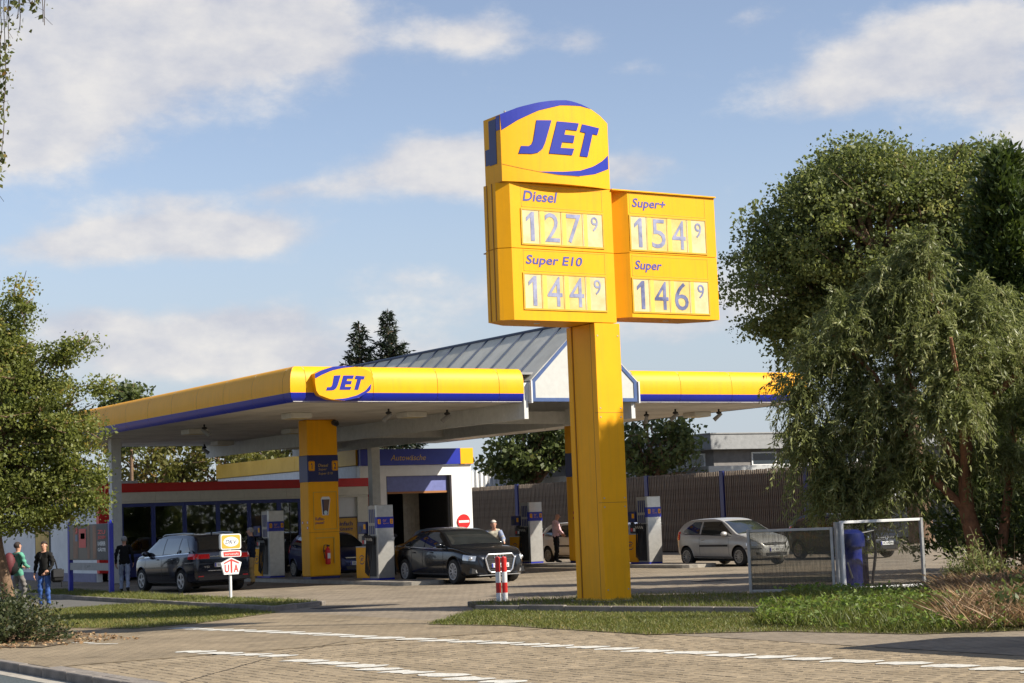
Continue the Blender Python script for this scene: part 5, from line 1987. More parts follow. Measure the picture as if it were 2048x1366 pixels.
extra(C_, silv, (25.9, 52.6, 0), -92, paint('navy_paint', (.012, .02, .09), .3), 'dark blue hatchback mostly hidden behind the yellow column and the pump')
extra(C_, silv, (36.25, 53.2, 0), -90, paint('white_car', (.68, .68, .66), 0, .3), 'white hatchback showing its front wing between the pump and the silver hatchback')
extra(C_, silv, (31.0, 53.6, 0), -90, paint('pale_blue_car', (.20, .27, .33), .4), 'pale blue hatchback whose windscreen shows beside the yellow sign column')
extra(C_, silv, (39.7, 43.6, 0), -90, paint('black_car', (.012, .012, .014), .2), 'black hatchback behind the left glass panel, right of the silver hatchback')
# ================================================================== people
def cloth(name, col, var=.18):
    return mat('cloth_' + name, col, .85, var=var, scale=7, bump=.35, bscale=14, spec=.2)


def person(label, loc, rotz, height, J, cols, hem=.84, hair=None, hair_len=0.0, group='people on the forecourt', sleeve=True, stout=1.0):
    """J: joint overrides in a 1.75 m figure facing +y. cols: top, trousers, shoes"""
    s = height / 1.75
    t = local_thing('person', label, 'person', loc, rotz, group, s)
    P = dict(pelvis=(0, 0, .96), waist=(0, 0, 1.10), chest=(0, .01, 1.30), sho=(0, 0, 1.43), neck=(0, .005, 1.50), jaw=(0, .025, 1.565), head=(0, .012, 1.655), crown=(0, .0, 1.725),
             hipL=(-.095, 0, .92), kneeL=(-.10, .02, .50), ankL=(-.10, -.02, .09), toeL=(-.115, .16, .035),
             hipR=(.095, 0, .92), kneeR=(.10, .02, .50), ankR=(.10, -.02, .09), toeR=(.115, .16, .035),
             shoL=(-.185, 0, 1.415), elbL=(-.25, -.03, 1.14), wriL=(-.25, .06, .90), hanL=(-.245, .09, .82),
             shoR=(.185, 0, 1.415), elbR=(.25, -.03, 1.14), wriR=(.25, .06, .90), hanR=(.245, .09, .82))
    P.update(J)
    R = dict(pelvis=(.165 * stout, .125 * stout), waist=(.155 * stout, .125 * stout), chest=(.17 * stout, .125 * stout), sho=(.11, .085), neck=(.056, .058), jaw=(.068, .078), head=(.08, .098), crown=(.056, .07),
             hip=(.09 * stout, .095 * stout), knee=(.066, .07), ank=(.05, .055), toe=(.04, .03), sho_=(.074, .074), elb=(.056, .056), wri=(.036, .034), han=(.04, .022))
    names = list(P)
    idx = {n: i for i, n in enumerate(names)}
    ed = [('pelvis', 'waist'), ('waist', 'chest'), ('chest', 'sho'), ('sho', 'neck'), ('neck', 'jaw'), ('jaw', 'head'), ('head', 'crown')]
    for q in 'LR':
        ed += [('pelvis', 'hip' + q), ('hip' + q, 'knee' + q), ('knee' + q, 'ank' + q), ('ank' + q, 'toe' + q), ('sho', 'sho' + q), ('sho' + q, 'elb' + q), ('elb' + q, 'wri' + q), ('wri' + q, 'han' + q)]
    me = bpy.data.meshes.new('body')
    me.from_pydata([P[n] for n in names], [(idx[a], idx[b]) for a, b in ed], [])
    ob = bpy.data.objects.new('body', me)
    COL.objects.link(ob)
    sk = ob.modifiers.new('s', 'SKIN')
    sk.branch_smoothing = .3
    sk.use_smooth_shade = True
    if not me.skin_vertices:
        bm0 = bmesh.new()
        bm0.from_mesh(me)
        bm0.verts.layers.skin.verify()
        bm0.to_mesh(me)
        bm0.free()
    for n in names:
        key = n if n in R else (n[:-1] if n[:-1] in R else 'sho_')
        if n in ('shoL', 'shoR'):
            key = 'sho_'
        v = me.skin_vertices[0].data[idx[n]]
        v.radius = R[key]
        v.use_root = (n == 'pelvis')
    sd = ob.modifiers.new('d', 'SUBSURF')
    sd.levels = 2
    sd.render_levels = 2
    bpy.context.view_layer.update()
    dg = bpy.context.evaluated_depsgraph_get()
    nm = bpy.data.meshes.new_from_object(ob.evaluated_get(dg))
    bpy.data.objects.remove(ob)
    vs = [v.co.copy() for v in nm.vertices]
    fs = [tuple(p.vertices) for p in nm.polygons]
    # cloth folds
    nrm = [v.normal.copy() for v in nm.vertices]
    for i, v in enumerate(vs):
        if v.z < 1.5:
            k = .009 * sin(31 * v.z + 9 * v.x + 3 * sin(13 * v.x + 7 * v.z)) + .006 * sin(57 * v.z - 17 * v.y)
            vs[i] = v + nrm[i] * k
    segs = [(a, b, Vector(P[a]), Vector(P[b])) for a, b in ed]

    def near(c):
        best = None
        for a, b, p, q in segs:
            d = q - p
            f = max(0, min(1, (c - p).dot(d) / d.length_squared))
            e = (c - p - d * f).length
            if best is None or e < best[0]:
                best = (e, a, b, f)
        return best
    mi = []
    for f in fs:
        c = sum((vs[i] for i in f), Vector()) / len(f)
        e, a, b, fr = near(c)
        bb = b.rstrip('LR')
        aa = a.rstrip('LR')
        if b in ('jaw', 'head', 'crown') or (b == 'neck' and fr > .55):
            k = 0
        elif bb == 'han' or (bb == 'wri' and fr > (.92 if sleeve else .1)):
            k = 0
        elif bb == 'toe' or (bb == 'ank' and fr > .93):
            k = 3
        elif bb in ('knee', 'ank') or (bb == 'hip'):
            k = 1 if c.z > hem else 2
        elif a == 'pelvis' and c.z < hem:
            k = 2
        else:
            k = 1
        mi.append(k)
    bpy.data.meshes.remove(nm)
    b = MB()
    b.v = [tuple(v) for v in vs]
    b.f = fs
    b.m = mi
    # fingers: four and a thumb, rooted in the palm
    for q in 'LR':
        w, h = Vector(P['wri' + q]), Vector(P['han' + q])
        d = (h - w).normalized()
        side = Vector((1, 0, 0)) if abs(d.x) < .8 else Vector((0, 1, 0))
        fwd = d.cross(side).normalized()
        curl = side * (-1 if q == 'R' else 1)
        for k, (ln, o) in enumerate(((.075, .027), (.085, .009), (.08, -.009), (.062, -.026))):
            p0 = h + fwd * o
            p1 = p0 + d * ln * .55 + curl * .006
            p2 = p1 + d * ln * .4 + curl * .028
            b.tube([p0, p1, p2], [.0095, .009, .007], 6, 0)
        p0 = w.lerp(h, .45) + fwd * .03
        b.tube([p0, p0 + d * .04 + fwd * .025, p0 + d * .075 + fwd * .025 + curl * .012], [.012, .011, .008], 6, 0)
    body = b.build('body', [SKIN, cols[0], cols[1], cols[2]], t, smooth=False)
    body.data.polygons.foreach_set('use_smooth', [True] * len(body.data.polygons))
    # face
    hd = Vector(P['head'])
    jw = Vector(P['jaw'])
    up = (hd - jw).normalized()
    fr = J.get('_face', Vector((0, 1, 0)))
    rt = fr.cross(up).normalized()
    fr = up.cross(rt).normalized()
    if fr.dot(J.get('_face', Vector((0, 1, 0)))) < 0:
        fr = -fr
    nb = MB()
    c0 = hd + fr * .088
    nb.tube([c0 + up * .005, c0 - up * .022 + fr * .022, c0 - up * .03 + fr * .004], [.008, .013, .009], 6)
    nb.build('nose', SKIN, t, smooth=True)
    for sgn in (-1, 1):
        MB().ellip(tuple(hd + fr * .083 + rt * sgn * .032 + up * .008), (.011, .011, .007), 8, 5).build('eye', DARK, t)
        MB().ellip(tuple(hd + rt * sgn * .082 - up * .01), (.012, .022, .032), 8, 6).build('ear', SKIN, t, smooth=True)
    MB().ellip(tuple(jw + fr * .074 + up * .012), (.024, .008, .006), 8, 5).build('mouth', mat('lip', (.30, .11, .09), .6), t)
    if hair:
        hb2 = MB()
        hb2.ellip((0, 0, 0), (.092, .108, .098), 16, 10)
        keep = []
        cen = hd + up * .022 - fr * .012
        vv = []
        for v in hb2.v:
            p = rt * v[0] + fr * v[1] + up * v[2]
            vv.append(tuple(cen + p))
        ff = []
        for f in hb2.f:
            c = sum((Vector(hb2.v[i]) for i in f), Vector()) / len(f)
            if c.z > (.035 if c.y > .02 else -.055 - hair_len):
                ff.append(f)
        h2 = MB()
        h2.add(vv, ff)
        h2.build('hair', hair, t, smooth=True)
    return t


HGREY = mat('hair_grey', (.30, .29, .27), .8, var=.3, scale=40, bump=.5)
HWHITE = mat('hair_white', (.52, .47, .42), .8, var=.2, scale=40, bump=.5)
HDARK = mat('hair_dark', (.03, .02, .016), .8, var=.3, scale=40, bump=.5)
SHOE = mat('shoe_dark', (.02, .017, .015), .6)
SHOEB = mat('shoe_brown', (.12, .08, .05), .6)
JEAN = cloth('jeans', (.045, .10, .30))
JEANL = cloth('pale_jeans', (.30, .35, .47))
BLACKC = cloth('black', (.012, .012, .012))
NAVYC = cloth('navy', (.012, .018, .04))
GREEN = cloth('mint', (.10, .30, .22))
GREYT = cloth('grey_trousers', (.17, .16, .15))
KHAKI = cloth('khaki', (.46, .31, .13))
PINK = cloth('pink', (.66, .45, .47))
VEST = cloth('vest', (.40, .37, .30))
SHIRT = cloth('blue_shirt', (.22, .26, .38))


def rz_of(dx, dy):
    return math.atan2(-dx, dy)


# man with shoulder bag, looking back over his shoulder towards the camera
pA = person('man in black jacket and blue jeans with a shoulder bag, near the left tree', (13.15, 41.93, 0), rz_of(-.55, -.6), 1.56,
            dict(elbL=(-.25, .02, 1.14), wriL=(-.16, .17, .98), hanL=(-.11, .20, .93), elbR=(.26, -.05, 1.14), wriR=(.27, .02, .90), kneeR=(.10, .05, .50)),
            (BLACKC, JEAN, SHOE), .86, HDARK)
# man with backpack, seen from behind
pB = person('man in mint hoodie and grey trousers wearing a red backpack at the left edge', (12.9, 43.2, 0), rz_of(.75, .25), 1.56,
            dict(elbR=(.24, .06, 1.15), wriR=(.14, .26, 1.08), hanR=(.09, .30, 1.08), elbL=(-.24, .06, 1.15), wriL=(-.14, .26, 1.08), hanL=(-.09, .30, 1.08), kneeR=(.10, .16, .52), ankR=(.10, .04, .12), ankL=(-.10, -.16, .10), toeL=(-.11, .0, .035)),
            (GREEN, GREYT, SHOE), .86, HDARK)
# man walking to the shop beside the van
pC = person('grey haired man in black jumper and pale jeans walking beside the compact van', (17.62, 48.9, 0), rz_of(.35, .9), 1.58,
            dict(kneeL=(-.10, .16, .52), ankL=(-.10, .10, .10), toeL=(-.11, .28, .05), kneeR=(.10, -.06, .50), ankR=(.10, -.26, .14), toeR=(.11, -.10, .04), wriR=(.27, .12, .93), hanR=(.27, .16, .86), elbL=(-.26, -.08, 1.15), wriL=(-.26, .02, .92)),
            (BLACKC, JEANL, SHOE), .90, HGREY, stout=1.12)
# man filling up at the left pump
pD = person('grey haired man in navy jacket and beige trousers standing at the left pump', (21.5, 48.9, 0), rz_of(-.75, .5), 1.69,
            dict(elbR=(.26, .06, 1.16), wriR=(.20, .24, 1.02), hanR=(.17, .30, .98), elbL=(-.26, -.02, 1.14), wriL=(-.22, .14, .98), hanL=(-.20, .19, .93), jaw=(0, .045, 1.56), head=(0, .045, 1.65), crown=(0, .03, 1.72)),
            (NAVYC, KHAKI, SHOEB), .84, HGREY, stout=1.08)
# man leaning at the sedan's front door
pE = person('bald man in pale vest leaning over the bonnet side of the dark sedan', (26.55, 43.62, 0), rz_of(-.35, -.9), 1.72,
            dict(pelvis=(0, -.06, .96), waist=(0, .0, 1.09), chest=(0, .10, 1.26), sho=(0, .16, 1.37), neck=(0, .20, 1.43), jaw=(0, .245, 1.48), head=(0, .25, 1.57), crown=(0, .245, 1.64),
                 shoL=(-.185, .15, 1.35), shoR=(.185, .15, 1.35), elbL=(-.27, .26, 1.14), wriL=(-.25, .44, 1.02), hanL=(-.24, .51, 1.0), elbR=(.26, .24, 1.12), wriR=(.20, .38, .95), hanR=(.18, .44, .92), hipL=(-.095, -.05, .92), hipR=(.095, -.05, .92)),
            (VEST, GREYT, SHOE), .86, HWHITE, stout=1.1)
# man with pink shirt at the pump behind
pF = person('bald man in pink shirt and dark trousers standing at the pump beside the sign column', (33.70, 51.22, .1), rz_of(.55, -.6), 1.70,
            dict(elbR=(.25, .08, 1.15), wriR=(.12, .24, 1.00), hanR=(.06, .29, .96), elbL=(-.25, .08, 1.15), wriL=(-.12, .24, 1.00), hanL=(-.06, .29, .96), jaw=(0, .07, 1.55), head=(0, .085, 1.635), crown=(0, .08, 1.70), neck=(0, .03, 1.49)),
            (PINK, BLACKC, SHOE), .93, HWHITE if False else None, stout=1.1)
# shirt sleeves show under the vest
pE_sl = MB()
for q in (-1, 1):
    pE_sl.tube([(.185 * q, .15, 1.35), (.27 * q, .255, 1.14), (.225 * q, .40, .99)], [.083, .066, .05], 10)
pE_sl.build('shirt_sleeve', SHIRT, pE, smooth=True)
# person whose head shows above the car between the pumps
pG = person('person with reddish face behind the pale blue hatchback right of the sign column', (35.3, 49.0, 0), rz_of(-.3, -.9), 1.66, {}, (SHIRT, BLACKC, SHOE), .86, HDARK)

# bags
bg_ = thing('shoulder_bag', 'black shoulder bag hanging at the hip of the man in blue jeans', 'bag', (13.43, 41.7, .6), 'bags carried by the two men')
MB().bbox(13.26, 13.54, 41.66, 41.84, .60, .92, .05).build('pouch', BLACKC, bg_)
MB().bbox(13.27, 13.53, 41.64, 41.68, .72, .90, .01).build('flap', DARK, bg_)
MB().tube([(13.40, 41.75, .90), (13.36, 41.80, 1.12), (13.27, 41.90, 1.30), (13.12, 41.95, 1.345), (13.02, 41.86, 1.15)], .016, 6).build('strap', BLACKC, bg_)
MB().tube([(13.47, 41.68, .64), (13.48, 41.67, .48)], .012, 5).build('strap_end', BLACKC, bg_)
bp_ = thing('backpack', 'dark red and black backpack on the back of the man in the mint hoodie', 'backpack', (12.66, 43.1, .8), 'bags carried by the two men')
BURG = mat('pack_red', (.10, .015, .02), .7, var=.2)
mb = MB().ellip((12.66, 43.09, 1.06), (.15, .17, .27), 16, 10)
mb.build('pack', BURG, bp_, smooth=True)
MB().ellip((12.72, 43.11, .98), (.16, .18, .20), 14, 8).build('pocket', BLACKC, bp_, smooth=True)
for q in (-.1, .12):
    MB().tube([(12.76, 43.10 + q, 1.24), (12.90, 43.2 + q, 1.30), (13.02, 43.22 + q, 1.12), (12.86, 43.16 + q, .90)], .018, 6).build('shoulder_strap', BLACKC, bp_)
# ================================================================== street furniture
# striped bollards
STR = mat('bollard_red', (.55, .02, .015), .45, var=.1)
for i, (x, y, lab) in enumerate(((18.648, 30.474, 'red and white striped bollard, left one of the pair near the yellow sign column'), (18.752, 30.408, 'red and white striped bollard, right one of the pair near the yellow sign column'))):
    t = thing('bollard', lab, 'bollard', (x, y, .05), 'striped bollards')
    r = .053
    zs_ = [.05, .25, .45, .66, .93]
    for k in range(4):
        MB().tube([(x, y, zs_[k]), (x, y, zs_[k + 1])], r, 20).build('stripe', WHT if k % 2 == 0 else STR, t)
    MB().lathe([(r, 0), (r * .8, .02), (r * .3, .03)], (x, y, .93), 20).build('cap', STR, t)

# fuel card sign on a post
t = thing('card_sign', 'white post with stacked fuel card signs on the left grass verge', 'sign', (16.74, 39.3, .085))
YS = 39.27
MB().tube([(16.74, 39.34, .06), (16.74, 39.34, 1.5)], .034, 12).build('post', WHT, t)


def rrect(x0, x1, z0, z1, r, n=5):
    out = []
    for cx, cz, a0 in ((x1 - r, z0 + r, -pi / 2), (x1 - r, z1 - r, 0), (x0 + r, z1 - r, pi / 2), (x0 + r, z0 + r, pi)):
        for k in range(n + 1):
            a = a0 + pi / 2 * k / n
            out.append((cx + r * cos(a), cz + r * sin(a)))
    return out


OR = mat('card_orange', (.68, .36, .04), .5, var=.06)
p1 = MB().prism(rrect(16.49, 17.0, 1.22, 1.58, .05), YS, YS + .11, 'y').build('upper_sign', WHT, t)
MB().prism(rrect(16.515, 16.975, 1.245, 1.555, .04), YS - .005, YS, 'y').build('orange_field', OR, p1)
MB().prism([(16.745 + .19 * cos(a), 1.40 + .115 * sin(a)) for a in np.linspace(0, 2 * pi, 28)[:-1]], YS - .008, YS - .005, 'y').build('oval', WHT, p1)
text('lettering', 'DKV', 16.60, 16.89, 1.345, 1.445, onY(YS - .011), mat('ink_navy', (.02, .03, .08), .5), p1, shear=.3)
p2 = MB().prism(rrect(16.50, 17.0, 1.045, 1.195, .04), YS, YS + .10, 'y').build('middle_sign', WHT, t)
MB().prism([(16.56, 1.065), (16.97, 1.065), (16.97, 1.16), (16.90, 1.175), (16.55, 1.165)], YS - .005, YS, 'y').build('red_field', REDD, p2)
text('lettering', 'eurotrafic', 16.585, 16.94, 1.09, 1.14, onY(YS - .009), WHT, p2, shear=.2)
pent = [(16.56, .64), (16.92, .64), (17.0, .91), (16.745, 1.03), (16.485, .91)]
p3 = MB().prism(pent, YS, YS + .06, 'y').build('lower_sign', WHT, t)
text('lettering', 'U', 16.575, 16.685, .69, .87, onY(YS - .006), REDD, p3, bold=.02)
text('lettering', 'A', 16.80, 16.92, .69, .87, onY(YS - .006), REDD, p3, bold=.02)
MB().box(16.725, 16.765, YS - .006, YS, .68, .96).build('lettering', REDD, p3)
MB().prism([(16.56, .915), (16.745, 1.0), (16.93, .915), (16.93, .885), (16.745, .965), (16.56, .885)], YS - .007, YS - .001, 'y').build('roof_bar', REDD, p3)

# poster board on blue posts
t = thing('poster_board', 'advertising board on blue posts with a fuel offer poster, beside the van', 'billboard', (16.43, 48.3, .08))
for y in (46.62, 50.0):
    MB().bbox(16.37, 16.49, y - .07, y + .07, .05, 2.05, .015).build('post', BLU, t)
bd = MB().bbox(16.38, 16.47, 46.70, 49.92, .98, 1.96, .01).build('board', mat('poster_dark', (.045, .035, .03), .4, var=.3, scale=1.2), t)
MB().box(16.39, 16.46, 46.70, 49.92, .70, .90).build('lower_rail', GREY, t)
text('rail_text', 'JET', -.15, .15, .77, .83, lambda a, z: (16.385, 48.3 - a, z), DGREY, t)
fnb = lambda a, z: (16.376, 49.92 - a, z)


def bq(name, a0, a1, z0, z1, m):
    b = MB()
    b.add([fnb(a0, z0), fnb(a1, z0), fnb(a1, z1), fnb(a0, z1)], [(0, 1, 2, 3)])
    return b.build(name, m, bd)


BRN = mat('poster_brown', (.16, .07, .035), .5, var=.5, scale=2)
for a0, a1 in ((.35, .75), (1.55, 1.75), (2.0, 2.3)):
    bq('print_stripe', a0, a1, 1.02, 1.92, BRN)
fnb2 = lambda a, z: (16.372, 49.92 - a, z)
for (a0, a1, z0, z1, m) in ((.55, .75, 1.72, 1.86, REDD), (.85, 1.45, 1.32, 1.84, REDD), (1.0, 1.35, 1.56, 1.72, WHT), (.55, .75, 1.50, 1.68, mat('poster_blue', (.12, .16, .25), .5))):
    b = MB()
    b.add([fnb2(a0, z0), fnb2(a1, z0), fnb2(a1, z1), fnb2(a0, z1)], [(0, 1, 2, 3)])
    b.build('print', m, bd)
b = MB()
b.add([fnb(2.35, .99), fnb(3.2, .99), fnb(3.2, 1.95), fnb(2.35, 1.95)], [(0, 1, 2, 3)])
b.build('print_panel', DGREY, bd)
for k, (s, m) in enumerate((('ZU', REDD), ('JEDEM', REDD), ('UNSERER', WHT), ('GÄSTE', WHT))):
    text('slogan', s, 2.42, 3.05, 1.68 - k * .155, 1.79 - k * .155, lambda a, z: (16.370, 49.92 - a, z), m, bd, bold=.03)

# fire extinguisher on the yellow column
t = thing('fire_extinguisher', 'red fire extinguisher hanging on the yellow canopy column', 'extinguisher', (23.68, 48.38, .55))
ex, ey = 23.70, 48.36
MB().lathe([(.03, 0), (.075, .015), (.08, .05), (.08, .40), (.065, .47), (.03, .50), (.025, .54)], (ex, ey, .52), 20).build('cylinder', RED, t, smooth=True)
MB().box(ex - .045, ex + .045, ey - .084, ey - .078, .70, .86).build('label_plate', WHT, t)
MB().bbox(ex - .03, ex + .06, ey - .03, ey + .03, 1.05, 1.10, .01).build('valve', DARK, t)
MB().tube([(ex, ey, 1.10), (ex - .12, ey - .02, 1.10), (ex - .15, ey - .02, .95), (ex - .12, ey - .05, .70)], .014, 6).build('hose', DARK, t)
MB().box(ex - .05, ex + .05, ey + .06, ey + .145, .90, .95).build('wall_bracket', DARK, t)

# glass wind screens at the edge of the forecourt
PANEF = mat('screen_frame', (.40, .40, .39), .45, metal=.4, var=.18, scale=6)


def screen(a, b_, h0, h1, label, wht=False):
    A_, B_ = Vector((*a, 0)), Vector((*b_, 0))
    d = (B_ - A_)
    L = d.length
    t = local_thing('glass_screen', label, 'glass screen', (A_.x, A_.y, 0), math.atan2(d.y, d.x), 'framed glass panels by the verge')
    f = .055
    m = WHT if wht else PANEF
    MB().bbox(0, f, -.04, .04, .02, h1, .006).build('post', m, t)
    MB().bbox(L - f, L, -.04, .04, .02, h1, .006).build('post', m if not wht else PANEF, t)
    MB().bbox(f, L - f, -.03, .03, h1 - f, h1 - .002, .006).build('rail', m, t)
    MB().bbox(f, L - f, -.03, .03, h0, h0 + f, .006).build('rail', m, t)
    MB().box(f, L - f, -.004, .004, h0 + f, h1 - f).build('pane', GLSC if wht else GLSD, t)
    return t


screen((22.38, 27.28), (23.44, 26.0), .10, 1.31, 'grimy glass panel in a grey metal frame in front of the silver hatchback')
screen((23.52, 25.88), (25.25, 25.45), .10, 1.42, 'glass panel in a pale frame with a blue cylinder behind it', True)
MB_ = MB().bbox(23.44, 23.52, 25.9, 25.98, .02, 1.40, .006)
tag(MB_.build('steel_post', PANEF), 'grey steel post between the two framed glass panels', 'post')

# vacuum cleaner cylinder
t = thing('vacuum_station', 'blue cylindrical vacuum cleaner standing behind the right glass panel', 'vacuum cleaner', (24.35, 26.5, 0))
VB = mat('vacuum_blue', (.015, .03, .26), .4, var=.2, scale=4)
MB().lathe([(.22, 0), (.22, .05), (.20, .08), (.20, .85), (.215, .87), (.215, .90)], (24.35, 26.5, 0), 24).build('drum', VB, t, smooth=True)
MB().lathe([(.26, 0), (.27, .12), (.25, .26), (.15, .33), (.05, .34)], (24.35, 26.5, .90), 24).build('hood', mat('vacuum_hood', (.012, .02, .12), .35), t, smooth=True)
MB().tube([(24.5, 26.4, 1.15), (24.8, 26.35, 1.2), (24.9, 26.4, .8), (24.85, 26.5, .15), (24.6, 26.6, .03)], .03, 8).build('hose', DARK, t)
MB().tube([(24.2, 26.35, .3), (24.05, 26.3, .6)], .02, 6).build('bracket', ALU, t)

# striped post and white box further back under the willow
t = thing('air_station', 'white tyre air box with red striped post half hidden under the willow', 'air station', (27.0, 27.2, 0))
MB().bbox(26.42, 26.68, 28.7, 28.9, 0, 1.75, .02).build('box', WHT, t)
MB().bbox(26.70, 26.85, 28.7, 28.9, 0, 1.78, .02).build('side_panel', BLUD, t)
for k in range(5):
    MB().tube([(25.9, 28.3, .0 + k * .26), (25.9, 28.3, .26 + k * .26)], .06, 12).build('stripe', RED if k % 2 else WHT, t)

# things just outside the frame on the right whose shadows lie on the paving
t = thing('parked_van', 'white box van parked on the path beyond the right edge of the picture', 'van', (18.6, 11.9, 0))
MB().bbox(17.0, 19.0, 8.6, 14.25, .35, 2.55, .06).build('body', WHT, t)
MB().prism([(6.9, .35), (8.6, .35), (8.6, 2.2), (7.9, 2.1), (7.3, 1.35), (6.9, 1.2)], 17.05, 18.95, 'x').build('cab', WHT, t)
MB().prism([(7.36, 1.4), (7.92, 2.02), (8.3, 2.05), (8.3, 1.4)], 17.035, 17.05, 'x').build('side_window', CGL, t)
for y in (7.8, 13.0):
    for x in (17.1, 18.9):
        MB().disc((x, y, .33), .33, 'x', .2, 24).build('wheel', RUB, t)
t = thing('sign_mast', 'tall grey mast with a sign panel standing beyond the right edge of the picture', 'mast', (22.0, 18.05, 0))
MB().tube([(22.0, 18.05, 0), (22.0, 18.05, 13.4)], [.11, .055], 12).build('pole', GREY, t)
MB().box(20.75, 23.25, 17.85, 17.92, 12.9, 13.0).build('panel_rail', GREY, t)
MB().bbox(20.6, 23.4, 17.92, 18.12, 12.1, 13.7, .03).build('sign_panel', WHT, t)
# ================================================================== vegetation
def unit(v):
    return v / (np.linalg.norm(v, axis=-1, keepdims=True) + 1e-9)


def leaf_mesh(name, pos, L, Wd, m, parent, dirs=None, tint=None, rng=RNG, up=.0, fold=.15):
    """one mesh of many small leaves: a folded diamond each"""
    n = len(pos)
    a = rng.normal(size=(n, 3)) if dirs is None else dirs
    a = unit(a + np.array([0, 0, up]))
    s = unit(np.cross(a, rng.normal(size=(n, 3))))
    nn = np.cross(a, s)
    L = np.broadcast_to(np.asarray(L, float) * (1 if np.ndim(L) else 1), (n,)) * rng.uniform(.5, 1.4, n)
    w = L * Wd
    v = np.empty((n, 4, 3))
    v[:, 0] = pos
    v[:, 1] = pos + a * (L * .45)[:, None] + s * (w * .5)[:, None] + nn * (w * fold)[:, None]
    v[:, 2] = pos + a * L[:, None]
    v[:, 3] = pos + a * (L * .45)[:, None] - s * (w * .5)[:, None] + nn * (w * fold)[:, None]
    me = bpy.data.meshes.new(name)
    me.vertices.add(n * 4)
    me.vertices.foreach_set('co', v.reshape(-1))
    me.loops.add(n * 4)
    me.loops.foreach_set('vertex_index', np.arange(n * 4, dtype=np.int32))
    me.polygons.add(n)
    me.polygons.foreach_set('loop_start', np.arange(0, n * 4, 4, dtype=np.int32))
    me.polygons.foreach_set('loop_total', np.full(n, 4, dtype=np.int32))
    if tint is None:
        tint = rng.random(n)
    at = me.attributes.new('tint', 'FLOAT', 'POINT')
    at.data.foreach_set('value', np.repeat(np.clip(tint, 0, 1), 4).astype(np.float32))
    me.materials.append(m)
    me.update(calc_edges=True)
    o = link(name, me, parent)
    return o


def clumps(lobes, rng, per, sig, hollow=.5):
    """leaf positions in clumps through the lobes; returns positions, tint and clump centres"""
    P, T, Cn = [], [], []
    for (c, r, n) in lobes:
        d = unit(rng.normal(size=(n, 3)))
        rad = rng.uniform(hollow ** 3, 1, n) ** (1 / 3)
        cen = np.array(c) + d * rad[:, None] * np.array(r)
        for q in cen:
            k = int(per * rng.uniform(.5, 1.5))
            sg = sig * rng.uniform(.6, 1.4)
            # flattened spray, a little below its twig
            p = q + np.clip(rng.normal(size=(k, 3)), -1.5, 1.5) * np.array([sg, sg, sg * .6])
            P.append(p)
            T.append(np.clip(rng.normal(.42, .16) + rng.normal(0, .16, k), 0, 1))
            Cn.append(q)
    return np.concatenate(P), np.concatenate(T), np.array(Cn)


def branches(mb, start, targets, r0, rng, k=6, sag=.1):
    s = np.array(start)
    for t in targets:
        d = t - s
        pts = []
        j = rng.normal(size=(k + 1, 3)) * np.linalg.norm(d) * .035
        for i in range(k + 1):
            f = i / k
            p = s + d * f + j[i] * (0 if i in (0,) else 1)
            p[2] += sin(pi * f) * np.linalg.norm(d) * sag
            pts.append(tuple(p))
        mb.tube(pts, [max(.006, r0 * (1 - .88 * i / k)) for i in range(k + 1)], 6)


def tree(name, label, base, trunk_pts, trunk_r, lobes, per, sig, leafL, leafW, m, bark=BARK, group=None, hollow=.5, nb=40, seed=1, cat='tree', fork=None):
    rng = np.random.default_rng(seed)
    t = thing(name, label, cat, base, group)
    P, T, Cn = clumps(lobes, rng, per, sig, hollow)
    MB().tube(trunk_pts, trunk_r, 12).build('trunk', bark, t, smooth=True)
    mb = MB()
    st = fork or trunk_pts[-1]
    idx = rng.choice(len(Cn), min(nb, len(Cn)), replace=False)
    branches(mb, st, Cn[idx], trunk_r[-1] * .8, rng)
    # twigs inside the sprays
    for q in Cn[rng.choice(len(Cn), min(len(Cn), nb * 3))]:
        e = q + rng.normal(size=3) * sig * 1.2
        mb.tube([tuple(q), tuple((q + e) / 2 + rng.normal(size=3) * .03), tuple(e)], [.018, .012, .006], 4, cap=False)
    mb.build('branch', bark, t)
    leaf_mesh('crown', P, leafL, leafW, m, t, tint=T, rng=rng)
    return t


LF_OAK = leaf_mat('oak_leaf', (.072, .095, .030), (.195, .220, .068), (.40, .38, .14), trans=.45)
LF_WIL = leaf_mat('willow_leaf', (.105, .125, .042), (.245, .27, .098), (.45, .45, .22), rough=.42, trans=.4)
LF_LFT = leaf_mat('autumn_leaf', (.085, .110, .026), (.225, .245, .064), (.42, .30, .085), trans=.45)
LF_BIR = leaf_mat('birch_leaf', (.07, .09, .02), (.16, .16, .04), (.38, .20, .05), trans=.4)
LF_THU = leaf_mat('thuja_leaf', (.030, .052, .014), (.090, .120, .025), (.19, .20, .045), trans=.25)
LF_DK = leaf_mat('dark_leaf', (.048, .068, .020), (.125, .150, .045), (.28, .27, .09))
LF_SPR = leaf_mat('spruce_needle', (.010, .018, .009), (.024, .036, .015), (.045, .055, .022), trans=.1)
LF_GRS = leaf_mat('grass_blade', (.075, .095, .020), (.165, .175, .040), (.36, .28, .11), trans=.3)
LF_WEED = leaf_mat('weed_leaf', (.085, .130, .026), (.19, .26, .055), (.32, .33, .10), trans=.38)
LF_DRY = leaf_mat('dry_stalk', (.16, .090, .045), (.31, .20, .105), (.46, .36, .21), trans=.15)
LF_YEL = leaf_mat('yellowing_leaf', (.075, .085, .02), (.19, .18, .05), (.30, .20, .06), trans=.4)

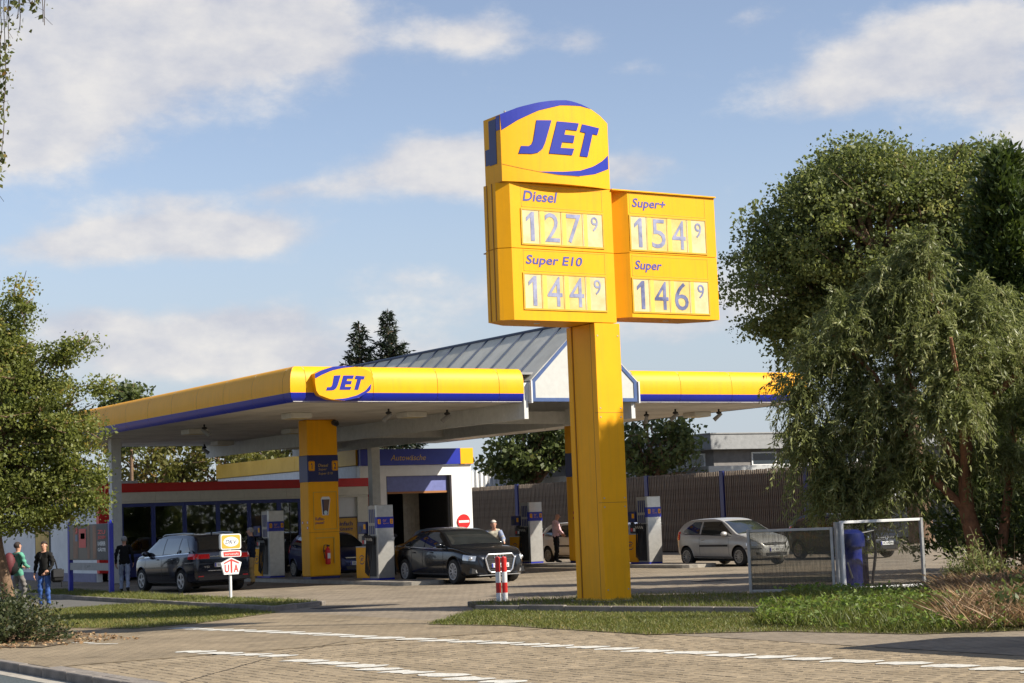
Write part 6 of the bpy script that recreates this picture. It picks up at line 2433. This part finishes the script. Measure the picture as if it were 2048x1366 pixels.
# the oak beyond the fence on the right
tree('oak_tree', 'huge dark green oak with rounded crown rising behind the willow', (53.5, 54.0, 0),
     [(53.5, 54, 0), (53.4, 54, 3), (53.2, 54.1, 6), (53.0, 54.2, 9)], [.55, .45, .40, .28],
     [((52.72, 54.58, 12.55), (5.0, 5.0, 3.6), 330), ((49.39, 56.87, 10.95), (2.7, 2.7, 2.2), 115), ((51.96, 54.77, 14.95), (3.2, 3.2, 1.7), 135), ((55.69, 52.49, 14.35), (3.4, 3.2, 2.2), 150), ((50.84, 56.16, 8.95), (2.5, 2.5, 1.7), 95),
      ((49.87, 56.29, 13.15), (2.4, 2.4, 1.7), 85), ((57.5, 51.5, 12.45), (3.2, 3, 2.6), 130), ((53.48, 54.41, 9.85), (3.2, 3.2, 2.0), 85)],
     105, .44, .17, .68, LF_OAK, seed=2, nb=130, hollow=.5)

# the willow: limbs, then hanging switches
def willow():
    rng = np.random.default_rng(5)
    t = thing('willow_tree', 'light green weeping willow with hanging switches and reddish bark on the right', 'tree', (28.22, 27.01, 0))
    tr = MB()
    tr.tube([(28.35, 26.95, .0), (28.3, 27.0, .8), (28.15, 27.05, 1.5), (28.1, 27.0, 2.3), (28.25, 26.9, 3.4), (28.0, 27.0, 4.6), (27.8, 27.1, 6.0)], [.24, .20, .17, .13, .11, .08, .05], 12)
    tr.tube([(28.62, 26.75, 0), (28.8, 26.7, .9), (29.0, 26.6, 2.1), (29.1, 26.4, 3.6)], [.13, .11, .09, .06], 10)
    tr.build('trunk', BARKR, t, smooth=True)
    lim = MB()
    tops = []
    ends = [((28.15, 27.05, 1.5), (27.3, 27.5, 2.5), (26.6, 27.9, 4.4), (25.9, 28.4, 5.3)), ((28.1, 27.0, 2.3), (27.5, 27.3, 3.4), (26.9, 27.7, 5.0), (26.6, 27.9, 6.2)), ((28.25, 26.9, 3.4), (28.6, 26.8, 4.8), (28.65, 26.72, 5.5), (28.55, 26.78, 6.1)),
            ((28.0, 27, 4.6), (27.6, 27.2, 6.0), (27.6, 27.1, 6.9), (27.5, 27.2, 7.2)), ((28.25, 26.9, 3.4), (29.0, 26.25, 4.3), (29.3, 26.0, 5.0)), ((28.15, 27.05, 1.5), (27.6, 26.5, 2.9), (27.0, 26.0, 4.4), (26.7, 25.8, 5.0))]
    for e in ends:
        lim.tube(e, [.10, .075, .05, .03][:len(e)], 8)
        tops += list(e[1:])
    lim.build('branch', BARKR, t, smooth=True)
    # tufts of short arching shoots, in uneven lumps; longer switches hang from the lower ones
    lobes = [((27.6, 27.15, 6.9), (.55, .55, .5), 10), ((27.05, 27.6, 6.3), (.75, .75, .6), 18), ((26.45, 28.05, 5.5), (.8, .8, .7), 22), ((25.85, 28.5, 4.85), (.7, .7, .55), 16), ((25.3, 28.85, 4.3), (.45, .45, .5), 8),
             ((25.2, 28.95, 3.2), (.35, .4, .6), 6), ((25.9, 28.55, 3.1), (.8, .8, .7), 20), ((26.7, 27.9, 4.2), (.9, .9, .8), 26), ((27.5, 27.3, 5.2), (1.0, 1.0, .9), 28), ((28.4, 26.75, 5.8), (.8, .8, .8), 20), ((29.1, 26.3, 5.0), (.9, .9, .8), 20),
             ((26.8, 27.95, 2.9), (.9, .8, .6), 18), ((26.15, 28.4, 2.3), (.6, .6, .4), 9), ((28.0, 27.1, 4.1), (1.0, 1.0, .7), 20), ((28.9, 26.6, 3.8), (.9, .9, .6), 16), ((27.4, 26.4, 4.4), (.8, .8, .8), 14), ((26.9, 26.3, 3.5), (.6, .6, .6), 9), ((25.75, 28.6, 2.1), (.5, .5, .35), 11), ((26.5, 28.1, 1.95), (.6, .6, .35), 13), ((27.4, 27.6, 2.3), (.8, .6, .45), 16), ((28.6, 26.4, 2.7), (.7, .6, .4), 11)]
    pos, dr, tn, sw = [], [], [], MB()
    for c, r, n in lobes:
        for i in range(int(n * 1.15)):
            d0 = unit(rng.normal(size=3))
            tc_ = np.array(c) + d0 * np.array(r) * rng.uniform(.3, 1.15)
            tint0 = rng.normal(.42, .17)
            out0 = unit(tc_ - np.array([28.0, 27.0, tc_[2] - .3]))
            for j in range(int(rng.uniform(9, 17))):
                d = unit(rng.normal(size=3) * .8 + out0 * .5 + np.array([0, 0, .25]))
                ln = rng.uniform(.30, .78)
                drop = rng.uniform(.35, .95) * ln
                if rng.random() < .16:
                    ln *= 1.5
                    drop = ln * rng.uniform(1.0, 1.7)
                k = int(ln * 30)
                f = np.linspace(0, 1, k)
                curve = tc_ + np.outer(f * ln, d) - np.outer(drop * f ** 2, [0, 0, 1]) + np.cumsum(rng.normal(size=(k, 3)) * .007, axis=0)
                curve[:, 2] = np.maximum(curve[:, 2], .75)
                if rng.random() < .3:
                    q = curve[::max(1, k // 5)]
                    if len(q) > 2:
                        sw.tube([tuple(p) for p in q], .005, 3, cap=False)
                tang = unit(np.gradient(curve, axis=0))
                for rep in range(2):
                    pos.append(curve + rng.normal(size=(k, 3)) * .012)
                    dr.append(tang * .7 + rng.normal(size=(k, 3)) * .55 + np.array([0, 0, -.35]))
                    tn.append(np.clip(tint0 + rng.normal(0, .2, k), 0, 1))
    sw.build('switch', mat('switch_bark', (.16, .14, .06), .8), t)
    leaf_mesh('crown', np.concatenate(pos), .125, .22, LF_WIL, t, dirs=np.concatenate(dr), tint=np.concatenate(tn), rng=rng)
    return t


willow()


def conifer_column(name, label, base, h, r, n, seed, m=LF_THU, L=.20, column=False):
    """cypress or thuja: upright flat sprays in a ragged column"""
    rng = np.random.default_rng(seed)
    t = thing(name, label, 'tree', base, 'conifers at the right edge')
    b = np.array(base)
    MB().tube([tuple(b), tuple(b + [0, 0, h * .5]), tuple(b + [.05, 0, h * .93])], [.16, .10, .03], 8).build('trunk', BARK, t)
    nc = n // 45
    P, D, T = [], [], []
    mb = MB()
    for i in range(nc):
        z = rng.uniform(.03, 1) ** .9
        a = rng.uniform(0, 2 * pi)
        sh = min(1, (1 - z) * 3.2) ** .7 * min(1, .35 + z * 2.4) if column else (1 - z) ** .55
        prof = r * sh * rng.uniform(.65, 1.12) * (.75 + .25 * sin(3 * a + 9 * z))
        c = b + [cos(a) * prof, sin(a) * prof, z * h]
        out = np.array([cos(a), sin(a), 0])
        k = 45
        f = rng.random(k)
        P.append(c - out * .35 + np.outer(f, out * .5 + [0, 0, .35]) + rng.normal(size=(k, 3)) * .09)
        D.append(out * .6 + [0, 0, .6] + rng.normal(size=(k, 3)) * .5)
        T.append(np.clip(rng.normal(.4, .16) + rng.normal(0, .15, k), 0, 1))
        if i % 6 == 0:
            mb.tube([tuple(b + [0, 0, max(.2, z * h - .5)]), tuple(c)], [.03, .01], 4, cap=False)
    mb.build('branch', BARK, t)
    leaf_mesh('crown', np.concatenate(P), L, .34, m, t, dirs=np.concatenate(D), tint=np.concatenate(T), rng=rng)


conifer_column('cypress_tree', 'tall unseen cypress beyond the right edge, shading the yellow sign column', (26.6, 19.3, .05), 11.4, 2.0, 38000, 21, column=True)  # out of view; placed so its shadow covers the lower sign column
conifer_column('cypress_tree', 'dark cypress standing right behind the willow trunk', (31.6, 28.6, .05), 9.4, 2.2, 32000, 22)
conifer_column('cypress_tree', 'broad dark cypress behind the willow, left of the willow trunk', (33.6, 31.6, .0), 7.2, 1.9, 22000, 24)
conifer_column('cypress_tree', 'low dark thuja in the thicket below the willow crown', (29.6, 24.4, .05), 4.6, 1.5, 15000, 23)


# left tree with autumn tints
tree('maple_tree', 'yellowing broadleaf tree reaching into the picture from the left edge', (12.0, 41.15, 0),
     [(12.15, 41.2, 0), (12.02, 41.2, .7), (11.85, 41.15, 1.4), (11.7, 41.1, 2.4), (11.6, 41.0, 3.4)], [.17, .14, .125, .11, .08],
     [((11.45, 41.1, 4.6), (1.65, 1.65, 1.75), 130), ((12.5, 40.5, 4.75), (.95, .95, .95), 55), ((13.05, 40.15, 3.85), (.85, .85, .9), 55), ((11.6, 40.8, 6.2), (.75, .75, .85), 26), ((12.35, 40.7, 3.1), (1.15, 1.1, .75), 60), ((11.2, 41.2, 2.9), (1.3, 1.3, .8), 50),
      ((13.3, 40.0, 2.95), (.55, .55, .5), 20), ((12.1, 40.55, 5.6), (.5, .5, .6), 14), ((12.0, 40.8, 2.35), (1.2, 1.0, .55), 40), ((11.9, 40.6, 6.6), (.4, .4, .5), 10), ((12.2, 40.35, 6.9), (.28, .28, .55), 11), ((13.0, 40.0, 5.8), (.42, .36, .28), 10), ((13.35, 39.8, 6.0), (.22, .22, .16), 5), ((13.72, 39.65, 5.0), (.24, .24, .22), 6), ((13.55, 40.0, 2.45), (.4, .35, .28), 9), ((12.7, 40.6, 2.15), (.8, .6, .25), 18)],
     130, .19, .085, .62, LF_LFT, seed=4, nb=90, hollow=.35)

# conifers behind the station
def spruce(label, base, h, r, seed):
    rng = np.random.default_rng(seed)
    t = thing('spruce_tree', label, 'tree', base, 'spruces behind the canopy')
    b = np.array(base)
    MB().tube([tuple(b), tuple(b + [0, 0, h])], [.22, .02], 8).build('trunk', BARK, t)
    P, D, T = [], [], []
    z = 1.5
    mb = MB()
    while z < h:
        f = (h - z) / h
        ln = r * (f ** .75) + .08
        nbq = 9 if f > .15 else 6
        for q in range(nbq):
            a = rng.uniform(0, 2 * pi)
            l2 = ln * rng.uniform(.6, 1.12)
            out = np.array([cos(a), sin(a), 0])
            k = max(10, int(l2 * 48))
            g = rng.random(k) ** .75
            lift = .28 if f < .25 else -.08
            p = b + [0, 0, z] + np.outer(g * l2, out) + np.outer(g * l2 * lift - .28 * l2 * g * (1 - g), [0, 0, 1]) + rng.normal(size=(k, 3)) * np.array([.10, .10, .05]) * (.5 + l2 * .4)
            P.append(p)
            D.append(out * .9 + rng.normal(size=(k, 3)) * .55 + [0, 0, -.15])
            T.append(np.clip(rng.normal(.4, .2, k), 0, 1))
            mb.tube([tuple(b + [0, 0, z]), tuple(b + [0, 0, z] + out * l2 * .9 + np.array([0, 0, lift * l2 * .8]))], [.025, .008], 4, cap=False)
        z += .20 + .10 * f
    mb.build('branch', BARK, t)
    leaf_mesh('crown', np.concatenate(P), .26, .28, LF_SPR, t, dirs=np.concatenate(D), tint=np.concatenate(T), rng=rng)


spruce('slimmer left spruce of the two dark spruces behind the canopy roof', (43.5, 84.3, 0), 12.2, 2.9, 31)
spruce('taller right spruce of the two dark spruces behind the canopy roof', (44.75, 83.4, 0), 12.8, 3.1, 32)

# broadleaf trees beyond the buildings
tree('background_tree', 'round dark green tree behind the fence, left of the yellow sign column', (48.7, 75.7, 0), [(48.7, 75.7, 0), (48.7, 75.7, 3.2)], [.2, .14],
     [((48.6, 75.6, 5.2), (2.0, 2.0, 1.6), 60), ((47.6, 76.2, 4.2), (1.2, 1.2, .9), 22), ((49.6, 75.0, 5.6), (1.4, 1.4, 1.2), 25)], 60, .32, .26, .7, LF_DK, seed=41, nb=30, group='trees beyond the station')
tree('background_tree', 'airy green tree behind the fence, right of the yellow sign column', (47.6, 64.2, 0), [(47.6, 64.2, 0), (47.5, 64.2, 3.0)], [.16, .1],
     [((47.6, 64.3, 4.7), (1.9, 1.9, 1.7), 44), ((48.5, 63.6, 4.9), (1.0, 1.0, 1.1), 16), ((46.7, 65.2, 4.4), (1.1, 1.1, 1.3), 16), ((48.0, 64.0, 3.6), (1.3, 1.2, .8), 14)], 42, .34, .24, .6, LF_DK, seed=42, nb=50, hollow=.3, group='trees beyond the station')
tree('background_tree', 'pale green drooping tree behind the red shop roof, leftmost of three', (31.2, 81.0, 0), [(31.2, 81, 0), (31.2, 81, 3)], [.2, .13],
     [((31.0, 81.2, 4.7), (2.2, 2.2, 1.7), 60)], 60, .36, .28, .45, LF_YEL, seed=43, nb=25, group='trees beyond the station')
tree('background_tree', 'yellowing tree behind the red shop roof, middle of three', (34.0, 80.0, 0), [(34, 80, 0), (34, 80, 3)], [.2, .13],
     [((33.6, 80.0, 4.7), (1.9, 1.9, 1.8), 50), ((35.2, 79.2, 4.2), (1.1, 1.1, 1.3), 20)], 55, .34, .24, .6, LF_YEL, seed=44, nb=25, group='trees beyond the station')
tree('background_tree', 'small sparse tree above the yellow fascia of the car wash', (39.8, 87.6, 0), [(39.8, 87.6, 0), (39.8, 87.6, 4)], [.18, .12],
     [((39.6, 87.8, 5.9), (2.2, 2.2, 1.0), 34)], 45, .34, .26, .6, LF_YEL, seed=45, nb=25, group='trees beyond the station')
tree('background_tree', 'tree top just showing above the yellow canopy edge on the left', (28.9, 79.0, 0), [(28.9, 79, 0), (28.8, 78.8, 6)], [.11, .07],
     [((28.75, 78.6, 7.9), (.65, .65, .6), 16), ((28.4, 78.9, 6.5), (1.6, 1.6, 1.3), 30)], 50, .28, .24, .6, LF_DK, seed=46, nb=15, group='trees beyond the station')

# unseen hedge added beyond the right edge to darken the shop window reflections
hd_ = thing('hedge', 'long tall unseen hedge added beyond the right edge for the window reflections', 'hedge', (50, 2, -.17))
rg = np.random.default_rng(91)
f_ = rg.random(16000)
hp_ = np.c_[24 + 52 * f_, -16 + 34 * f_, np.zeros(16000)] + np.c_[rg.normal(size=(16000, 2)) * .8, rg.random(16000) * (4.6 + 1.2 * np.sin(f_ * 37) + .8 * np.sin(f_ * 91))]
leaf_mesh('foliage', hp_, .5, .6, LF_DK, hd_, rng=rg)
mb = MB()
for k in range(30):
    q = k / 29
    mb.tube([(24 + 52 * q, -16 + 34 * q, -.17), (24.2 + 52 * q, -16 + 34 * q, 3.5)], [.09, .03], 6)
mb.build('stem', BARK, hd_)

# birch overhead at the top left: trunk stands outside the frame, twigs hang into it
def birch():
    rng = np.random.default_rng(8)
    t = thing('birch_tree', 'birch twigs with small yellowing leaves hanging into the top left corner', 'tree', (2.3, 15.2, 0))
    MB().tube([(2.3, 15.2, 0), (2.35, 15.1, 2.5), (2.5, 14.8, 5.0), (2.7, 14.5, 7.2), (3.0, 14.2, 9)], [.17, .15, .12, .09, .04], 12).build('trunk', mat('birch_bark', (.50, .48, .44), .8, var=.5, scale=7), t, smooth=True)
    mb = MB()
    mb.tube([(2.65, 14.6, 6.3), (3.2, 14.1, 6.9), (3.8, 13.7, 6.8), (4.32, 13.4, 6.3)], [.05, .035, .02, .01], 8)
    mb.tube([(2.6, 14.7, 5.4), (3.2, 14.15, 6.2), (3.75, 13.85, 6.35), (4.1, 13.6, 6.2)], [.04, .03, .015, .008], 8)
    pos, dr, tn = [], [], []
    hang = [((4.0, 13.62, 6.9), 1.60, .8), ((4.03, 13.58, 6.9), .62, .35), ((4.12, 13.55, 6.95), .62, .5), ((4.17, 13.5, 6.95), .42, .5), ((4.10, 13.52, 6.95), .45, .7), ((4.28, 13.42, 7.0), .66, .35), ((4.25, 13.44, 7.0), .60, .2), ((3.9, 13.7, 7.0), 2.0, .9), ((3.97, 13.66, 7.0), 1.7, .9), ((3.75, 13.8, 7.0), 2.3, .9), ((3.5, 13.9, 7.1), 2.4, .9), ((4.05, 13.6, 6.95), .50, .8), ((4.2, 13.47, 6.95), .40, .4)]
    for s0, ln, dens in hang:
        k = int(ln / .018)
        f = np.linspace(0, 1, k)
        c = np.array(s0) - [0, 0, .74] + np.outer(-ln * f, [0, 0, 1]) + np.cumsum(rng.normal(size=(k, 3)) * .0022, axis=0)
        mb.tube([tuple(p) for p in c[::6]], .0032, 4, cap=False)
        for z in range(0, k, 9):
            e = c[z] + rng.normal(size=3) * .05 + [0, 0, -.06]
            mb.tube([tuple(c[z]), tuple(e)], .0018, 3, cap=False)
        bunch = .5 + .5 * np.sin(f * ln * 7 + rng.uniform(0, 6))
        keep = rng.random(k) < dens * (.25 + .75 * bunch)
        for rep in range(3):
            q = c[keep] + rng.normal(size=(keep.sum(), 3)) * .035
            pos.append(q)
            dr.append(rng.normal(size=q.shape) * .6 + [0, 0, -.8])
            tn.append(np.clip(rng.normal(.45, .28, len(q)), 0, 1))
    # crown outside the frame
    q = np.array([2.9, 14.3, 7.8]) + rng.normal(size=(2500, 3)) * np.array([.6, .6, .9])
    q = q[(q @ np.array([0.846, -0.533, 0]) < -5.2) & (q[:, 0] < 3.4)]
    pos.append(q)
    dr.append(rng.normal(size=q.shape) + [0, 0, -.6])
    tn.append(rng.random(len(q)))
    mb.build('branch', mat('twig', (.10, .07, .05), .8), t)
    leaf_mesh('crown', np.concatenate(pos), .042, .72, LF_BIR, t, dirs=np.concatenate(dr), tint=np.concatenate(tn), rng=rng)


birch()


# ------------------------------------------------------------------ grass and weeds
def in_poly(p, poly):
    x, y = p[:, 0], p[:, 1]
    c = np.zeros(len(p), bool)
    n = len(poly)
    for i in range(n):
        x1, y1 = poly[i]
        x2, y2 = poly[(i + 1) % n]
        cr = ((y1 > y) != (y2 > y)) & (x < (x2 - x1) * (y - y1) / (y2 - y1 + 1e-12) + x1)
        c ^= cr
    return c


def pnoise(p, s, seed):
    """cheap smooth noise from a few sines"""
    r = np.random.default_rng(seed)
    o = np.zeros(len(p))
    for k in range(6):
        d = r.normal(size=2) * s
        o += np.sin(p[:, 0] * d[0] + p[:, 1] * d[1] + r.uniform(0, 6))
    return o / 6


def blades(name, label, poly, n, z, h, m, w=.008, lean=.5, seed=1, cat='grass', thin=.25, tint_mu=.35, tint_s=.2, mask=None):
    rng = np.random.default_rng(seed)
    P = np.array(poly)
    p = rng.uniform(P.min(0), P.max(0), size=(n * 3, 2))
    # ragged edge
    p = p[in_poly(p + rng.normal(size=p.shape) * .06, poly)]
    nz_ = pnoise(p, 2.2, seed)
    p = p[nz_ > rng.uniform(-1.1, .0 + thin, len(p)) - .35][:n]
    if mask is not None:
        p = p[mask(p)]
    n = len(p)
    big = pnoise(p, 1.1, seed + 3)
    hh = rng.uniform(h[0], h[1], n) * (1 + .5 * big)
    a = rng.uniform(0, 2 * pi, n)
    le = rng.normal(size=(n, 2)) * lean * hh[:, None]
    v = np.zeros((n, 4, 3))
    sx, sy = np.cos(a) * w, np.sin(a) * w
    v[:, 0] = np.c_[p[:, 0] - sx, p[:, 1] - sy, np.full(n, z)]
    v[:, 1] = np.c_[p[:, 0] + sx, p[:, 1] + sy, np.full(n, z)]
    v[:, 2] = np.c_[p[:, 0] + sx * .7 + le[:, 0] * .53, p[:, 1] + sy * .7 + le[:, 1] * .53, z + hh * .6]
    v[:, 3] = np.c_[p[:, 0] + le[:, 0], p[:, 1] + le[:, 1], z + hh]
    me = bpy.data.meshes.new(name)
    me.vertices.add(n * 4)
    me.vertices.foreach_set('co', v.reshape(-1))
    me.loops.add(n * 4)
    me.loops.foreach_set('vertex_index', np.arange(n * 4, dtype=np.int32))
    me.polygons.add(n)
    me.polygons.foreach_set('loop_start', np.arange(0, n * 4, 4, dtype=np.int32))
    me.polygons.foreach_set('loop_total', np.full(n, 4, dtype=np.int32))
    at = me.attributes.new('tint', 'FLOAT', 'POINT')
    tt = np.clip(tint_mu + tint_s * rng.normal(size=n) + .25 * pnoise(p, .9, seed + 9), 0, 1)
    at.data.foreach_set('value', np.repeat(tt, 4).astype(np.float32))
    me.materials.append(m)
    me.update(calc_edges=True)
    o = link(name, me)
    o['kind'] = 'stuff'
    tag(o, label, cat)
    return o


blades('lawn_grass', 'short sunlit lawn grass left of the driveway', LAWN_L, 32000, .008, (.02, .065), LF_GRS, .006, .7, 61, thin=.75, tint_mu=.45, tint_s=.25)
blades('lawn_grass', 'short grass in front of the kerb below the yellow sign column', LAWN_R, 32000, .008, (.02, .065), LF_GRS, .006, .7, 62, thin=.75, tint_mu=.42, tint_s=.25)
blades('verge_grass', 'grass on the raised bed around the fuel card sign', BED_L, 12000, .085, (.03, .09), LF_GRS, .006, .6, 63, tint_mu=.5)
BED_R1 = [(17.5, 29.3), (19.28, 22.9), (20.2, 22.6), (24.0, 24.6), (22.2, 27.4), (20.6, 29.2), (19.6, 30.0), (18.2, 30.8)]
blades('verge_grass', 'sparse grass on the raised bed at the foot of the yellow sign column', BED_R1, 9000, .085, (.03, .10), LF_GRS, .006, .6, 64, thin=.6, tint_mu=.45)
# weeds right of the kerb
WEED = [(17.0, 20.6), (17.1, 17.6), (18.2, 16.7), (20.5, 18.6), (23.0, 22.4), (24.0, 24.4), (22.6, 26.4), (20.3, 24.0), (19.0, 22.8)]
blades('weed_grass', 'long green grass among the weeds right of the kerb end', WEED, 16000, .05, (.06, .22), LF_GRS, .009, .45, 65, tint_mu=.32)
rng = np.random.default_rng(71)
wp = rng.uniform((16.9, 16.7), (24.2, 26.2), size=(2600, 2))
wp = wp[in_poly(wp, WEED)]
pos, dr, tn = [], [], []
for q in wp:
    f = (pnoise(q[None], 1.4, 72)[0] + 1) / 2
    if f < .50:
        continue
    h_ = rng.uniform(.08, .25) * (.6 + .7 * f)
    k = int(18 * h_ / .3)
    zz = rng.random(k) ** .8 * h_
    p = np.c_[q[0] + rng.normal(size=k) * .055, q[1] + rng.normal(size=k) * .055, .05 + zz]
    pos.append(p)
    dr.append(np.c_[rng.normal(size=(k, 2)), rng.uniform(-.3, .7, k)])
    tn.append(np.clip(rng.normal(.42, .12) + rng.normal(0, .18, k), 0, 1))
o = leaf_mesh('weeds', np.concatenate(pos), .075, .55, LF_WEED, None, dirs=np.concatenate(dr), tint=np.concatenate(tn), rng=rng)
o['kind'] = 'stuff'
tag(o, 'bright green leafy weeds covering the bank below the glass panels', 'weeds')
DRYP = [(17.6, 17.1), (18.4, 16.5), (20.5, 15.2), (27.5, 20.0), (28.5, 24.5), (25.5, 25.2), (23.6, 23.8), (21.0, 20.4), (18.8, 18.6)]
blades('dry_stalks', 'matted reddish brown dead stalks under the willow', DRYP, 20000, .06, (.10, .34), LF_DRY, .0045, .85, 66, cat='dead stalks', tint_mu=.4, tint_s=.25)
# taller single stalks
mbs = MB()
for k in range(90):
    q = rng.uniform((19.5, 18.0), (27.8, 25.0))
    if not in_poly(q[None], DRYP)[0]:
        continue
    h_ = rng.uniform(.5, 1.25)
    l = rng.normal(size=2) * .28
    mbs.tube([(q[0], q[1], .05), (q[0] + l[0] * .4, q[1] + l[1] * .4, h_ * .6), (q[0] + l[0], q[1] + l[1], h_)], [.007, .006, .003], 4, cap=False)
o = mbs.build('dead_stems', mat('dead_stem', (.34, .22, .13), .85, var=.25))
o['kind'] = 'stuff'
tag(o, 'thin bare dead stems standing in front of the willow trunk', 'dead stems')
# bramble patches among the stalks
pos, tn = [], []
for c in ((18.9, 17.3), (20.1, 17.6), (21.6, 19.6), (23.9, 21.5), (25.2, 22.4), (19.6, 16.9), (22.6, 18.6)):
    k = 420
    p = np.c_[c[0] + rng.normal(size=k) * .38, c[1] + rng.normal(size=k) * .38, .06 + np.abs(rng.normal(size=k)) * .20]
    pos.append(p)
    tn.append(np.clip(rng.normal(.35, .2, k), 0, 1))
o = leaf_mesh('bramble', np.concatenate(pos), .085, .7, LF_DK, None, tint=np.concatenate(tn), rng=rng)
o['kind'] = 'stuff'
tag(o, 'dark green bramble leaves among the brown dead stalks', 'bramble')


def shrub(label, base, r, n, m, L, Wd, seed, hang=0.0):
    rg = np.random.default_rng(seed)
    t = thing('shrub', label, 'shrub', base, 'shrubs')
    b = np.array(base)
    mb = MB()
    P, T = [], []
    for i in range(34):
        d = unit(rg.normal(size=3) + [0, 0, .9])
        d[2] = abs(d[2])
        e = b + d * np.array(r) * rg.uniform(.7, 1.08)
        mb.tube([tuple(b + rg.normal(size=3) * [.08, .08, 0]), tuple((b + e) / 2 + [0, 0, .08 * r[2]]), tuple(e)], [.012, .008, .004], 5, cap=False)
        k = n // 34
        f = rg.uniform(.35, 1.08, k)
        p = b + np.outer(f, e - b) + rg.normal(size=(k, 3)) * .085
        p[:, 2] = np.maximum(p[:, 2], b[2] + .02)
        P.append(p)
        T.append(np.clip(rg.normal(.4, .14) + rg.normal(0, .2, k), 0, 1))
    mb.build('stem', BARK, t)
    leaf_mesh('foliage', np.concatenate(P), L, Wd, m, t, tint=np.concatenate(T), rng=rg)


LF_SHR = leaf_mat('shrub_leaf', (.030, .042, .016), (.075, .085, .03), (.20, .16, .06))
shrub('low dark green shrub in the bottom left corner beside the lawn', (8.65, 29.4, 0), (.9, 1.1, .62), 5200, LF_SHR, .065, .55, 81)
shrub('second low shrub behind the corner shrub at the left edge', (9.2, 31.4, 0), (.9, 1.0, .8), 4500, LF_SHR, .065, .55, 82)
shrub('leafy shrub at the foot of the willow beside the glass panel', (26.0, 24.9, .05), (.7, .7, .9), 2500, LF_WIL, .09, .3, 83)
# fallen leaves at the kerb of the left bed
k = 1500
q = np.c_[rng.uniform(7.7, 10.3, k), rng.uniform(27.8, 33, k), np.full(k, .016) + rng.random(k) * .02]
o = leaf_mesh('fallen_leaves', q, .06, .7, LF_DRY, None, dirs=np.c_[rng.normal(size=(k, 2)), rng.normal(size=k) * .2], rng=rng)
o['kind'] = 'stuff'
tag(o, 'dry fallen leaves on the bare earth round the corner shrub', 'fallen leaves')
# thicket that closes the view under the willow
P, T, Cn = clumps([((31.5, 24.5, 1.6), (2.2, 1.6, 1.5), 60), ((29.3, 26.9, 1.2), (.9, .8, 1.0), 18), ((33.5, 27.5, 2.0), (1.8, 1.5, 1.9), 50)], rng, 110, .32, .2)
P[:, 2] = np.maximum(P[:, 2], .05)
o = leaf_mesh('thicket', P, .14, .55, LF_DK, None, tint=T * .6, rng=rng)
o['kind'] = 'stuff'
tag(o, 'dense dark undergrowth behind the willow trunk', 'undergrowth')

for o in bpy.data.objects:
    if '_local' in o:
        del o['_local']
